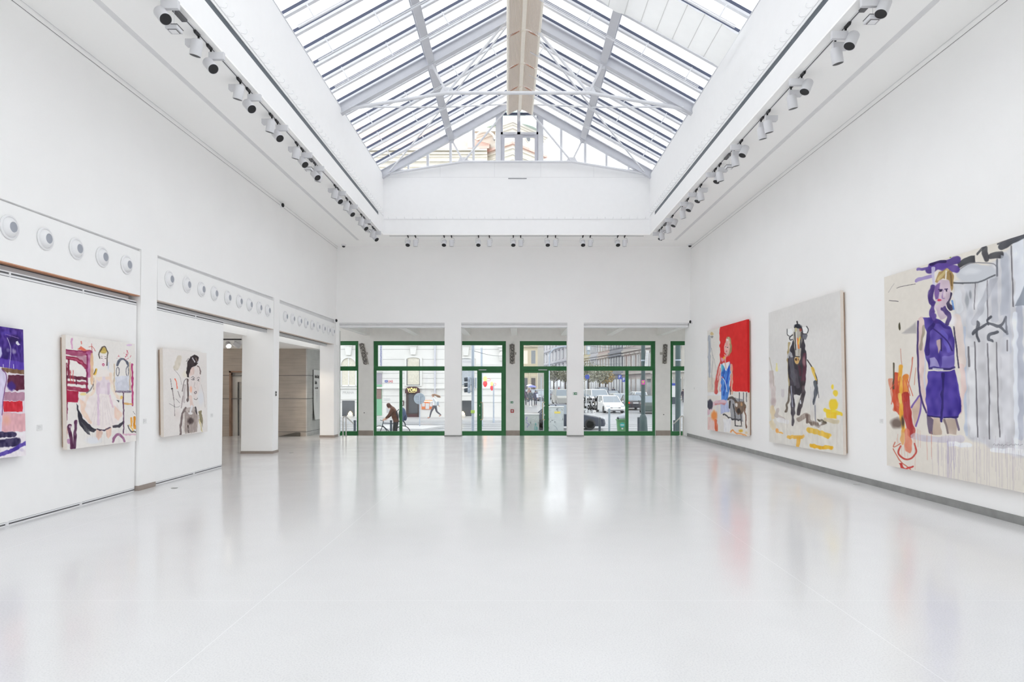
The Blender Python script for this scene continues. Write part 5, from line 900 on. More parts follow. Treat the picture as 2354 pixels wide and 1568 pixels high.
A.po([(346, 326), (385, 285), (432, 290), (443, 350), (426, 412), (392, 452), (362, 438), (347, 392)], (207, 187, 201)); A.po([(346, 326), (384, 306), (372, 400), (352, 402)], (112, 80, 152), .85); A.po([(352, 302), (374, 245), (416, 217), (452, 240), (460, 300), (446, 352), (430, 292), (396, 276), (365, 310)], (170, 140, 90)); A.st([(372, 290), (400, 245), (420, 225)], 14, (206, 186, 132)); A.st([(415, 235), (412, 285)], 8, (236, 230, 220)); A.st([(440, 250), (448, 320)], 10, (126, 98, 62)); A.st([(372, 345), (392, 346)], 6, (56, 36, 90)); A.st([(406, 344), (424, 342)], 6, (56, 36, 90)); A.el(383, 356, 8, 6, (40, 28, 60)); A.el(416, 353, 8, 6, (50, 36, 70)); A.st([(398, 350), (392, 392), (404, 396)], 6, (150, 120, 170)); A.el(376, 408, 14, 9, (202, 66, 98)); A.el(400, 370, 14, 22, (226, 210, 220), .7, .6); A.el(365, 430, 12, 12, (206, 214, 190), .7, .5)
A.dr(330, 1040, 1190, 1560, 90, (186, 176, 184), .4); A.dr(420, 470, 1195, 1480, 10, (168, 156, 186), .5); A.dr(90, 330, 1150, 1390, 16, (210, 140, 120), .4)
for k in range(16): x = 690+k*11; A.st([(x, 1246+(k % 3)*3), (x+6, 1240+(k*5) % 9)], 3, (90, 88, 96), .6)
place(A, Q, 2010, 530, 2.529, onplain, (-1, 0, 0), 'largest canvas, a woman in a purple playsuit beside red flames', 'canvas_side')
# ================================================================ STREET OUTSIDE
def gz(Y): return -.95+.0072*(Y-30)
def YG_(py): return 4149./(py-VY+10.8)               # depth of a point standing on the street
for k, c in (('fac', (.73, .725, .70)), ('facd', (.46, .46, .45)), ('faccream', (.56, .54, .48))): M[k] = mat('facade_'+k, c, .85, var=.03, scale=.8)
M['road'] = mat('wet_asphalt', (.36, .375, .40), .28, var=.12, scale=.6, spec=.6); M['pave'] = mat('pale_paving', (.48, .48, .49), .5, var=.1, scale=1.5); M['kerb'] = mat('granite_kerb', (.56, .56, .56), .6); M['rails'] = mat('tram_rail_steel', (.25, .26, .28), .3, .6)
M['dglass'] = mat('dark_window_glass', (.06, .065, .075), .1, spec=.8); M['bglass'] = mat('blue_grey_window_glass', (.16, .18, .2), .1, spec=.8)
M['curtain'] = mat('cream_curtain', rgb(246, 236, 218), .9, var=.12, scale=9); M['curtg'] = mat('grey_curtain', rgb(206, 210, 218), .9, var=.15, scale=12); M['warm'] = mat('warm_lamp', (1, .78, .42), .5, var=0, emit=3.5); M['hot'] = mat('headlamp_glow', (1, .9, .7), .5, var=0, emit=3)
M['copper'] = mat('green_copper', rgb(196, 216, 208), .7, var=.06, scale=3); M['stone'] = mat('cream_stone', (.78, .75, .68), .85, var=.05, scale=.7)  # church copper and stone paled, glass haze put into their colour
def tile_mat():
    m = mat('red_roof_tiles', rgb(190, 128, 112), .8, var=.12, scale=4); nt = m.node_tree; L = nt.links; b = nt.nodes['Principled BSDF']; tc = nt.nodes['Texture Coordinate']
    bk = nt.nodes.new('ShaderNodeTexBrick'); bk.inputs['Scale'].default_value = 1.6; bk.inputs['Color1'].default_value = (*rgb(218, 170, 156), 1); bk.inputs['Color2'].default_value = (*rgb(230, 190, 178), 1); bk.inputs['Mortar'].default_value = (*rgb(232, 210, 200), 1); bk.inputs['Mortar Size'].default_value = .05  # tile colours lightened to carry the haze of the glass
    L.new(tc.outputs['Object'], bk.inputs['Vector']); L.new(bk.outputs['Color'], b.inputs['Base Color']); return m
M['tiles'] = tile_mat()
# ground
mb = MB(); mb.add([(-200, YF+.36, gz(YF)), (200, YF+.36, gz(YF)), (200, 330, gz(330)), (-200, 330, gz(330))], [(0, 1, 2, 3)]); struct(mb.build('street', 'road'))
def strip(name, m, x0, x1, y0, y1, h): mb = MB(); mb.hexa([(x0, y0, gz(y0)-.02), (x1, y0, gz(y0)-.02), (x1, y1, gz(y1)-.02), (x0, y1, gz(y1)-.02)], [(x0, y0, gz(y0)+h), (x1, y0, gz(y0)+h), (x1, y1, gz(y1)+h), (x0, y1, gz(y1)+h)]); return struct(mb.build(name, m))
strip('pavement', 'pave', -45, 1.5, 44.3, 48, .12); strip('kerb', 'kerb', -45, 1.6, 44.1, 44.3, .13); strip('pavement', 'pave', -45, 45, 27, 31.5, .1); strip('kerb', 'kerb', -45, 45, 31.5, 31.75, .11)
for y in (36.4, 37.9, 40.2, 41.7): strip('tram_rail_strip', 'rails', -45, 45, y, y+.09, .006); strip('road_marking', 'kerb', -45, 45, y+.5, y+.62, .004)
mb = MB(); mb.prism([(-8.4, 36.6, gz(36.6)), (-5.2, 36.2, gz(36.2)), (-4.3, 38.6, gz(38.6)), (-8, 39.4, gz(39.4))], (0, 0, .12)); struct(mb.build('road_island', 'kerb'))
mb = MB(); mb.prism([(-11.5, 33.2, gz(33.2)), (-8.8, 32.6, gz(32.6)), (-9.4, 34.5, gz(34.5)), (-12, 35, gz(35))], (0, 0, .02)); struct(mb.build('road_marking', 'kerb'))
for (x0, y0, x1, y1) in ((4, 58, 14, 52), (1.5, 70, 3.2, 140)): mb = MB(); mb.bar((x0, y0, gz(y0)+.01), (x1, y1, gz(y1)+.01), .25, .02); struct(mb.build('road_marking', 'kerb'))
# ---- pale corner building across the street
YL = 48.
def xl(px): return XP(px, YL)
def zl(py): return ZP(py, YL)
def bx(e, name, m, px0, px1, py0, py1, d0, d1, bevel=0.): q = MB(); q.box(xl(px0), xl(px1), YL-d1, YL-d0, zl(py1), zl(py0)); return q.build(name, m, e, bevel=bevel)
bl = empty('corner_building', (-14, YL, gz(YL))); tag(bl, 'pale rusticated corner building with curtained arched windows across the street', 'building')
q = MB(); q.box(-45, xl(1169), YL, YL+14, -1.2, 15.5); q.build('wall', 'fac', bl)
q = MB()
for py in (803, 826, 858, 870, 881, 910, 925): q.box(-45, xl(1166), YL-.012, YL+.01, zl(py)-.014, zl(py)+.014)
for px in (880, 931, 971, 1094, 1152):
    for py in range(0): pass
q.build('rustication_groove', 'facd', bl)
bx(bl, 'string_course', 'fac', -300, 1170, 890, 893.5, -.01, .16); bx(bl, 'string_course', 'fac', -300, 1170, 780, 786, -.01, .2); bx(bl, 'plinth', 'facd', -300, 1169, 961, 975, -.01, .08)
def archwin(pc, hw, ptop, pbot, rise, cur, mull, lab):
    x, z0, z1, w = xl(pc), zl(pbot), zl(ptop), hw*.032; r = rise*.032
    def outl(w, z0, z1, r, n=14): return [(x-w, z0), (x+w, z0)]+[(x+w*math.cos(t), z1-r+r*math.sin(t)) for t in [math.pi*k/n for k in range(n+1)]]
    s = empty('window', (x, YL, z0)); s.parent = bl; s.matrix_parent_inverse = Matrix.Translation(-bl.location); s['_w'] = 1
    def pb(q, nm, m): o = q.build(nm, m); o.parent = WIN; o.matrix_parent_inverse = Matrix(); return o
    WIN = None
    q = MB(); O = outl(w+.14, z0-.05, z1+.14, r+.05); I = outl(w, z0, z1, r); n = len(O)
    q.add([(a, YL-.14, b) for a, b in O]+[(a, YL-.14, b) for a, b in I]+[(a, YL+.01, b) for a, b in O]+[(a, YL+.01, b) for a, b in I], [f for k in range(n) for f in ((k, (k+1) % n, n+(k+1) % n, n+k), (k, 2*n+k, 2*n+(k+1) % n, (k+1) % n), (n+k, n+(k+1) % n, 3*n+(k+1) % n, 3*n+k))])
    bpy.data.objects.remove(s)
    o = q.build('window', 'fac', bl)
    q = MB(); q.prism([(a, YL-.02, b) for a, b in I], (0, .01, 0)); q.build('curtain', cur, o)
    q = MB(); q.box(x-.03, x+.03, YL-.07, YL-.02, z0, z1) if mull else None
    q.box(x-w, x+w, YL-.07, YL-.02, z0, z0+.05); q.box(x-w, x-w+.05, YL-.07, YL-.02, z0, z1-r); q.box(x+w-.05, x+w, YL-.07, YL-.02, z0, z1-r); q.build('sash', 'bglass' if not mull else 'white', o)
    q = MB(); q.prism([(x-w, YL-.05, z0), (x+w, YL-.05, z0)]+[(x+w*.99*math.cos(t), YL-.05, z1-r+r*math.sin(t)) for t in [math.pi*k/14 for k in range(15)]], (0, .006, 0)); q.build('pane', 'glass', o)
    q = MB(); k0, k1 = zl(785), z1+.2; q.prism([(x-.3, YL-.22, k0), (x+.3, YL-.22, k0), (x+.17, YL-.22, k1), (x-.17, YL-.22, k1)], (0, .23, 0)); q.box(x-.3, x+.3, YL-.3, YL, k0-.35, k0-.27); q.build('keystone', 'fac', bl)
archwin(802, 17, 823, 887, 17, 'curtain', 1, ''); archwin(950.5, 15.5, 822, 886, 4, 'curtain', 0, ''); archwin(1071, 15.5, 824, 886, 4, 'curtg', 0, '')
bx(bl, 'basement_window', 'dglass', 786.5, 815.5, 921, 957, -.01, .015); bx(bl, 'basement_window', 'dglass', 1056, 1084, 921, 957, -.01, .015)
bx(bl, 'panel', 'fac', 781, 823, 895, 918, -.01, .05); text('PRAHA', .27, 'lettering', 'facd', (xl(801), YL-.055, zl(903)), parent=bl, ext=.004)
bx(bl, 'panel', 'fac', 1094, 1155, 872, 908, -.01, .03); bx(bl, 'panel', 'fac', 1094, 1155, 814, 838, -.01, .03)
q = MB(); q.box(xl(1145), xl(1170), YL-.5, YL, zl(799), zl(791)); q.box(xl(1148), xl(1170), YL-.35, YL, zl(806), zl(799)); q.ell((xl(1156), YL-.2, zl(818)), .3, .25, .35); q.box(xl(1149), xl(1164), YL-.3, YL, zl(829), zl(824)); q.build('ornate_console', 'fac', bl)
q = MB(); q.tube((xl(1000.5), YL-.12, zl(786)), (xl(1000.5), YL-.12, zl(908)), .06, 8); q.build('downpipe', 'lav', bl, True)
M['gateg'] = mat('pale_green_gate', rgb(126, 178, 146), .7); M['gateb'] = mat('brown_mesh_panel', rgb(138, 118, 112), .8, var=.2, scale=30); M['gategr'] = mat('grey_mesh_panel', rgb(160, 156, 166), .8, var=.15, scale=30)
e = empty('gate', (xl(869), YL-.02, gz(YL))); tag(e, 'pale green gate with brown panel beside the corner building', 'gate')
bx(e, 'green_leaf', 'gateg', 860, 878, 884, 955, .005, .06); bx(e, 'brown_panel', 'gateb', 864, 877.5, 889, 917, .06, .08); bx(e, 'grey_transom', 'gategr', 860, 878, 858, 884, .005, .06); bx(e, 'lintel', 'facd', 860, 879, 854, 858, .005, .1)
# restaurant front
M['maroon'] = mat('dark_maroon_sign', rgb(72, 40, 44), .5); M['yellow'] = mat('yellow_letters', rgb(240, 225, 140), .5, var=0, emit=.35); M['dbrown'] = mat('dark_brown_door', rgb(66, 54, 52), .5)
e = empty('restaurant_door', (xl(948), YL, gz(YL))); tag(e, 'dark glazed restaurant door under the curtained window', 'door', None, None)
bx(e, 'door_frame', 'dbrown', 934, 963.5, 903, 962, .005, .1); bx(e, 'door_pane', 'dglass', 940, 961, 906, 950, .1, .115); bx(e, 'kick_panel', 'maroon', 940, 961, 952, 961, .1, .12); bx(e, 'threshold', 'kerb', 932, 966, 962, 965, 0, .3)
e = empty('restaurant_sign', (xl(948.5), YL-.12, zl(903))); tag(e, 'maroon rounded restaurant sign with yellow letters over the dark door', 'sign')
x0, x1, zb, zt = xl(932.5), xl(966), zl(904), zl(889.3); r = .3
q = MB(); q.prism([(x0, YL-.25, zb), (x1, YL-.25, zb), (x1, YL-.25, zb+.12)]+[(x1-r*1.1+r*1.1*math.cos(t), YL-.25, zt-r+r*math.sin(t)) for t in [k*math.pi/16 for k in range(9)]]+[(x0+r*1.1-r*1.1*math.cos(t), YL-.25, zt-r+r*math.sin(t)) for t in [math.pi/2-k*math.pi/16 for k in range(9)]]+[(x0, YL-.25, zb+.12)], (0, .13, 0)); q.build('board', 'maroon', e)
text('YÔRI', .31, 'lettering', 'yellow', (xl(948.6), YL-.262, zl(896.8)), parent=e, bold=.012, ext=.005); q = MB(); q.box(xl(941), xl(956), YL-.262, YL-.25, zl(902.2), zl(901.4)); q.build('underline', 'yellow', e)
M['cardb'] = mat('menu_white', (.62, .62, .62), .7); M['orange'] = mat('orange_board', rgb(212, 120, 70), .6, var=.1)
e = empty('menu_case', (xl(925), YL, zl(927))); tag(e, 'small maroon menu case beside the restaurant door', 'menu case'); bx(e, 'case', 'maroon', 922.5, 928.5, 921, 932.5, .005, .08); bx(e, 'menu_sheet', 'cardb', 923.6, 926.8, 923.5, 930.5, .08, .09)
e = empty('notice_board', (xl(982), YL, zl(932))); tag(e, 'orange framed notice board with white sheets beside the restaurant door', 'notice board'); bx(e, 'backing', 'orange', 969.5, 995, 920.5, 941, .005, .07)
bx(e, 'sheet', 'cardb', 970.5, 977, 926, 934.5, .07, .08); bx(e, 'sheet', 'cardb', 978.5, 987, 927, 940, .07, .08); bx(e, 'sheet', 'cardb', 988, 994, 926, 934.5, .07, .08); bx(e, 'lamp_strip', 'warm', 972, 994, 922, 923.5, .07, .09)
M['blue'] = mat('sign_blue', rgb(52, 72, 160), .5); M['redp'] = mat('sign_red', rgb(205, 60, 70), .5)
for px, m, l, t in ((888, 'blue', 'small blue house number plate on the pale facade', 'W'), (898, 'redp', 'small red and white house number plate on the pale facade', 'H')):
    e = empty('house_number_plate', (xl(px), YL, zl(876.5))); tag(e, l, 'plate'); bx(e, 'plate', m if m == 'blue' else 'cardb', px-3, px+3, 874, 879, .005, .03); bx(e, 'inner_field', 'cardb' if m == 'blue' else 'redp', px-1.2, px+1.2, 875.3, 877.8, .03, .035)
    if m != 'blue':
        for s in (-1, 1): bx(e, 'red_edge', 'redp', px+s*3.4-.5, px+s*3.4+.5, 874, 880, .005, .036)
e = empty('wall_notice', (xl(896), YL, zl(942))); tag(e, 'pale grey blank notice low on the facade behind the cyclist', 'notice'); bx(e, 'sheet', 'pave', 889, 905, 935, 949, .005, .03)
e = empty('wall_plate', (xl(889), YL, zl(917.5))); tag(e, 'pair of small white plates low on the facade beside the gate', 'plate'); bx(e, 'plate', 'cardb', 882.5, 889, 915.5, 920, .005, .03); bx(e, 'plate', 'cardb', 890, 896, 915.5, 920, .005, .03)
e = empty('hanging_sign', (xl(874), 46.5, zl(842))); tag(e, 'tall white vertical sign with blue script beside the pale facade', 'sign')
q = MB(); X0, X1 = XP(869, 46.5), XP(879.5, 46.5); q.box(X0, X1, 46.45, 46.5, ZP(842, 46.5), ZP(790, 46.5)); q.build('board', 'cardb', e)
for k in range(11):
    z = ZP(793+k*4.5, 46.5); xx = XP(876.3-(k % 3)*.3, 46.5); q = MB(); q.path([(xx-.05, 46.44, z), (xx+.05, 46.44, z-.02), (xx-.02, 46.44, z-.06), (xx+.04, 46.44, z-.1)], .017, 5); q.build('script_stroke', 'blue', e)
e = empty('shop_sign', (xl(1072), YL, zl(832))); tag(e, 'white shop sign in the window arch behind the traffic light', 'sign'); bx(e, 'board', 'cardb', 1057, 1084, 826, 846, .1, .16); text('WELLNESS', .2, 'lettering', 'lav', (xl(1072), YL-.165, zl(832)), parent=e, ext=.004)
for px, l in ((806, 'warm table lamp in the basement window under the arched window'), (1064, 'warm table lamp in the shop window behind the traffic light')):
    c = Vector((xl(px), YL-.12, zl(951))); e = empty('table_lamp', c); tag(e, l, 'lamp'); q = MB(); q.lathe([(.12, -.08), (.16, .0), (.05, .16), (.001, .18)], c, (0, 0, 1), 10); q.build('lamp_shade', 'warm', e, True); q = MB(); q.box(c.x-.22, c.x+.2, c.y-.05, c.y+.1, c.z-.24, c.z-.08); q.build('base', 'cardb', e)
M['glowr'] = mat('red_lantern', rgb(205, 26, 44), .5, var=0, emit=.5); M['glowo'] = mat('lantern_light', (1, .50, .10), .5, var=0, emit=1.9)
for n, (px, py, s) in enumerate(((1115.3, 877.5, 1.), (1130.8, 888, .8))):
    c = P(px, py, 44.); e = empty('red_lantern', c); tag(e, ('larger glowing red lantern on the bracket nearer the traffic light', 'smaller glowing red lantern beside the slender pole')[n], 'lantern', 'glowing lanterns'); q = MB(); q.ell(c+Vector((0, 0, .2*s)), .13*s, .13*s, .18*s); q.build('lit_globe', 'glowo', e, True)
    q = MB(); q.lathe([(.05*s, -.36*s), (.12*s, -.26*s), (.16*s, -.14*s), (.12*s, 0), (.06*s, .04*s)], c, (0, 0, 1), 12); q.build('red_shade', 'glowr', e, True); q = MB(); q.path([c+Vector((0, 0, .05)), c+Vector((.3*s, 0, .05)), c+Vector((.36*s, 0, .15)), c+Vector((.3*s, 0, .2)), c+Vector((.1*s, 0, .2))], .012, 6); q.build('bracket', 'glowr', e, True)
# ---- church tower and its tiled nave, seen through the gable
ch = empty('church', (-1, 122, 0)); tag(ch, 'cream church with green copper dome and red tiled roofs beyond the gable glazing', 'church')
def zc(py, Y=120.): return ZP(py, Y)
TC = Vector((-1.1, 126.2, 0)); R2 = 6.4
def dia(r, z0, z1, rot=0.): q = MB(); c = [(TC.x+r*math.sin(a+rot), TC.y-r*math.cos(a+rot)) for a in (0, math.pi/2, math.pi, 3*math.pi/2)]; q.hexa([(x, y, z0) for x, y in c], [(x, y, z1) for x, y in c]); return q
RT = .06
dia(R2, 0, zc(318), RT).build('tower_base', 'stone', ch); dia(R2-.25, zc(318), zc(292), RT).build('belfry', 'stone', ch)
for nm, r, a, b, m in (('cornice', R2+.5, 290, 286, 'stone'), ('cornice', R2+.9, 286, 281, 'stone'), ('cornice', R2+.2, 296, 290, 'stone'), ('tile_course', R2+.7, 334, 329, 'tiles'), ('cornice', R2+.45, 343, 340, 'stone'), ('cornice', R2+.2, 352, 349, 'stone'), ('cornice', R2+.45, 357, 354, 'stone'), ('cornice', R2+.2, 368, 365, 'stone')): dia(r, zc(a), zc(b), RT).build(nm, m, ch)
q = MB(); q.lathe([(5.9, zc(281)), (5.6, zc(272)), (4.6, zc(262)), (3.2, zc(250)), (2.9, zc(244)), (2.9, zc(236)), (2, zc(224)), (.001, zc(214))], (TC.x, TC.y, 0), (0, 0, 1), 24); q.build('dome', 'copper', ch, True)
for a, s in ((math.pi/4, 1), (-math.pi/4, -1)):
    n_ = Vector((math.sin(a+RT), -math.cos(a+RT), 0)); c = TC+n_*((R2-.25)*.7072+.02)+Vector((0, 0, zc(303))); q = MB(); q.lathe([(.75, 0), (.75, .06), (.55, .07)], c, n_, 18); q.build('round_window', 'stone', ch, True); q = MB(); q.lathe([(.55, .075), (.001, .08)], c, n_, 18); q.build('dark_glass', 'bglass', ch, True)
YNV = 122.
def xn(px): return XP(px, YNV)
def zn(py): return ZP(py, YNV)
q = MB(); q.box(-62, TC.x-4.4, YNV, YNV+20, 0, zn(346)); q.build('nave_wall', 'stone', ch)
for a, b, d in ((349, 345, .9), (356, 352, .5), (362, 360, .35), (373, 370, .6), (385, 382, .35), (392, 390, .5)): q = MB(); q.box(-62, TC.x-4.4, YNV-d, YNV+.1, zn(a), zn(b)); q.build('cornice', 'stone', ch)
q = MB(); q.add([(-62, YNV-1, zn(345)), (TC.x-4, YNV-1, zn(345)), (TC.x-4, YNV+7, zn(345)+5.2), (-62, YNV+7, zn(345)+5.2)], [(0, 1, 2, 3)]); q.build('nave_roof', 'tiles', ch, recalc=False)
q = MB(); q.add([(-62, YNV+8, zn(345)), (-14, YNV+8, zn(345)), (-17, YNV+20, zn(345)+12.5), (-62, YNV+20, zn(345)+12.5)], [(0, 1, 2, 3)]); q.build('tall_roof', 'tiles', ch, recalc=False)
for px in (1083, 1146): q = MB(); q.box(xn(px)-.6, xn(px)+.6, YNV-.6, YNV+.6, zn(345), zn(306)); q.build('gable_pier', 'stone', ch)
q = MB(); q.path([(xn(1092)+(xn(1138)-xn(1092))*(.5-.5*math.cos(t)), YNV-.3, zn(322)+1.5*math.sin(t)) for t in [math.pi*k/12 for k in range(13)]], .25, 6); q.build('arch', 'stone', ch, True); q = MB(); q.box(xn(1086), xn(1146), YNV-.5, YNV+.5, zn(304), zn(296)); q.build('parapet', 'stone', ch)
# ---- row of house fronts along the side street
def Yrow(px): return 51280./(px-1022.5)
bm_ = {}
def house(n, pa, pb, base, trim, frame, cols, floors, label, z0=.9, fh=4.2, ground='arch'):
    Ya, Yb = Yrow(pa), Yrow(pb); a = Vector((XP(pa, Ya), Ya, 0)); b = Vector((XP(pb, Yb), Yb, 0)); d = (b-a); Ln = d.length; d.normalize(); nrm = Vector((-d.y, d.x, 0)); nrm = nrm if nrm.x < 0 else -nrm
    mb_ = mat('house_paint_%d' % n, base, .85, var=.05, scale=.5); mt = mat('house_trim_%d' % n, trim, .85, var=.05, scale=.5)
    e = empty('town_house', (a+b)/2+Vector((0, 0, gz((Ya+Yb)/2)))); tag(e, label, 'building', 'house fronts along the side street')
    H_ = floors*fh+2; zg = gz((Ya+Yb)/2)
    def slab(u0, u1, za, zb, d0, d1): q = MB(); A_, B_ = a+d*u0, a+d*u1; q.hexa([A_+nrm*d0+Vector((0, 0, za)), B_+nrm*d0+Vector((0, 0, za)), B_+nrm*d1+Vector((0, 0, za)), A_+nrm*d1+Vector((0, 0, za))], [A_+nrm*d0+Vector((0, 0, zb)), B_+nrm*d0+Vector((0, 0, zb)), B_+nrm*d1+Vector((0, 0, zb)), A_+nrm*d1+Vector((0, 0, zb))]); return q
    slab(0, Ln, zg-.5, zg+H_, -9, 0).build('wall', mb_, e)
    slab(-.02, Ln+.02, zg+H_-.6, zg+H_, -.1, .8).build('cornice', mt, e)
    st = Ln/cols
    for f in range(floors):
        zf = zg+f*fh+(0 if f else 0)
        if f: slab(0, Ln, zf-.15, zf+.2, -.1, .35).build('string_course', mt, e)
        for c in range(cols):
            u = st*(c+.5); w = min(.75, st*.3)
            za, zb_ = (zf+.9, zf+3.2) if f else (zf+.3, zf+3.1)
            if f == 0: w = st*.36
            o = slab(u-w-.2, u+w+.2, za-.15, zb_+.3, -.05, .14).build('window' if f else 'shop_front', mt, e); slab(u-w, u+w, za, zb_, .14, .16).build('pane', frame if (c+f) % 3 else 'dglass', o)
            if f: slab(u-w-.35, u+w+.35, zb_+.3, zb_+.55, 0, .45).build('hood', mt, o); slab(u-.05, u+.05, za, zb_, .16, .2).build('mullion', mt, o)
    return e
house(1, 1236, 1196, (.52, .47, .33), (.46, .42, .32), 'bglass', 7, 6, 'pale yellow house front farthest along the side street')
house(2, 1340, 1236.2, (.46, .45, .47), (.36, .36, .40), 'bglass', 13, 5, 'long ornate grey and white house front along the side street')
house(3, 1357, 1340.2, (.56, .50, .34), (.5, .46, .36), 'bglass', 3, 5, 'narrow yellow house front beside the long ornate front'); house(4, 1375, 1357.2, (.54, .54, .57), (.44, .44, .47), 'bglass', 4, 5, 'white house front between the yellow and the pink fronts')
house(5, 1401, 1375.2, (.50, .41, .39), (.52, .47, .43), 'bglass', 4, 5, 'pinkish house front with rounded bay'); house(6, 1432, 1401.2, (.33, .34, .38), (.24, .25, .29), 'bglass', 5, 5, 'blue grey house front with dark window heads'); house(7, 1500, 1432.2, (.44, .40, .40), (.50, .47, .45), 'bglass', 6, 5, 'mauve house front behind the tall mast'); house(8, 1640, 1500.2, (.52, .50, .46), (.56, .54, .51), 'bglass', 7, 5, 'cream house front at the near end of the side street')
# yellow front at the corner of the side street, before the church tower
YY = 112.; e = empty('town_house', (1.4, YY, gz(YY))); tag(e, 'cream yellow corner house front with dark doorways behind the walkers', 'building', 'house fronts along the side street'); M['ochre'] = mat('cream_yellow_plaster', (.68, .60, .43), .85, var=.05, scale=.6); M['ochred'] = mat('cream_yellow_trim', (.55, .48, .36), .85)
def yb(nm, m, a, b, z0, z1, d0, d1, par): q = MB(); q.box(a, b, YY-d1, YY-d0, z0, z1); return q.build(nm, m, par)
X0, X1 = -3.5, XP(1236, YY); Z0 = gz(YY); yb('wall', 'ochre', X0, X1, Z0, Z0+15, -6, 0, e)
for z, h, d in ((4.3, .25, .3), (4.9, .15, .2), (8.6, .3, .5), (9.6, .12, .2), (14.4, .6, .8)): yb('cornice', 'ochred', X0, X1+.1, Z0+z, Z0+z+h, -.1, d, e)
for k in range(4):
    x = X1-.75-k*1.35; o = yb('window', 'ochre', x-.5, x+.5, Z0+5.6, Z0+8.2, 0, .12, e); yb('pane', 'curtain' if k % 2 else 'bglass', x-.36, x+.36, Z0+5.75, Z0+8, .12, .14, o); o = yb('doorway', 'ochred', x-.55, x+.55, Z0+.1, Z0+3.6, 0, .1, e); yb('door_pane', 'dglass' if k % 2 else 'dbrown', x-.36, x+.36, Z0+.1, Z0+3.3, .1, .12, o); yb('pilaster', 'ochre', x+.6, x+.76, Z0, Z0+4.3, 0, .2, e)
# trees
M['leaf'] = mat('autumn_leaves', rgb(168, 168, 150), .8, var=.25, scale=2); M['leafy'] = mat('yellow_leaves', rgb(206, 184, 130), .8, var=.25, scale=2); M['bark'] = mat('bark', rgb(92, 82, 74), .9, var=.2)
def tree(px, Y, h, r, m, label):
    x = XP(px, Y); z = gz(Y); e = empty('street_tree', (x, Y, z)); tag(e, label, 'tree', 'trees along the side street'); q = MB(); q.tube((x, Y, z), (x, Y, z+h*.55), .16, 8, .1)
    for k in range(6): a = k*1.05; q.tube((x, Y, z+h*(.4+.02*k)), (x+r*.7*math.cos(a), Y+r*.7*math.sin(a), z+h*(.62+.04*k)), .06, 6, .03)
    q.build('trunk', 'bark', e); q = MB(); rr = random.Random(int(px))
    for k in range(620):
        a, b, c = rr.uniform(0, 6.28), rr.uniform(-1, 1), rr.random()**.5; p = Vector((x+r*c*math.cos(a)*math.sqrt(1-b*b), Y+r*c*math.sin(a)*math.sqrt(1-b*b), z+h*.7+r*.8*b*c)); n = Vector((rr.gauss(0, 1), rr.gauss(0, 1), rr.gauss(0, 1))).normalized(); t = n.orthogonal()*.085; s = n.cross(t)
        q.add([p-t-s, p+t-s, p+t+s, p-t+s], [(0, 1, 2, 3)])
    q.build('foliage', m, e, recalc=False)
tree(1352, 114, 6.2, 2.3, 'leaf', 'grey green street tree nearer the white van'); tree(1378, 108, 5.6, 2.0, 'leaf', 'grey green street tree in front of the pinkish front'); tree(1392, 118, 5.2, 1.7, 'leafy', 'yellowing street tree beside the parking signs'); tree(1273, 120, 6.0, 1.8, 'leaf', 'street tree beyond the white parked car'); tree(1300, 135, 5.6, 1.8, 'leaf', 'street tree behind the silver jeep')
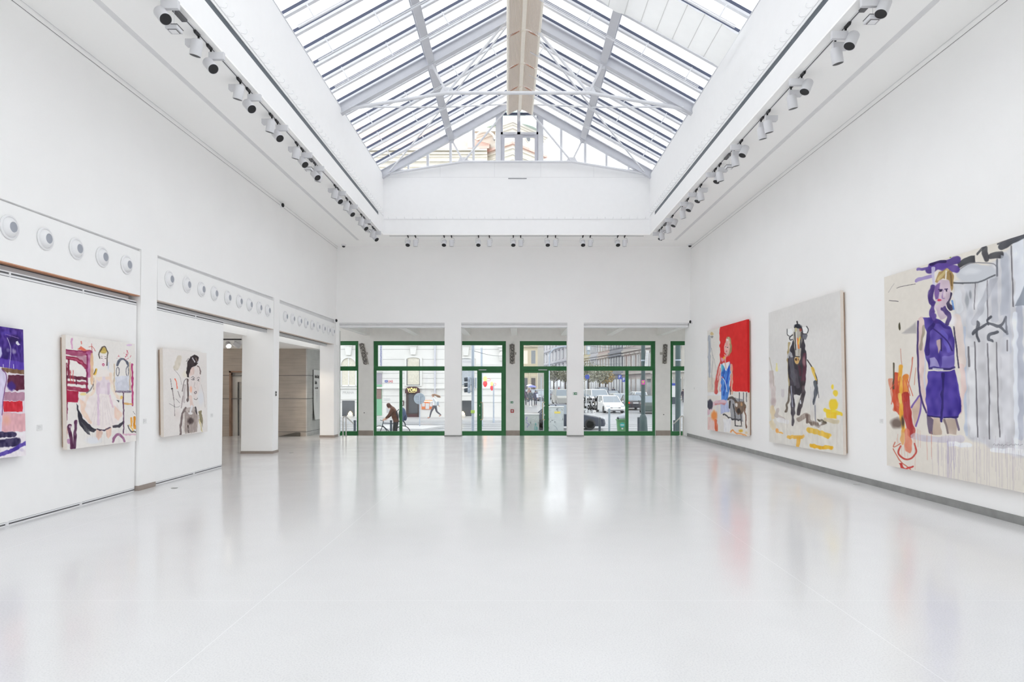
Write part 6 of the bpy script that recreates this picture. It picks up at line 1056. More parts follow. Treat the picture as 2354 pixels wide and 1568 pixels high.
# ================================================================ CARS
M['tyre'] = mat('tyre_rubber', (.02, .02, .022), .8); M['hub'] = mat('wheel_hub', (.4, .4, .42), .35, .7); M['cglass'] = mat('car_glass', (.22, .26, .30), .08, spec=.8); M['tail'] = mat('tail_light_red', rgb(220, 40, 30), .3, var=0, emit=1.2); M['tailoff'] = mat('tail_light_dark', rgb(150, 30, 34), .3); M['lampg'] = mat('headlamp_lens', (.7, .72, .75), .15); M['trimd'] = mat('dark_car_trim', (.03, .03, .035), .5); M['indic'] = mat('orange_indicator', rgb(245, 150, 60), .4, var=0, emit=1.5)
PAINT = {}
def paint(c):
    if c not in PAINT: PAINT[c] = mat('car_paint_%d' % len(PAINT), rgb(*c), .22, .1, var=.02, spec=.7)
    return PAINT[c]
def car(x, Y, rz, col, label, L=4.3, W=1.74, Hh=1.45, kind='hatch', head=None, tail='tailoff', group='cars in the street'):
    e = empty('van' if kind == 'van' else 'car', (x, Y, gz(Y)), label, 'van' if kind == 'van' else 'car', group, rz=rz, local=True); p = paint(col)
    hb = Hh*.60; g = .2
    if kind == 'van': prof = [(-.5, g), (.5, g), (.5, .42), (.485, .62), (.40, hb+.06), (-.5, hb+.06)]; cab = ((.37, -.49), (.20, -.485)); 
    elif kind == 'sedan': prof = [(-.5, g+.1), (-.49, g), (.49, g), (.5, .38), (.49, .60), (.42, .70), (.2, hb+.02), (-.32, hb+.05), (-.48, hb), (-.5, .6)]; cab = ((.2, -.34), (.04, -.2))
    elif kind == 'jeep': prof = [(-.5, g+.1), (.5, g+.1), (.5, .9), (.46, hb), (-.5, hb+.04)]; cab = ((.16, -.49), (.08, -.48))
    else: prof = [(-.5, g+.1), (-.49, g), (.49, g), (.5, .38), (.485, .58), (.40, .74), (.24, hb), (-.49, hb+.04), (-.5, .7)]; cab = ((.24, -.48), (.03, -.42))
    q = MB(); n = len(prof); rows = [(-W/2, .0), (-W/2+.05, .03), (W/2-.05, .03), (W/2, 0)]; V = []
    for xx, ex in rows: V += [(xx, y*(L+ex*2 if abs(xx) < W/2 else L-.1), z) for y, z in prof]
    F_ = [(r*n+k, r*n+(k+1) % n, (r+1)*n+(k+1) % n, (r+1)*n+k) for r in range(3) for k in range(n)]+[tuple(range(n))[::-1], tuple(range(3*n, 4*n))]
    q.add(V, F_); q.build('body', p, e, bevel=.035)
    (f0, b0), (f1, b1) = cab; zb, zt = hb-.02, Hh-.05; wi = W/2-.06; wt = W/2-.2
    q = MB(); q.hexa([(-wi, b0*L, zb), (wi, b0*L, zb), (wi, f0*L, zb), (-wi, f0*L, zb)], [(-wt, b1*L, zt), (wt, b1*L, zt), (wt, f1*L, zt), (-wt, f1*L, zt)]); q.build('glazing', 'cglass', e, bevel=.03)
    q = MB(); q.hexa([(-wt-.015, b1*L-.02, zt-.03), (wt+.015, b1*L-.02, zt-.03), (wt+.015, f1*L+.02, zt-.03), (-wt-.015, f1*L+.02, zt-.03)], [(-wt+.1, b1*L+.1, Hh), (wt-.1, b1*L+.1, Hh), (wt-.1, f1*L-.15, Hh), (-wt+.1, f1*L-.15, Hh)]); q.build('roof', p, e, bevel=.02)
    for s in (-1, 1):
        q = MB(); q.bar((s*wi, f0*L, zb), (s*wt, f1*L, zt), .05, .05); q.bar((s*wi, b0*L, zb), (s*wt, b1*L, zt), .07, .07); q.bar((s*wi, (f0*.35+b0*.65)*L, zb), (s*wt, (f1*.35+b1*.65)*L, zt), .05, .07); q.build('pillar', p, e)
        q = MB(); q.box(s*(W/2-.01)-.02+s*.09-.06, s*(W/2-.01)+.02+s*.09+.02, f0*L-.25, f0*L-.12, hb+.02, hb+.15); q.build('side_mirror', p, e, bevel=.02)
        for yy in (.31, -.31):
            q = MB(); q.lathe([(.22, -.1), (.31, -.1), (.32, -.06), (.32, .06), (.31, .1), (.22, .1)], (s*(W/2-.09), yy*L, .32), (1, 0, 0), 18); wo = q.build('wheel', 'tyre', e, True); q = MB(); q.lathe([(.001, .075), (.2, .085), (.22, .1)], (s*(W/2-.09), yy*L, .32), (s, 0, 0), 14); o = q.build('hub_cap', 'hub', wo, True); o.matrix_parent_inverse = Matrix()
        q = MB(); q.box(s*W*.36-.17, s*W*.36+.17, L/2-.12, L/2-.005, .56, .70); q.build('headlight', head or 'lampg', e, bevel=.03)
        q = MB(); zz = hb-.22 if kind != 'van' else .8; q.box(s*W*.39-.13, s*W*.39+.13, -L/2+.005-.03, -L/2+.08, zz-.1, zz+.12); q.build('tail_light', tail, e, bevel=.02)
    q = MB(); q.box(-.45, .45, L/2-.05, L/2+.012, .4, .5); q.box(-W*.4, W*.4, L/2-.05, L/2+.010, .24, .34); q.box(-W*.45, W*.45, -L/2-.012, -L/2+.05, .24, .36); q.build('bumper_grille', 'trimd', e)
    q = MB(); q.box(-.26, .26, L/2, L/2+.018, .44-.05, .44+.05); q.build('licence_plate', 'cardb', e); q = MB(); q.box(-.26, .26, -L/2-.02, -L/2, .62, .73); q.build('licence_plate', 'cardb', e)
    return e
T_, A_ = math.pi+.10, .10
def cp(px, Y): return XP(px, Y)
car(cp(1401, 57.8), 57.8, T_, (236, 236, 236), 'white hatchback driving towards the windows past the green bin', kind='hatch', Hh=1.5)
car(cp(1371, 66), 66, T_, (226, 228, 232), 'white van behind the white hatchback', L=4.9, W=1.85, Hh=1.95, kind='van', head='hot')
car(cp(1406, 93), 93, A_, (70, 74, 84), 'dark saloon driving away, rear plate beyond the white hatchback', kind='sedan', tail='tail', W=1.8)
car(cp(1450, 64), 64, A_-.05, (60, 62, 68), 'dark saloon with bright red lights crossing the window mullion', kind='sedan', tail='tail', W=1.8)
car(cp(1424, 71), 71, T_, (170, 174, 172), 'silver green car between the white hatchback and the dark saloon', kind='hatch', head='hot')
car(cp(1463, 82), 82, A_, (225, 228, 230), 'white estate car beyond the dark saloon', kind='hatch', tail='tail')
car(cp(1497, 56.5), 56.5, A_-.25, (72, 84, 80), 'dark green car with red tail light behind the tall mast', kind='hatch', tail='tail', W=1.85, Hh=1.55)
car(cp(1292, 74), 74, T_, (168, 168, 164), 'silver jeep with glaring headlamp beside the white column', L=4.2, W=1.8, Hh=1.85, kind='jeep', head='hot')
car(cp(1270, 104), 104, T_, (232, 234, 236), 'white car parked beyond the tall junction cabinet', kind='hatch')
car(XP(1297, 37.7), 37.7, -math.pi/2, (50, 56, 72), 'dark blue car passing behind the junction cabinets', L=4.5, kind='sedan', W=1.75)
car(cp(1343, 100), 100, A_, (232, 226, 218), 'white car with orange lamp behind the white van', kind='hatch', tail='indic')
car(cp(1366, 105), 105, A_, (66, 68, 76), 'dark car parked under the street trees', kind='hatch'); car(cp(1380, 97), 97, A_, (60, 62, 72), 'black car with roof box parked beside the dark saloon', kind='jeep', Hh=1.9)
for n, (px, Y, c) in enumerate(((1207, 98, (120, 130, 150)), (1218, 106, (150, 156, 168)), (1229, 99, (88, 96, 120)), (1238, 106, (176, 182, 192)), (1247, 92, (90, 92, 104)), (1252, 100, (120, 120, 128)))): car(cp(px, Y), Y, A_ if n % 2 else T_, c, '%s parked car %s beyond the walkers with umbrellas' % (('slate blue', 'silver', 'navy', 'pale silver', 'charcoal', 'grey')[n], ('at the kerb', 'far up the street', 'in mid row', 'before the white pole', 'behind the pole', 'closest to the pole')[n]), group='parked cars beyond the walkers')
# ================================================================ STREET FURNITURE
M['postd'] = mat('dark_post_paint', rgb(52, 62, 72), .5); M['mast'] = mat('green_grey_mast', rgb(62, 82, 84), .5, var=.15, scale=4); M['galv'] = mat('galvanised_steel', rgb(168, 178, 192), .4, .4, var=.06); M['sgrey'] = mat('sign_back_grey', rgb(150, 162, 172), .5)
def bollard(px, ptop, Y, label):
    x = XP(px, Y); z = gz(Y)+.1; zt = ZP(ptop, Y); e = empty('bollard', (x, Y, z)); tag(e, label, 'bollard', 'dark street bollards'); q = MB(); q.lathe([(.055, 0), (.055, zt-z-.09), (.05, zt-z-.08), (.05, zt-z-.06)], (x, Y, z), (0, 0, 1), 14); q.build('post', 'postd', e, True); q = MB(); q.lathe([(.06, zt-z-.06), (.065, zt-z-.03), (.04, zt-z), (.001, zt-z)], (x, Y, z), (0, 0, 1), 14); q.build('cap', 'postd', e, True)
bollard(815.5, 966, 31, 'dark bollard seen below the arched window'); bollard(899, 966, 31, 'dark bollard behind the bicycle'); bollard(1378.5, 960, 30, 'dark bollard beside the pale short post'); bollard(1468, 959, 30, 'dark bollard at the foot of the tall mast'); bollard(1550.5, 966, 31, 'dark bollard before the advertising panel')
def mast(px, Y, w, base, label):
    x = XP(px, Y); z = gz(Y)+.1; e = empty('street_mast', (x, Y, z)); tag(e, label, 'mast', 'tall dark street masts'); q = MB(); q.tube((x, Y, z), (x, Y, z+7.5), w, 18, w*.9); q.build('shaft', 'mast', e, True); q = MB()
    if base: q.lathe([(w*2.3, 0), (w*2.2, .25), (w*1.75, .95), (w*1.2, 1.08), (w*1.02, 1.1)], (x, Y, z), (0, 0, 1), 20); q.build('cast_base', 'mast', e, True)
    else: q.lathe([(w*1.3, 0), (w*1.3, .3), (w, .34)], (x, Y, z), (0, 0, 1), 18); q.build('cast_base', 'mast', e, True)
    q = MB(); q.lathe([(w*1.15, 3.6), (w*1.15, 3.66)], (x, Y, z), (0, 0, 1), 18); q.build('band', 'galv', e); return e
mast(1478.5, 30.5, .10, 1, 'tall dark mast with cast base and pink poster'); mast(1558.5, 30, .125, 0, 'tall dark mast seen in the last window beside the canvas wall')
def board(name, px0, px1, py0, py1, Y, m, label, cat, pole=None, t=.03, extra=None):
    e = empty(name, P((px0+px1)/2, py1, Y)); tag(e, label, cat); q = MB(); q.box(XP(px0, Y), XP(px1, Y), Y-t, Y, ZP(py1, Y), ZP(py0, Y)); q.build('board', m, e, bevel=.008)
    if pole: q = MB(); q.tube((XP(pole, Y), Y+.03, gz(Y)), (XP(pole, Y), Y+.03, ZP(py0-1, Y)), .03, 8); q.build('pole', 'galv', e, True)
    return e
M['pink'] = mat('magenta_poster', rgb(205, 70, 160), .6); M['lime'] = mat('lime_print', rgb(170, 200, 90), .6)
e = board('poster', 1474.7, 1482.3, 874, 884.3, 30.3, 'pink', 'small magenta poster wrapped on the tall mast', 'poster'); q = MB(); c = P(1478.5, 879, 30.26); q.prism([(c.x-.05, c.y, c.z+.06), (c.x+.05, c.y, c.z+.06), (c.x, c.y, c.z-.07)], (0, .003, 0)); q.build('lime_mark', 'lime', e)
e = board('hanging_street_sign', 1481.5, 1489, 806, 842, 30.4, 'cardb', 'tall white tilted sign hung on the mast', 'sign')
for k in range(5): q = MB(); c = P(1485, 812+k*5.5, 30.36); q.box(c.x-.045, c.x+.045, c.y-.002, c.y+.004, c.z-.02, c.z+.02); q.build('grey_figure', 'lav', e)
e.rotation_euler = (0, math.radians(5), 0)
for px, py, Y, l in ((1424.8, 866.5, 62, 'higher blue parking sign by the house fronts'), (1434, 873, 56, 'lower blue parking sign beside the window mullion')):
    e = board('parking_sign', px-4, px+4, py-4.5, py+5, Y, 'blue', l, 'sign', px+1); text('P', .32, 'lettering', 'cardb', (XP(px-.5, Y), Y-.034, ZP(py, Y)), parent=e, bold=.006)
e = empty('no_parking_sign', P(1350, 866, 90)); tag(e, 'small round violet road sign under the yellow front', 'sign'); q = MB(); q.lathe([(.32, 0), (.32, -.03), (.001, -.031)], P(1350, 866.5, 90), (0, -1, 0), 20); q.build('disc', 'blue', e); q = MB(); q.tube((XP(1350, 90), 90.05, gz(90)), (XP(1350, 90), 90.05, ZP(866, 90)), .04, 8); q.build('pole', 'galv', e)
c = P(964.3, 916.5, 38.5); e = empty('round_road_sign', (c.x, c.y, gz(38.5))); tag(e, 'back of a round grey road sign on a pole before the restaurant', 'road sign'); q = MB(); q.lathe([(.32, 0), (.335, .01), (.335, .02), (.32, .03)], c, (0, -1, 0), 32); q.build('disc', 'sgrey', e)
q = MB(); q.tube((c.x+.02, c.y-.06, gz(38.5)), (c.x+.02, c.y-.06, c.z+.2), .03, 10); q.build('pole', 'galv', e, True)
for dz in (.16, -.12): q = MB(); q.box(c.x-.2, c.x+.22, c.y-.05, c.y-.032, c.z+dz-.02, c.z+dz+.02); q.build('clamp', 'galv', e)
# traffic light
Yt = 30.; x = XP(1087, Yt); e = empty('traffic_light', (x, Yt, gz(Yt))); tag(e, 'grey traffic light with three visored lamps on a tall pole', 'traffic light')
q = MB(); q.tube((x, Yt, gz(Yt)), (x, Yt, ZP(780, Yt)), .065, 14); q.build('pole', 'galv', e, True); q = MB(); q.box(XP(1075, Yt), XP(1081.5, Yt), Yt-.13, Yt+.13, ZP(904, Yt), ZP(866, Yt)); q.build('signal_housing', 'galv', e, bevel=.04)
for k, py in enumerate((872, 884.5, 897)):
    c = P(1075, py, Yt); q = MB(); q.lathe([(.1, 0), (.1, .02), (.09, .16)], c, (-1, -.15, -.1), 16); q.build('visor', 'postd', e, True); q = MB(); q.ell(c+Vector((.07, -.13, 0)), .05, .03, .1); q.build('lamp_back', 'galv', e, True)
q = MB(); q.box(x-.09, x+.09, Yt-.1, Yt-.05, ZP(950, Yt), ZP(943, Yt)); q.build('push_button_box', 'lime', e, bevel=.01); q = MB(); q.bar((XP(1081, Yt), Yt, ZP(870, Yt)), (x, Yt, ZP(870, Yt)), .04, .04); q.bar((XP(1081, Yt), Yt, ZP(900, Yt)), (x, Yt, ZP(900, Yt)), .04, .04); q.build('bracket', 'galv', e)
q = MB(); q.box(XP(1092, Yt), XP(1095.5, Yt), Yt-.1, Yt+.1, ZP(893, Yt), ZP(868, Yt)); q.build('side_signal', 'galv', e, bevel=.03)
def pole(px, ptop, Y, r, m, label, pbot=None):
    x = XP(px, Y); e = empty('street_pole', (x, Y, gz(Y))); tag(e, label, 'pole', 'slender street poles'); q = MB(); q.tube((x, Y, gz(Y)), (x, Y, ZP(ptop, Y)), r, 10); q.build('shaft', m, e, True); q = MB(); q.lathe([(r*1.6, 0), (r*1.5, .25), (r, .3)], (x, Y, gz(Y)), (0, 0, 1), 10); q.build('foot', m, e, True); q = MB(); q.lathe([(r*1.1, 0), (r*.9, .05), (.001, .07)], (x, Y, ZP(ptop, Y)), (0, 0, 1), 10); q.build('cap', m, e, True); return e
pole(1107, 801.5, 40, .055, 'galv', 'slender pale pole between traffic light and door'); pole(1134.8, 884, 43.5, .045, 'galv', 'slender grey pole under the smaller red lantern'); pole(1244, 868, 60, .04, 'galv', 'slender white pole beside the walkers with umbrellas'); pole(1400.5, 942, 29.5, .05, 'sgrey', 'short pale post before the white hatchback'); pole(1262.5, 878, 48, .07, 'galv', 'pale post beside the tall junction cabinet')
e = pole(1262.8, 822, 62, .06, 'galv', 'curved street lamp over the junction cabinets'); x = XP(1262.8, 62); q = MB(); q.path([(x, 62, ZP(822, 62)), (x+.05, 62, ZP(812, 62)), (x+.35, 62, ZP(803, 62)), (x+.9, 62, ZP(798, 62)), (x+1.7, 62, ZP(796, 62))], .055, 8); q.build('curved_arm', 'galv', e, True)
# kerbside cabinets with graffiti
M['cab'] = mat('grey_cabinet_paint', rgb(158, 164, 160), .6, var=.08, scale=5); M['cabl'] = mat('pale_cabinet_paint', rgb(184, 190, 190), .6, var=.08, scale=5); M['purple'] = mat('violet_spray', rgb(128, 118, 176), .7); M['teal'] = mat('teal_spray', rgb(60, 166, 160), .7); M['ink'] = mat('black_spray', rgb(72, 76, 86), .7); M['sticker'] = mat('yellow_sticker', rgb(226, 206, 96), .6)
def cabinet(px0, px1, pt, Y, m, label):
    e = empty('junction_cabinet', ((XP(px0, Y)+XP(px1, Y))/2, Y, gz(Y))); tag(e, label, 'cabinet', 'grey street cabinets'); x0, x1, zt, zb = XP(px0, Y), XP(px1, Y), ZP(pt, Y), gz(Y)+.08; xm = x0+(x1-x0)*(.47 if x1-x0 < 1 else .3)
    q = MB(); q.box(x0, x1, Y, Y+.4, zb, zt); q.build('body', m, e); q = MB(); q.box(x0-.02, x1+.02, Y-.03, Y+.43, zt, zt+.05); q.build('lid', 'cardb', e, bevel=.01); q = MB(); q.box(x0-.01, x1+.01, Y-.01, Y+.41, gz(Y), zb); q.build('plinth', 'postd', e)
    for a, b in ((x0+.015, xm-.006), (xm+.006, x1-.015)): q = MB(); q.box(a, b, Y-.015, Y, zb+.02, zt-.02); o = q.build('door', m, e); q = MB(); q.box(b-.05, b-.03, Y-.03, Y-.015, (zb+zt)/2-.05, (zb+zt)/2+.06); q.build('latch', 'postd', o)
    return e, x0, x1, zb, zt
e, x0, x1, zb, zt = cabinet(1205.5, 1239.5, 953.5, 35.2, 'cab', 'low grey junction cabinet with violet and teal scrawls')
def spray(e, Y, pts, m, r=.012): q = MB(); q.path([(x0+(x1-x0)*u, Y, zb+(zt-zb)*v) for u, v in pts], r, 5); q.build('graffiti_stroke', m, e)
spray(e, 35.18, [(.1, .72), (.18, .9), (.2, .8), (.08, .76), (.2, .6), (.1, .55), (.34, .38), (.18, .28), (.2, .2)], 'purple', .014); spray(e, 35.18, [(.72, .42), (.76, .5), (.8, .42), (.75, .34), (.72, .4)], 'teal', .014); spray(e, 35.18, [(.7, .3), (.7, .06), (.86, .06), (.86, .22), (.8, .28), (.8, .1)], 'teal', .014); spray(e, 35.18, [(.55, .75), (.75, .85), (.6, .6), (.85, .7)], 'cardb', .008)
e, x0, x1, zb, zt = cabinet(1249, 1296, 936.5, 35, 'cabl', 'tall pale junction cabinet with yellow sticker and black scrawls')
spray(e, 34.98, [(.02, .2), (.12, .32), (.08, .24), (.2, .3)], 'ink', .012); spray(e, 34.98, [(.12, .3), (.28, .14)], 'ink', .012); spray(e, 34.98, [(.5, .25), (.6, .2), (.7, .06)], 'sgrey', .009); spray(e, 34.98, [(.05, .02), (.15, .1), (.3, .12)], 'ink', .009)
rr = random.Random(5)
for k in range(22): u, v = rr.uniform(.05, .95), rr.uniform(.3, .95); spray(e, 34.98, [(u, v), (u+rr.uniform(-.06, .06), v+rr.uniform(-.05, .05)), (u+rr.uniform(-.06, .06), v+rr.uniform(-.05, .05))], 'ink' if k % 3 else 'sgrey', .008)
q = MB(); q.box(XP(1274.5, 35.), XP(1288, 35.), 34.975, 34.986, ZP(950.5, 35.), ZP(946, 35.)); q.build('sticker', 'sticker', e)
# green litter bin with a bag on top
Yb = 28.8; xa, xb = XP(1417, Yb), XP(1440.5, Yb); zt = ZP(964, Yb); z0 = gz(Yb)+.1; M['bing'] = mat('bright_green_plastic', rgb(84, 142, 92), .5, var=.06); M['bag'] = mat('grey_plastic_bag', rgb(176, 182, 194), .35, var=.1, scale=5)
e = empty('litter_bin', ((xa+xb)/2, Yb, z0)); tag(e, 'green litter bin with round teal sticker outside the window', 'litter bin')
q = MB(); q.hexa([(xa+.09, Yb-.16, z0), (xb-.09, Yb-.16, z0), (xb-.09, Yb+.16, z0), (xa+.09, Yb+.16, z0)], [(xa+.025, Yb-.2, zt-.05), (xb-.025, Yb-.2, zt-.05), (xb-.025, Yb+.2, zt-.05), (xa+.025, Yb+.2, zt-.05)]); q.build('body', 'bing', e, bevel=.02); q = MB(); q.box(xa, xb, Yb-.23, Yb+.23, zt-.05, zt); q.build('rim', 'bing', e, bevel=.015)
c = Vector(((xa+xb)/2+.0, Yb-.195, ZP(976.5, Yb))); q = MB(); q.lathe([(.11, 0), (.11, .012), (.001, .013)], c+Vector((0, .0, 0)), (0, -1, 0), 20); q.build('teal_sticker', 'teal', e); q = MB(); q.box(c.x-.07, c.x+.07, c.y-.017, c.y-.012, c.z-.02, c.z+.02); q.build('white_print', 'cardb', e); q = MB(); q.box(c.x-.03, c.x+.04, c.y-.012, c.y+.02, c.z-.19, c.z-.13); q.build('white_label', 'cardb', e)
q = MB(); cc = Vector(((xa+xb)/2+.04, Yb, zt+.1)); q.ell(cc, .19, .17, .15, 18, 10)
q.v = [tuple(Vector(v)+Vector((.03*math.sin(9*v[2]+5*v[0]), .02*math.sin(11*v[0]), .03*math.sin(13*v[0]+4*v[1])))) for v in q.v]; o = q.build('rubbish_bag', 'bag', smooth=True); tag(o, 'grey rubbish bag heaped on the green bin', 'rubbish bag'); q = MB(); q.ell((xa+.13, Yb, zt+.05), .12, .12, .08, 12, 8); tag(q.build('rubbish_bag', 'postd', smooth=True), 'black rubbish bag tucked under the grey bag on the bin', 'rubbish bag')
e = board('advertising_panel', 1530, 1553, 881, 913, 75, 'cardb', 'white advertising panel with blue top in the last window', 'panel', 1545); q = MB(); q.box(XP(1530, 75), XP(1553, 75), 74.95, 74.965, ZP(886.5, 75), ZP(881, 75)); q.build('blue_band', 'blue', e); q = MB(); q.box(XP(1530, 75), XP(1553, 75), 74.9, 75.0, ZP(929, 75), ZP(913, 75)); q.build('dark_plinth', 'postd', e)
c = P(1353, 801, 44); e = empty('hanging_street_lamp', c); tag(e, 'small square street lantern hung on overhead wires', 'street lamp'); q = MB(); q.box(c.x-.13, c.x+.13, c.y-.1, c.y+.1, c.z-.16, c.z+.16); q.build('frame', 'sgrey', e, bevel=.02); q = MB(); q.box(c.x-.09, c.x+.09, c.y-.115, c.y-.09, c.z-.11, c.z+.11); q.build('pane', 'cardb', e); q = MB(); q.box(c.x-.1, c.x+.08, c.y-.08, c.y+.08, c.z-.42, c.z-.2); q.build('gear_box', 'sgrey', e, bevel=.02); q = MB(); q.tube((c.x, c.y, c.z-.2), (c.x, c.y, c.z+.35), .015, 6); q.build('stem', 'sgrey', e)
for n, (p, r) in enumerate((((XP(1087, 30), 30, ZP(806, 30)), (XP(1160, 47.5), 47.5, ZP(818, 47.5))), ((XP(1340, 44), 44, ZP(794, 44)), (XP(1500, 44), 44, ZP(800, 44))), ((XP(1340, 70), 70, ZP(835, 70)), (XP(1430, 70), 70, ZP(836, 70))), ((XP(1205, 60), 60, ZP(793, 60)), (XP(1250, 60), 60, ZP(797, 60))))):
    q = MB(); a, b = Vector(p), Vector(r); q.path([a+(b-a)*t+Vector((0, 0, -.1*math.sin(math.pi*t))) for t in [k/8 for k in range(9)]], .012, 5); tag(q.build('overhead_wire', 'postd'), ('thin wire from the traffic light pole to the pale facade', 'thin overhead wire carrying the square lantern', 'thin overhead wire before the pinkish front', 'thin overhead wire before the yellow front')[n], 'wire', 'overhead wires')
# ================================================================ BICYCLE AND PEOPLE
def bicycle(x, Y, label):
    z = gz(Y)+.1; e = empty('bicycle', (x, Y, z)); tag(e, label, 'bicycle'); r = .34; fx, rx_ = x-.52, x+.52; hz = z+r
    for wx in (fx, rx_):
        q = MB(); q.path([(wx+r*math.cos(t), Y, hz+r*math.sin(t)) for t in [2*math.pi*k/28 for k in range(29)]], .018, 8); o = q.build('wheel', 'tyre', e, True); q = MB()
        for k in range(16): t = 2*math.pi*k/16; q.tube((wx, Y, hz), (wx+(r-.02)*math.cos(t), Y, hz+(r-.02)*math.sin(t)), .0025, 4)
        q.build('spoke', 'steel', o); q = MB(); q.tube((wx, Y-.04, hz), (wx, Y+.04, hz), .03, 10); q.build('hub', 'steel', o)
    bb, st, hd = (x+.08, Y, z+.28), (x+.22, Y, z+.78), (x-.36, Y, z+.8); q = MB(); q.tube(bb, st, .018); q.tube(st, hd, .018); q.tube(bb, (x-.39, Y, z+.7), .02); q.tube(bb, (rx_, Y, hz), .012); q.tube(st, (rx_, Y, hz), .011); q.build('frame', 'postd', e, True)
    q = MB(); q.tube((x-.34, Y, z+.9), (x-.40, Y, z+.62), .018); q.tube((x-.40, Y-.04, z+.62), (fx, Y-.04, hz), .012); q.tube((x-.40, Y+.04, z+.62), (fx, Y+.04, hz), .012); q.build('fork', 'postd', e, True)
    q = MB(); q.path([(x-.42, Y-.28, z+.95), (x-.36, Y-.15, z+.92), (x-.35, Y, z+.91), (x-.36, Y+.15, z+.92), (x-.42, Y+.28, z+.95)], .014, 8); q.build('handlebar', 'black', e, True); q = MB(); q.ell((x+.25, Y, z+.88), .14, .07, .035); q.tube((x+.25, Y, z+.86), st, .014); q.build('saddle', 'black', e, True); q = MB(); q.lathe([(.09, -.005), (.09, .005)], bb, (0, 1, 0), 18); q.tube(bb, (x+.08+.1, Y-.06, z+.16), .01); q.build('crank', 'steel', e); return e
CL = {}
def cloth(c):
    if c not in CL: CL[c] = mat('cloth_%d' % len(CL), rgb(*c), .85, var=.12, scale=14)
    return CL[c]
SKIN = (214, 172, 148)
def person(x, Y, z, rz, label, J, cols, hair=None, scale=1., tail=None):
    # J: joint name -> (point, radius); edges between joints carry a clothing zone
    E_ = [('pelvis', 'spine', 'coat'), ('spine', 'chest', 'coat'), ('chest', 'neck', 'coat'), ('neck', 'jaw', 'skin'), ('jaw', 'head', 'skin'), ('head', 'top', 'hair')]
    for s in 'lr': E_ += [('chest', s+'sho', 'coat'), (s+'sho', s+'elb', 'coat'), (s+'elb', s+'wri', 'coat'), (s+'wri', s+'hand', 'skin'), ('pelvis', s+'hip', 'legs'), (s+'hip', s+'knee', 'legs'), (s+'knee', s+'ank', 'legs'), (s+'ank', s+'toe', 'shoe')]
    names = list(J); me = bpy.data.meshes.new('tmp'); me.from_pydata([Vector(J[n][0])*scale for n in names], [(names.index(a), names.index(b)) for a, b, _ in E_], []); o = bpy.data.objects.new('tmp', me); COL.objects.link(o)
    o.modifiers.new('s', 'SKIN'); o.modifiers.new('u', 'SUBSURF').levels = 2
    for n, v in zip(names, me.skin_vertices[0].data): r = J[n][1]*scale; v.radius = (r, r); v.use_root = (n == 'pelvis')
    bpy.context.view_layer.update(); m2 = bpy.data.meshes.new_from_object(o.evaluated_get(bpy.context.evaluated_depsgraph_get())); bpy.data.objects.remove(o)
    zones = ['coat', 'legs', 'skin', 'shoe', 'hair']; segs = [(Vector(J[a][0])*scale, Vector(J[b][0])*scale, zones.index(zn_)) for a, b, zn_ in E_]
    q = MB(); q.v = [tuple(v.co) for v in m2.vertices]; q.f = [tuple(p.vertices) for p in m2.polygons]
    for p in m2.polygons:
        c = p.center; best = (9, 0)
        for a, b, k in segs:
            d = b-a; t = max(0, min(1, (c-a).dot(d)/d.length_squared)); dd = (c-a-d*t).length; best = min(best, (dd, k))
        k = best[1]
        if k == 0 and c.z < (J['pelvis'][0][2]-cols.get('hem', .02))*scale: k = 1
        if k == 1 and c.z > (J['pelvis'][0][2]-cols.get('hem', .02))*scale: k = 0
        if k in (2, 4) and cols.get('hood') and c.z > J['neck'][0][2]*scale-.02: k = 4
        if k == 2 and c.z > J['jaw'][0][2]*scale and c.y < (J['head'][0][1]+.045)*scale: k = 4
        q.mi.append(k)
    for s, sg in (('l', -1), ('r', 1)):          # five fingers on each hand, curled and unequal
        h = Vector(J[s+'hand'][0])*scale; d = (h-Vector(J[s+'wri'][0])*scale).normalized(); a = d.orthogonal().normalized(); q.cur = 2
        for k in range(4): b = h+a*(.024*(k-1.5))*scale; q.path([b, b+d*.05*scale, b+(d*(.075-.008*abs(k-1.2))+a.cross(d)*.025)*scale], .0085*scale, 6)
        b = h+a*.03*scale-d*.03*scale; q.path([b, b+(a*.03+d*.02)*scale, b+(a*.04+d*.05)*scale], .0095*scale, 6)
    q.cur = 2; hj = Vector(J['head'][0])*scale; f = Vector(J['face'][0]) if 'face' in J else Vector((0, 1, 0))
    if not cols.get('hood'): q.path([hj+f*.085*scale+Vector((0, 0, .02)), hj+f*.115*scale+Vector((0, 0, -.02)), hj+f*.095*scale+Vector((0, 0, -.03))], .012*scale, 6)
    e = empty('person', (x, Y, z), label, 'person', rz=rz, local=True); q.build('body', [cloth(cols[k]) if isinstance(cols[k], tuple) else cols[k] for k in zones], e, True, recalc=False)
    return e
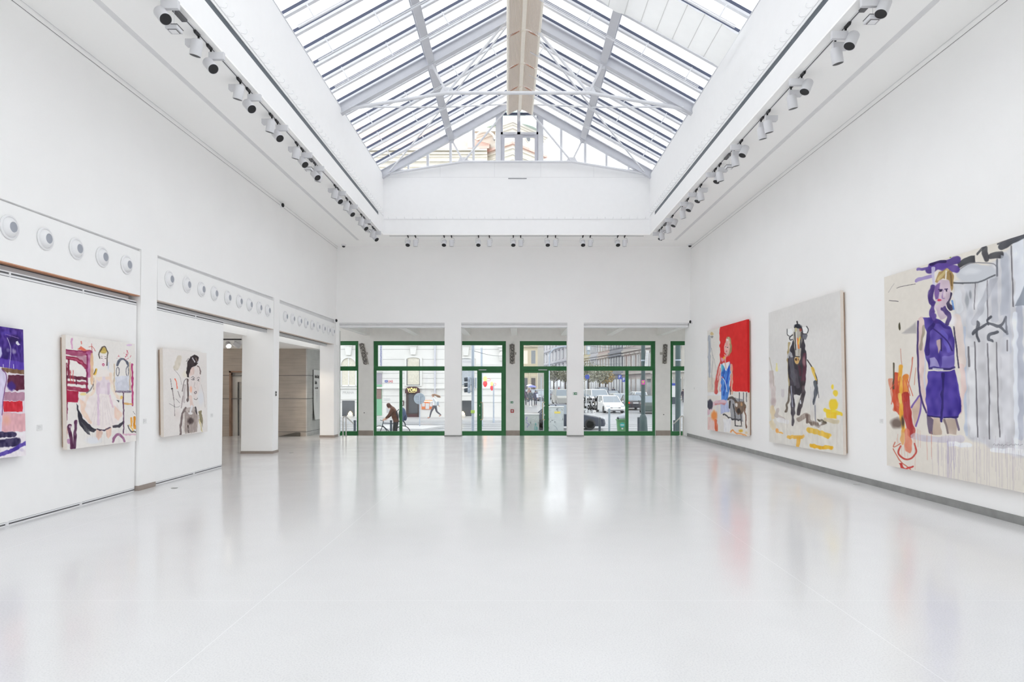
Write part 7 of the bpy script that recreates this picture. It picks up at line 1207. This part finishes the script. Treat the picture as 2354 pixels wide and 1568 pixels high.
def pose(lean=0, tw=(0, 0), legs=((0, 0, 0), (0, 0, 0)), arms=None, coat=.0):
    J = {'pelvis': ((0, 0, .96), .15+coat*.4), 'spine': ((0, lean*.3, 1.14), .14+coat), 'chest': ((0, lean*.75, 1.36), .165+coat), 'neck': ((0, lean*1.0, 1.5), .07), 'jaw': ((0, lean*1.15+.02, 1.57), .075), 'head': ((0, lean*1.25+.02, 1.66), .105), 'top': ((0, lean*1.3, 1.745), .06)}
    for s, sg in (('l', -1), ('r', 1)):
        k = 0 if s == 'l' else 1; hy, ky, ay = legs[k]; J[s+'hip'] = ((sg*.1, hy*.2, .88), .105); J[s+'knee'] = ((sg*.105, hy, .5), .068); J[s+'ank'] = ((sg*.1, ky, .10+ay), .048); J[s+'toe'] = ((sg*.115, ky+.16, .05+ay*.8), .042)
        a = arms[k] if arms else ((sg*.26, .02, 1.12), (sg*.25, .1, .88)); J[s+'sho'] = ((sg*.17, lean*.8, 1.43), .08+coat*.5); J[s+'elb'] = (a[0], .055+coat*.4); w = Vector(a[1]); J[s+'wri'] = (tuple(w), .038); d = (w-Vector(a[0])).normalized(); J[s+'hand'] = (tuple(w+d*.085), .042)
    return J
zw = gz(73); walk = ((.12, .22, 0), (-.06, -.2, .04)); walk2 = ((-.05, -.18, .04), (.1, .2, 0))
up = ((.22, .05, 1.18), (.1, .22, 1.36))
person(XP(1206.5, 73), 73, zw, .05, 'walker in a dark hooded jacket seen from behind, without umbrella', pose(.03, legs=walk, coat=.025), {'coat': (62, 46, 74), 'legs': (40, 40, 48), 'skin': SKIN, 'shoe': (30, 30, 36), 'hair': (56, 40, 78), 'hood': 1, 'hem': .14}, scale=1.06)
person(XP(1219.7, 72.5), 72.5, gz(72.5), -.05, 'walker in a long green grey coat under the blue umbrella', pose(.02, legs=walk2, coat=.03, arms=(((-.26, .0, 1.12), (-.27, .04, .86)), up)), {'coat': (74, 80, 88), 'legs': (150, 150, 160), 'skin': SKIN, 'shoe': (60, 62, 70), 'hair': (92, 40, 52), 'hem': .42})
person(XP(1231, 73), 73, zw, -.1, 'walker in a navy jacket with pale bag beside the blue umbrella', pose(.02, legs=walk, coat=.01), {'coat': (66, 68, 98), 'legs': (62, 64, 84), 'skin': SKIN, 'shoe': (150, 50, 70), 'hair': (50, 44, 60), 'hem': .2})
def umbrella(x, Y, z, m, label):
    e = empty('umbrella', (x, Y, z)); tag(e, label, 'umbrella'); q = MB(); n = 8; V = []
    for k, (r, h) in enumerate(((.02, .22), (.25, .17), (.42, .08), (.5, -.03))):
        for i in range(16): t = 2*math.pi*i/16; rr_ = r*(1 if i % 2 == 0 else .93); V.append((x+rr_*math.cos(t), Y+rr_*math.sin(t), z+.8+h))
    q.add(V, [(k*16+i, k*16+(i+1) % 16, (k+1)*16+(i+1) % 16, (k+1)*16+i) for k in range(3) for i in range(16)]); q.build('canopy', m, e, True); q = MB(); q.tube((x, Y, z-.1), (x, Y, z+1.1), .01, 6); q.build('shaft', 'steel', e); q = MB(); q.path([(x, Y, z-.1), (x+.02, Y, z-.15), (x+.05, Y, z-.15), (x+.06, Y, z-.11)], .014, 6); q.build('handle', 'black', e)
M['umb'] = mat('blue_umbrella_cloth', rgb(118, 124, 186), .7, var=.05); M['umbw'] = mat('pale_umbrella_cloth', rgb(220, 222, 236), .7, var=.05)
umbrella(XP(1223.6, 72.5)+.0, 72.72, gz(72.5)+1.3, 'umb', 'blue umbrella held between two walkers'); 
person(XP(1216, 92), 92, gz(92), 0, 'distant walker under the pale umbrella', pose(.02, legs=walk, arms=(((-.26, 0, 1.12), (-.27, .04, .86)), up)), {'coat': (150, 120, 110), 'legs': (60, 60, 70), 'skin': SKIN, 'shoe': (40, 40, 46), 'hair': (70, 60, 60)}); umbrella(XP(1216, 92)+.1, 92.23, gz(92)+1.3, 'umbw', 'pale umbrella over the distant walker')
x = XP(1214.2, 72.5)-.0; e = empty('handbag', (x, 72.52, gz(72.5)+.42)); tag(e, 'dark handbag carried by the walker under the blue umbrella', 'bag'); q = MB(); z_ = gz(72.5)+.45; q.hexa([(x-.15, 72.45, z_), (x+.15, 72.45, z_), (x+.15, 72.59, z_), (x-.15, 72.59, z_)], [(x-.11, 72.48, z_+.24), (x+.11, 72.48, z_+.24), (x+.11, 72.56, z_+.24), (x-.11, 72.56, z_+.24)]); q.build('pouch', 'postd', e, bevel=.02); q = MB(); q.path([(x-.08, 72.52, z_+.23), (x-.05, 72.52, z_+.38), (x+.05, 72.52, z_+.38), (x+.08, 72.52, z_+.23)], .01, 6); q.build('handle', 'black', e)
x = XP(1234.5, 72.8); q = MB(); q.hexa([(x-.05, 72.72, gz(73)+.92), (x+.18, 72.72, gz(73)+.92), (x+.18, 72.86, gz(73)+.92), (x-.05, 72.86, gz(73)+.92)], [(x-.1, 72.74, gz(73)+1.34), (x+.12, 72.74, gz(73)+1.34), (x+.12, 72.84, gz(73)+1.34), (x-.1, 72.84, gz(73)+1.34)]); tag(q.build('shoulder_bag', 'umbw', bevel=.02), 'pale shoulder bag on the walker in navy', 'bag')
# cyclist standing over the bicycle
Yc = 29.; zc_ = gz(Yc)+.1; xb_ = XP(900, Yc); bicycle(xb_-.02, Yc, 'black bicycle half hidden by the green window sill')
J = {'pelvis': ((-.02, 0, .98), .16), 'spine': ((-.02, .06, 1.16), .165), 'chest': ((-.02, .14, 1.38), .18), 'neck': ((-.02, .22, 1.5), .08), 'jaw': ((-.02, .29, 1.53), .095), 'head': ((-.02, .35, 1.60), .115), 'top': ((-.02, .36, 1.70), .075), 'face': ((0, .8, -.6), 0)}
for s, sg in (('l', -1), ('r', 1)):
    J[s+'sho'] = ((sg*.18-.02, .15, 1.41), .085); J[s+'elb'] = ((sg*.25-.02, .26, 1.18), .065); J[s+'wri'] = ((sg*.24, .42, 1.03), .04); J[s+'hand'] = ((sg*.24, .49, .97), .042); J[s+'hip'] = ((sg*.12-.02, 0, .9), .11); J[s+'knee'] = ((sg*.2-.02, .06, .5), .075); J[s+'ank'] = ((sg*.22-.02, -.02, .1), .055); J[s+'toe'] = ((sg*.24-.02, .16, .05), .045)
person(XP(911, Yc), Yc, zc_, math.pi/2, 'cyclist in a brown hooded jacket bending over the bicycle', J, {'coat': (92, 58, 44), 'legs': (34, 34, 36), 'skin': SKIN, 'shoe': (30, 30, 30), 'hair': (84, 54, 44), 'hood': 1, 'hem': .12})
xb2 = XP(926, Yc); e = empty('backpack', (xb2, Yc, zc_+1.0)); tag(e, 'blue grey backpack on the cyclist\'s back', 'backpack'); q = MB(); q.ell((xb2-.02, Yc, zc_+1.18), .17, .16, .32, 14, 10); q.build('main_pouch', cloth((78, 92, 120)), e, True); q = MB(); q.ell((xb2+.11, Yc, zc_+1.06), .08, .12, .16, 12, 8); q.build('front_pocket', cloth((60, 70, 96)), e, True); q = MB(); q.path([(xb2-.15, Yc-.12, zc_+1.42), (xb2-.26, Yc-.16, zc_+1.3), (xb2-.2, Yc-.14, zc_+1.0)], .02, 6); q.path([(xb2+.02, Yc, zc_+.9), (xb2+.1, Yc-.02, zc_+.78), (xb2+.12, Yc-.02, zc_+.68)], .03, 6); q.build('strap', 'postd', e, True)
# woman striding by the restaurant
Yw = 46.; Jw = pose(.10, legs=((.26, .36, .0), (-.10, -.42, .14)), arms=(((-.24, -.16, 1.16), (-.22, -.26, .98)), ((.24, .18, 1.18), (.2, .36, 1.12))))
wz = person(XP(1000, Yw), Yw, gz(Yw)+.12, math.pi/2, 'woman in white striding past the restaurant, hair flying', Jw, {'coat': (216, 220, 222), 'legs': (92, 92, 100), 'skin': SKIN, 'shoe': (190, 140, 120), 'hair': (150, 118, 96)})
q = MB(); 
for k in range(7): a = (k-3)*.022; q.tube((a, .05, 1.70+.02*math.cos(k)), (a*1.4, -.16, 1.66-.02*k), .045, 8, .035); q.tube((a*1.4, -.16, 1.66-.02*k), (a*1.8, -.36-.03*(k % 3), 1.62-.025*k), .035, 8, .008)
q.build('hair', cloth((160, 128, 104)), wz, True)
x = XP(1003.5, Yw); q = MB(); q.hexa([(x+.05, Yw-.36, gz(Yw)+1.05), (x+.2, Yw-.36, gz(Yw)+1.05), (x+.2, Yw-.28, gz(Yw)+1.05), (x+.05, Yw-.28, gz(Yw)+1.05)], [(x+.08, Yw-.36, gz(Yw)+1.33), (x+.2, Yw-.36, gz(Yw)+1.33), (x+.2, Yw-.28, gz(Yw)+1.33), (x+.08, Yw-.28, gz(Yw)+1.33)]); tag(q.build('shoulder_bag', 'sgrey', bevel=.02), 'grey bag at the side of the striding woman', 'bag')
person(XP(1571, 84), 84, gz(84), .2, 'walker in dark clothes in the last window beside the canvas wall', pose(.02, legs=walk2, coat=.015), {'coat': (52, 46, 62), 'legs': (60, 60, 76), 'skin': SKIN, 'shoe': (40, 40, 46), 'hair': (40, 36, 44), 'hem': .1})
person(XP(1410.5, 100), 100, gz(100), 0, 'walker in a dark coat by the parking signs', pose(.02, legs=walk, coat=.03), {'coat': (66, 70, 86), 'legs': (60, 62, 76), 'skin': SKIN, 'shoe': (40, 40, 46), 'hair': (60, 62, 74), 'hem': .3}, scale=1.05)
person(XP(1284.5, 125), 125, gz(125), -1.3, 'walker in a red coat under the far street trees', pose(.02, legs=walk, coat=.02), {'coat': (190, 60, 84), 'legs': (80, 60, 80), 'skin': SKIN, 'shoe': (40, 40, 46), 'hair': (90, 60, 60), 'hem': .2})
for o in bpy.data.objects:
    for k in ('_loc', '_w'):
        if k in o: del o[k]
for o in bpy.data.objects:
    if o.type == 'EMPTY' and o.parent is None and not o.children and 'label' not in o: bpy.data.objects.remove(o)
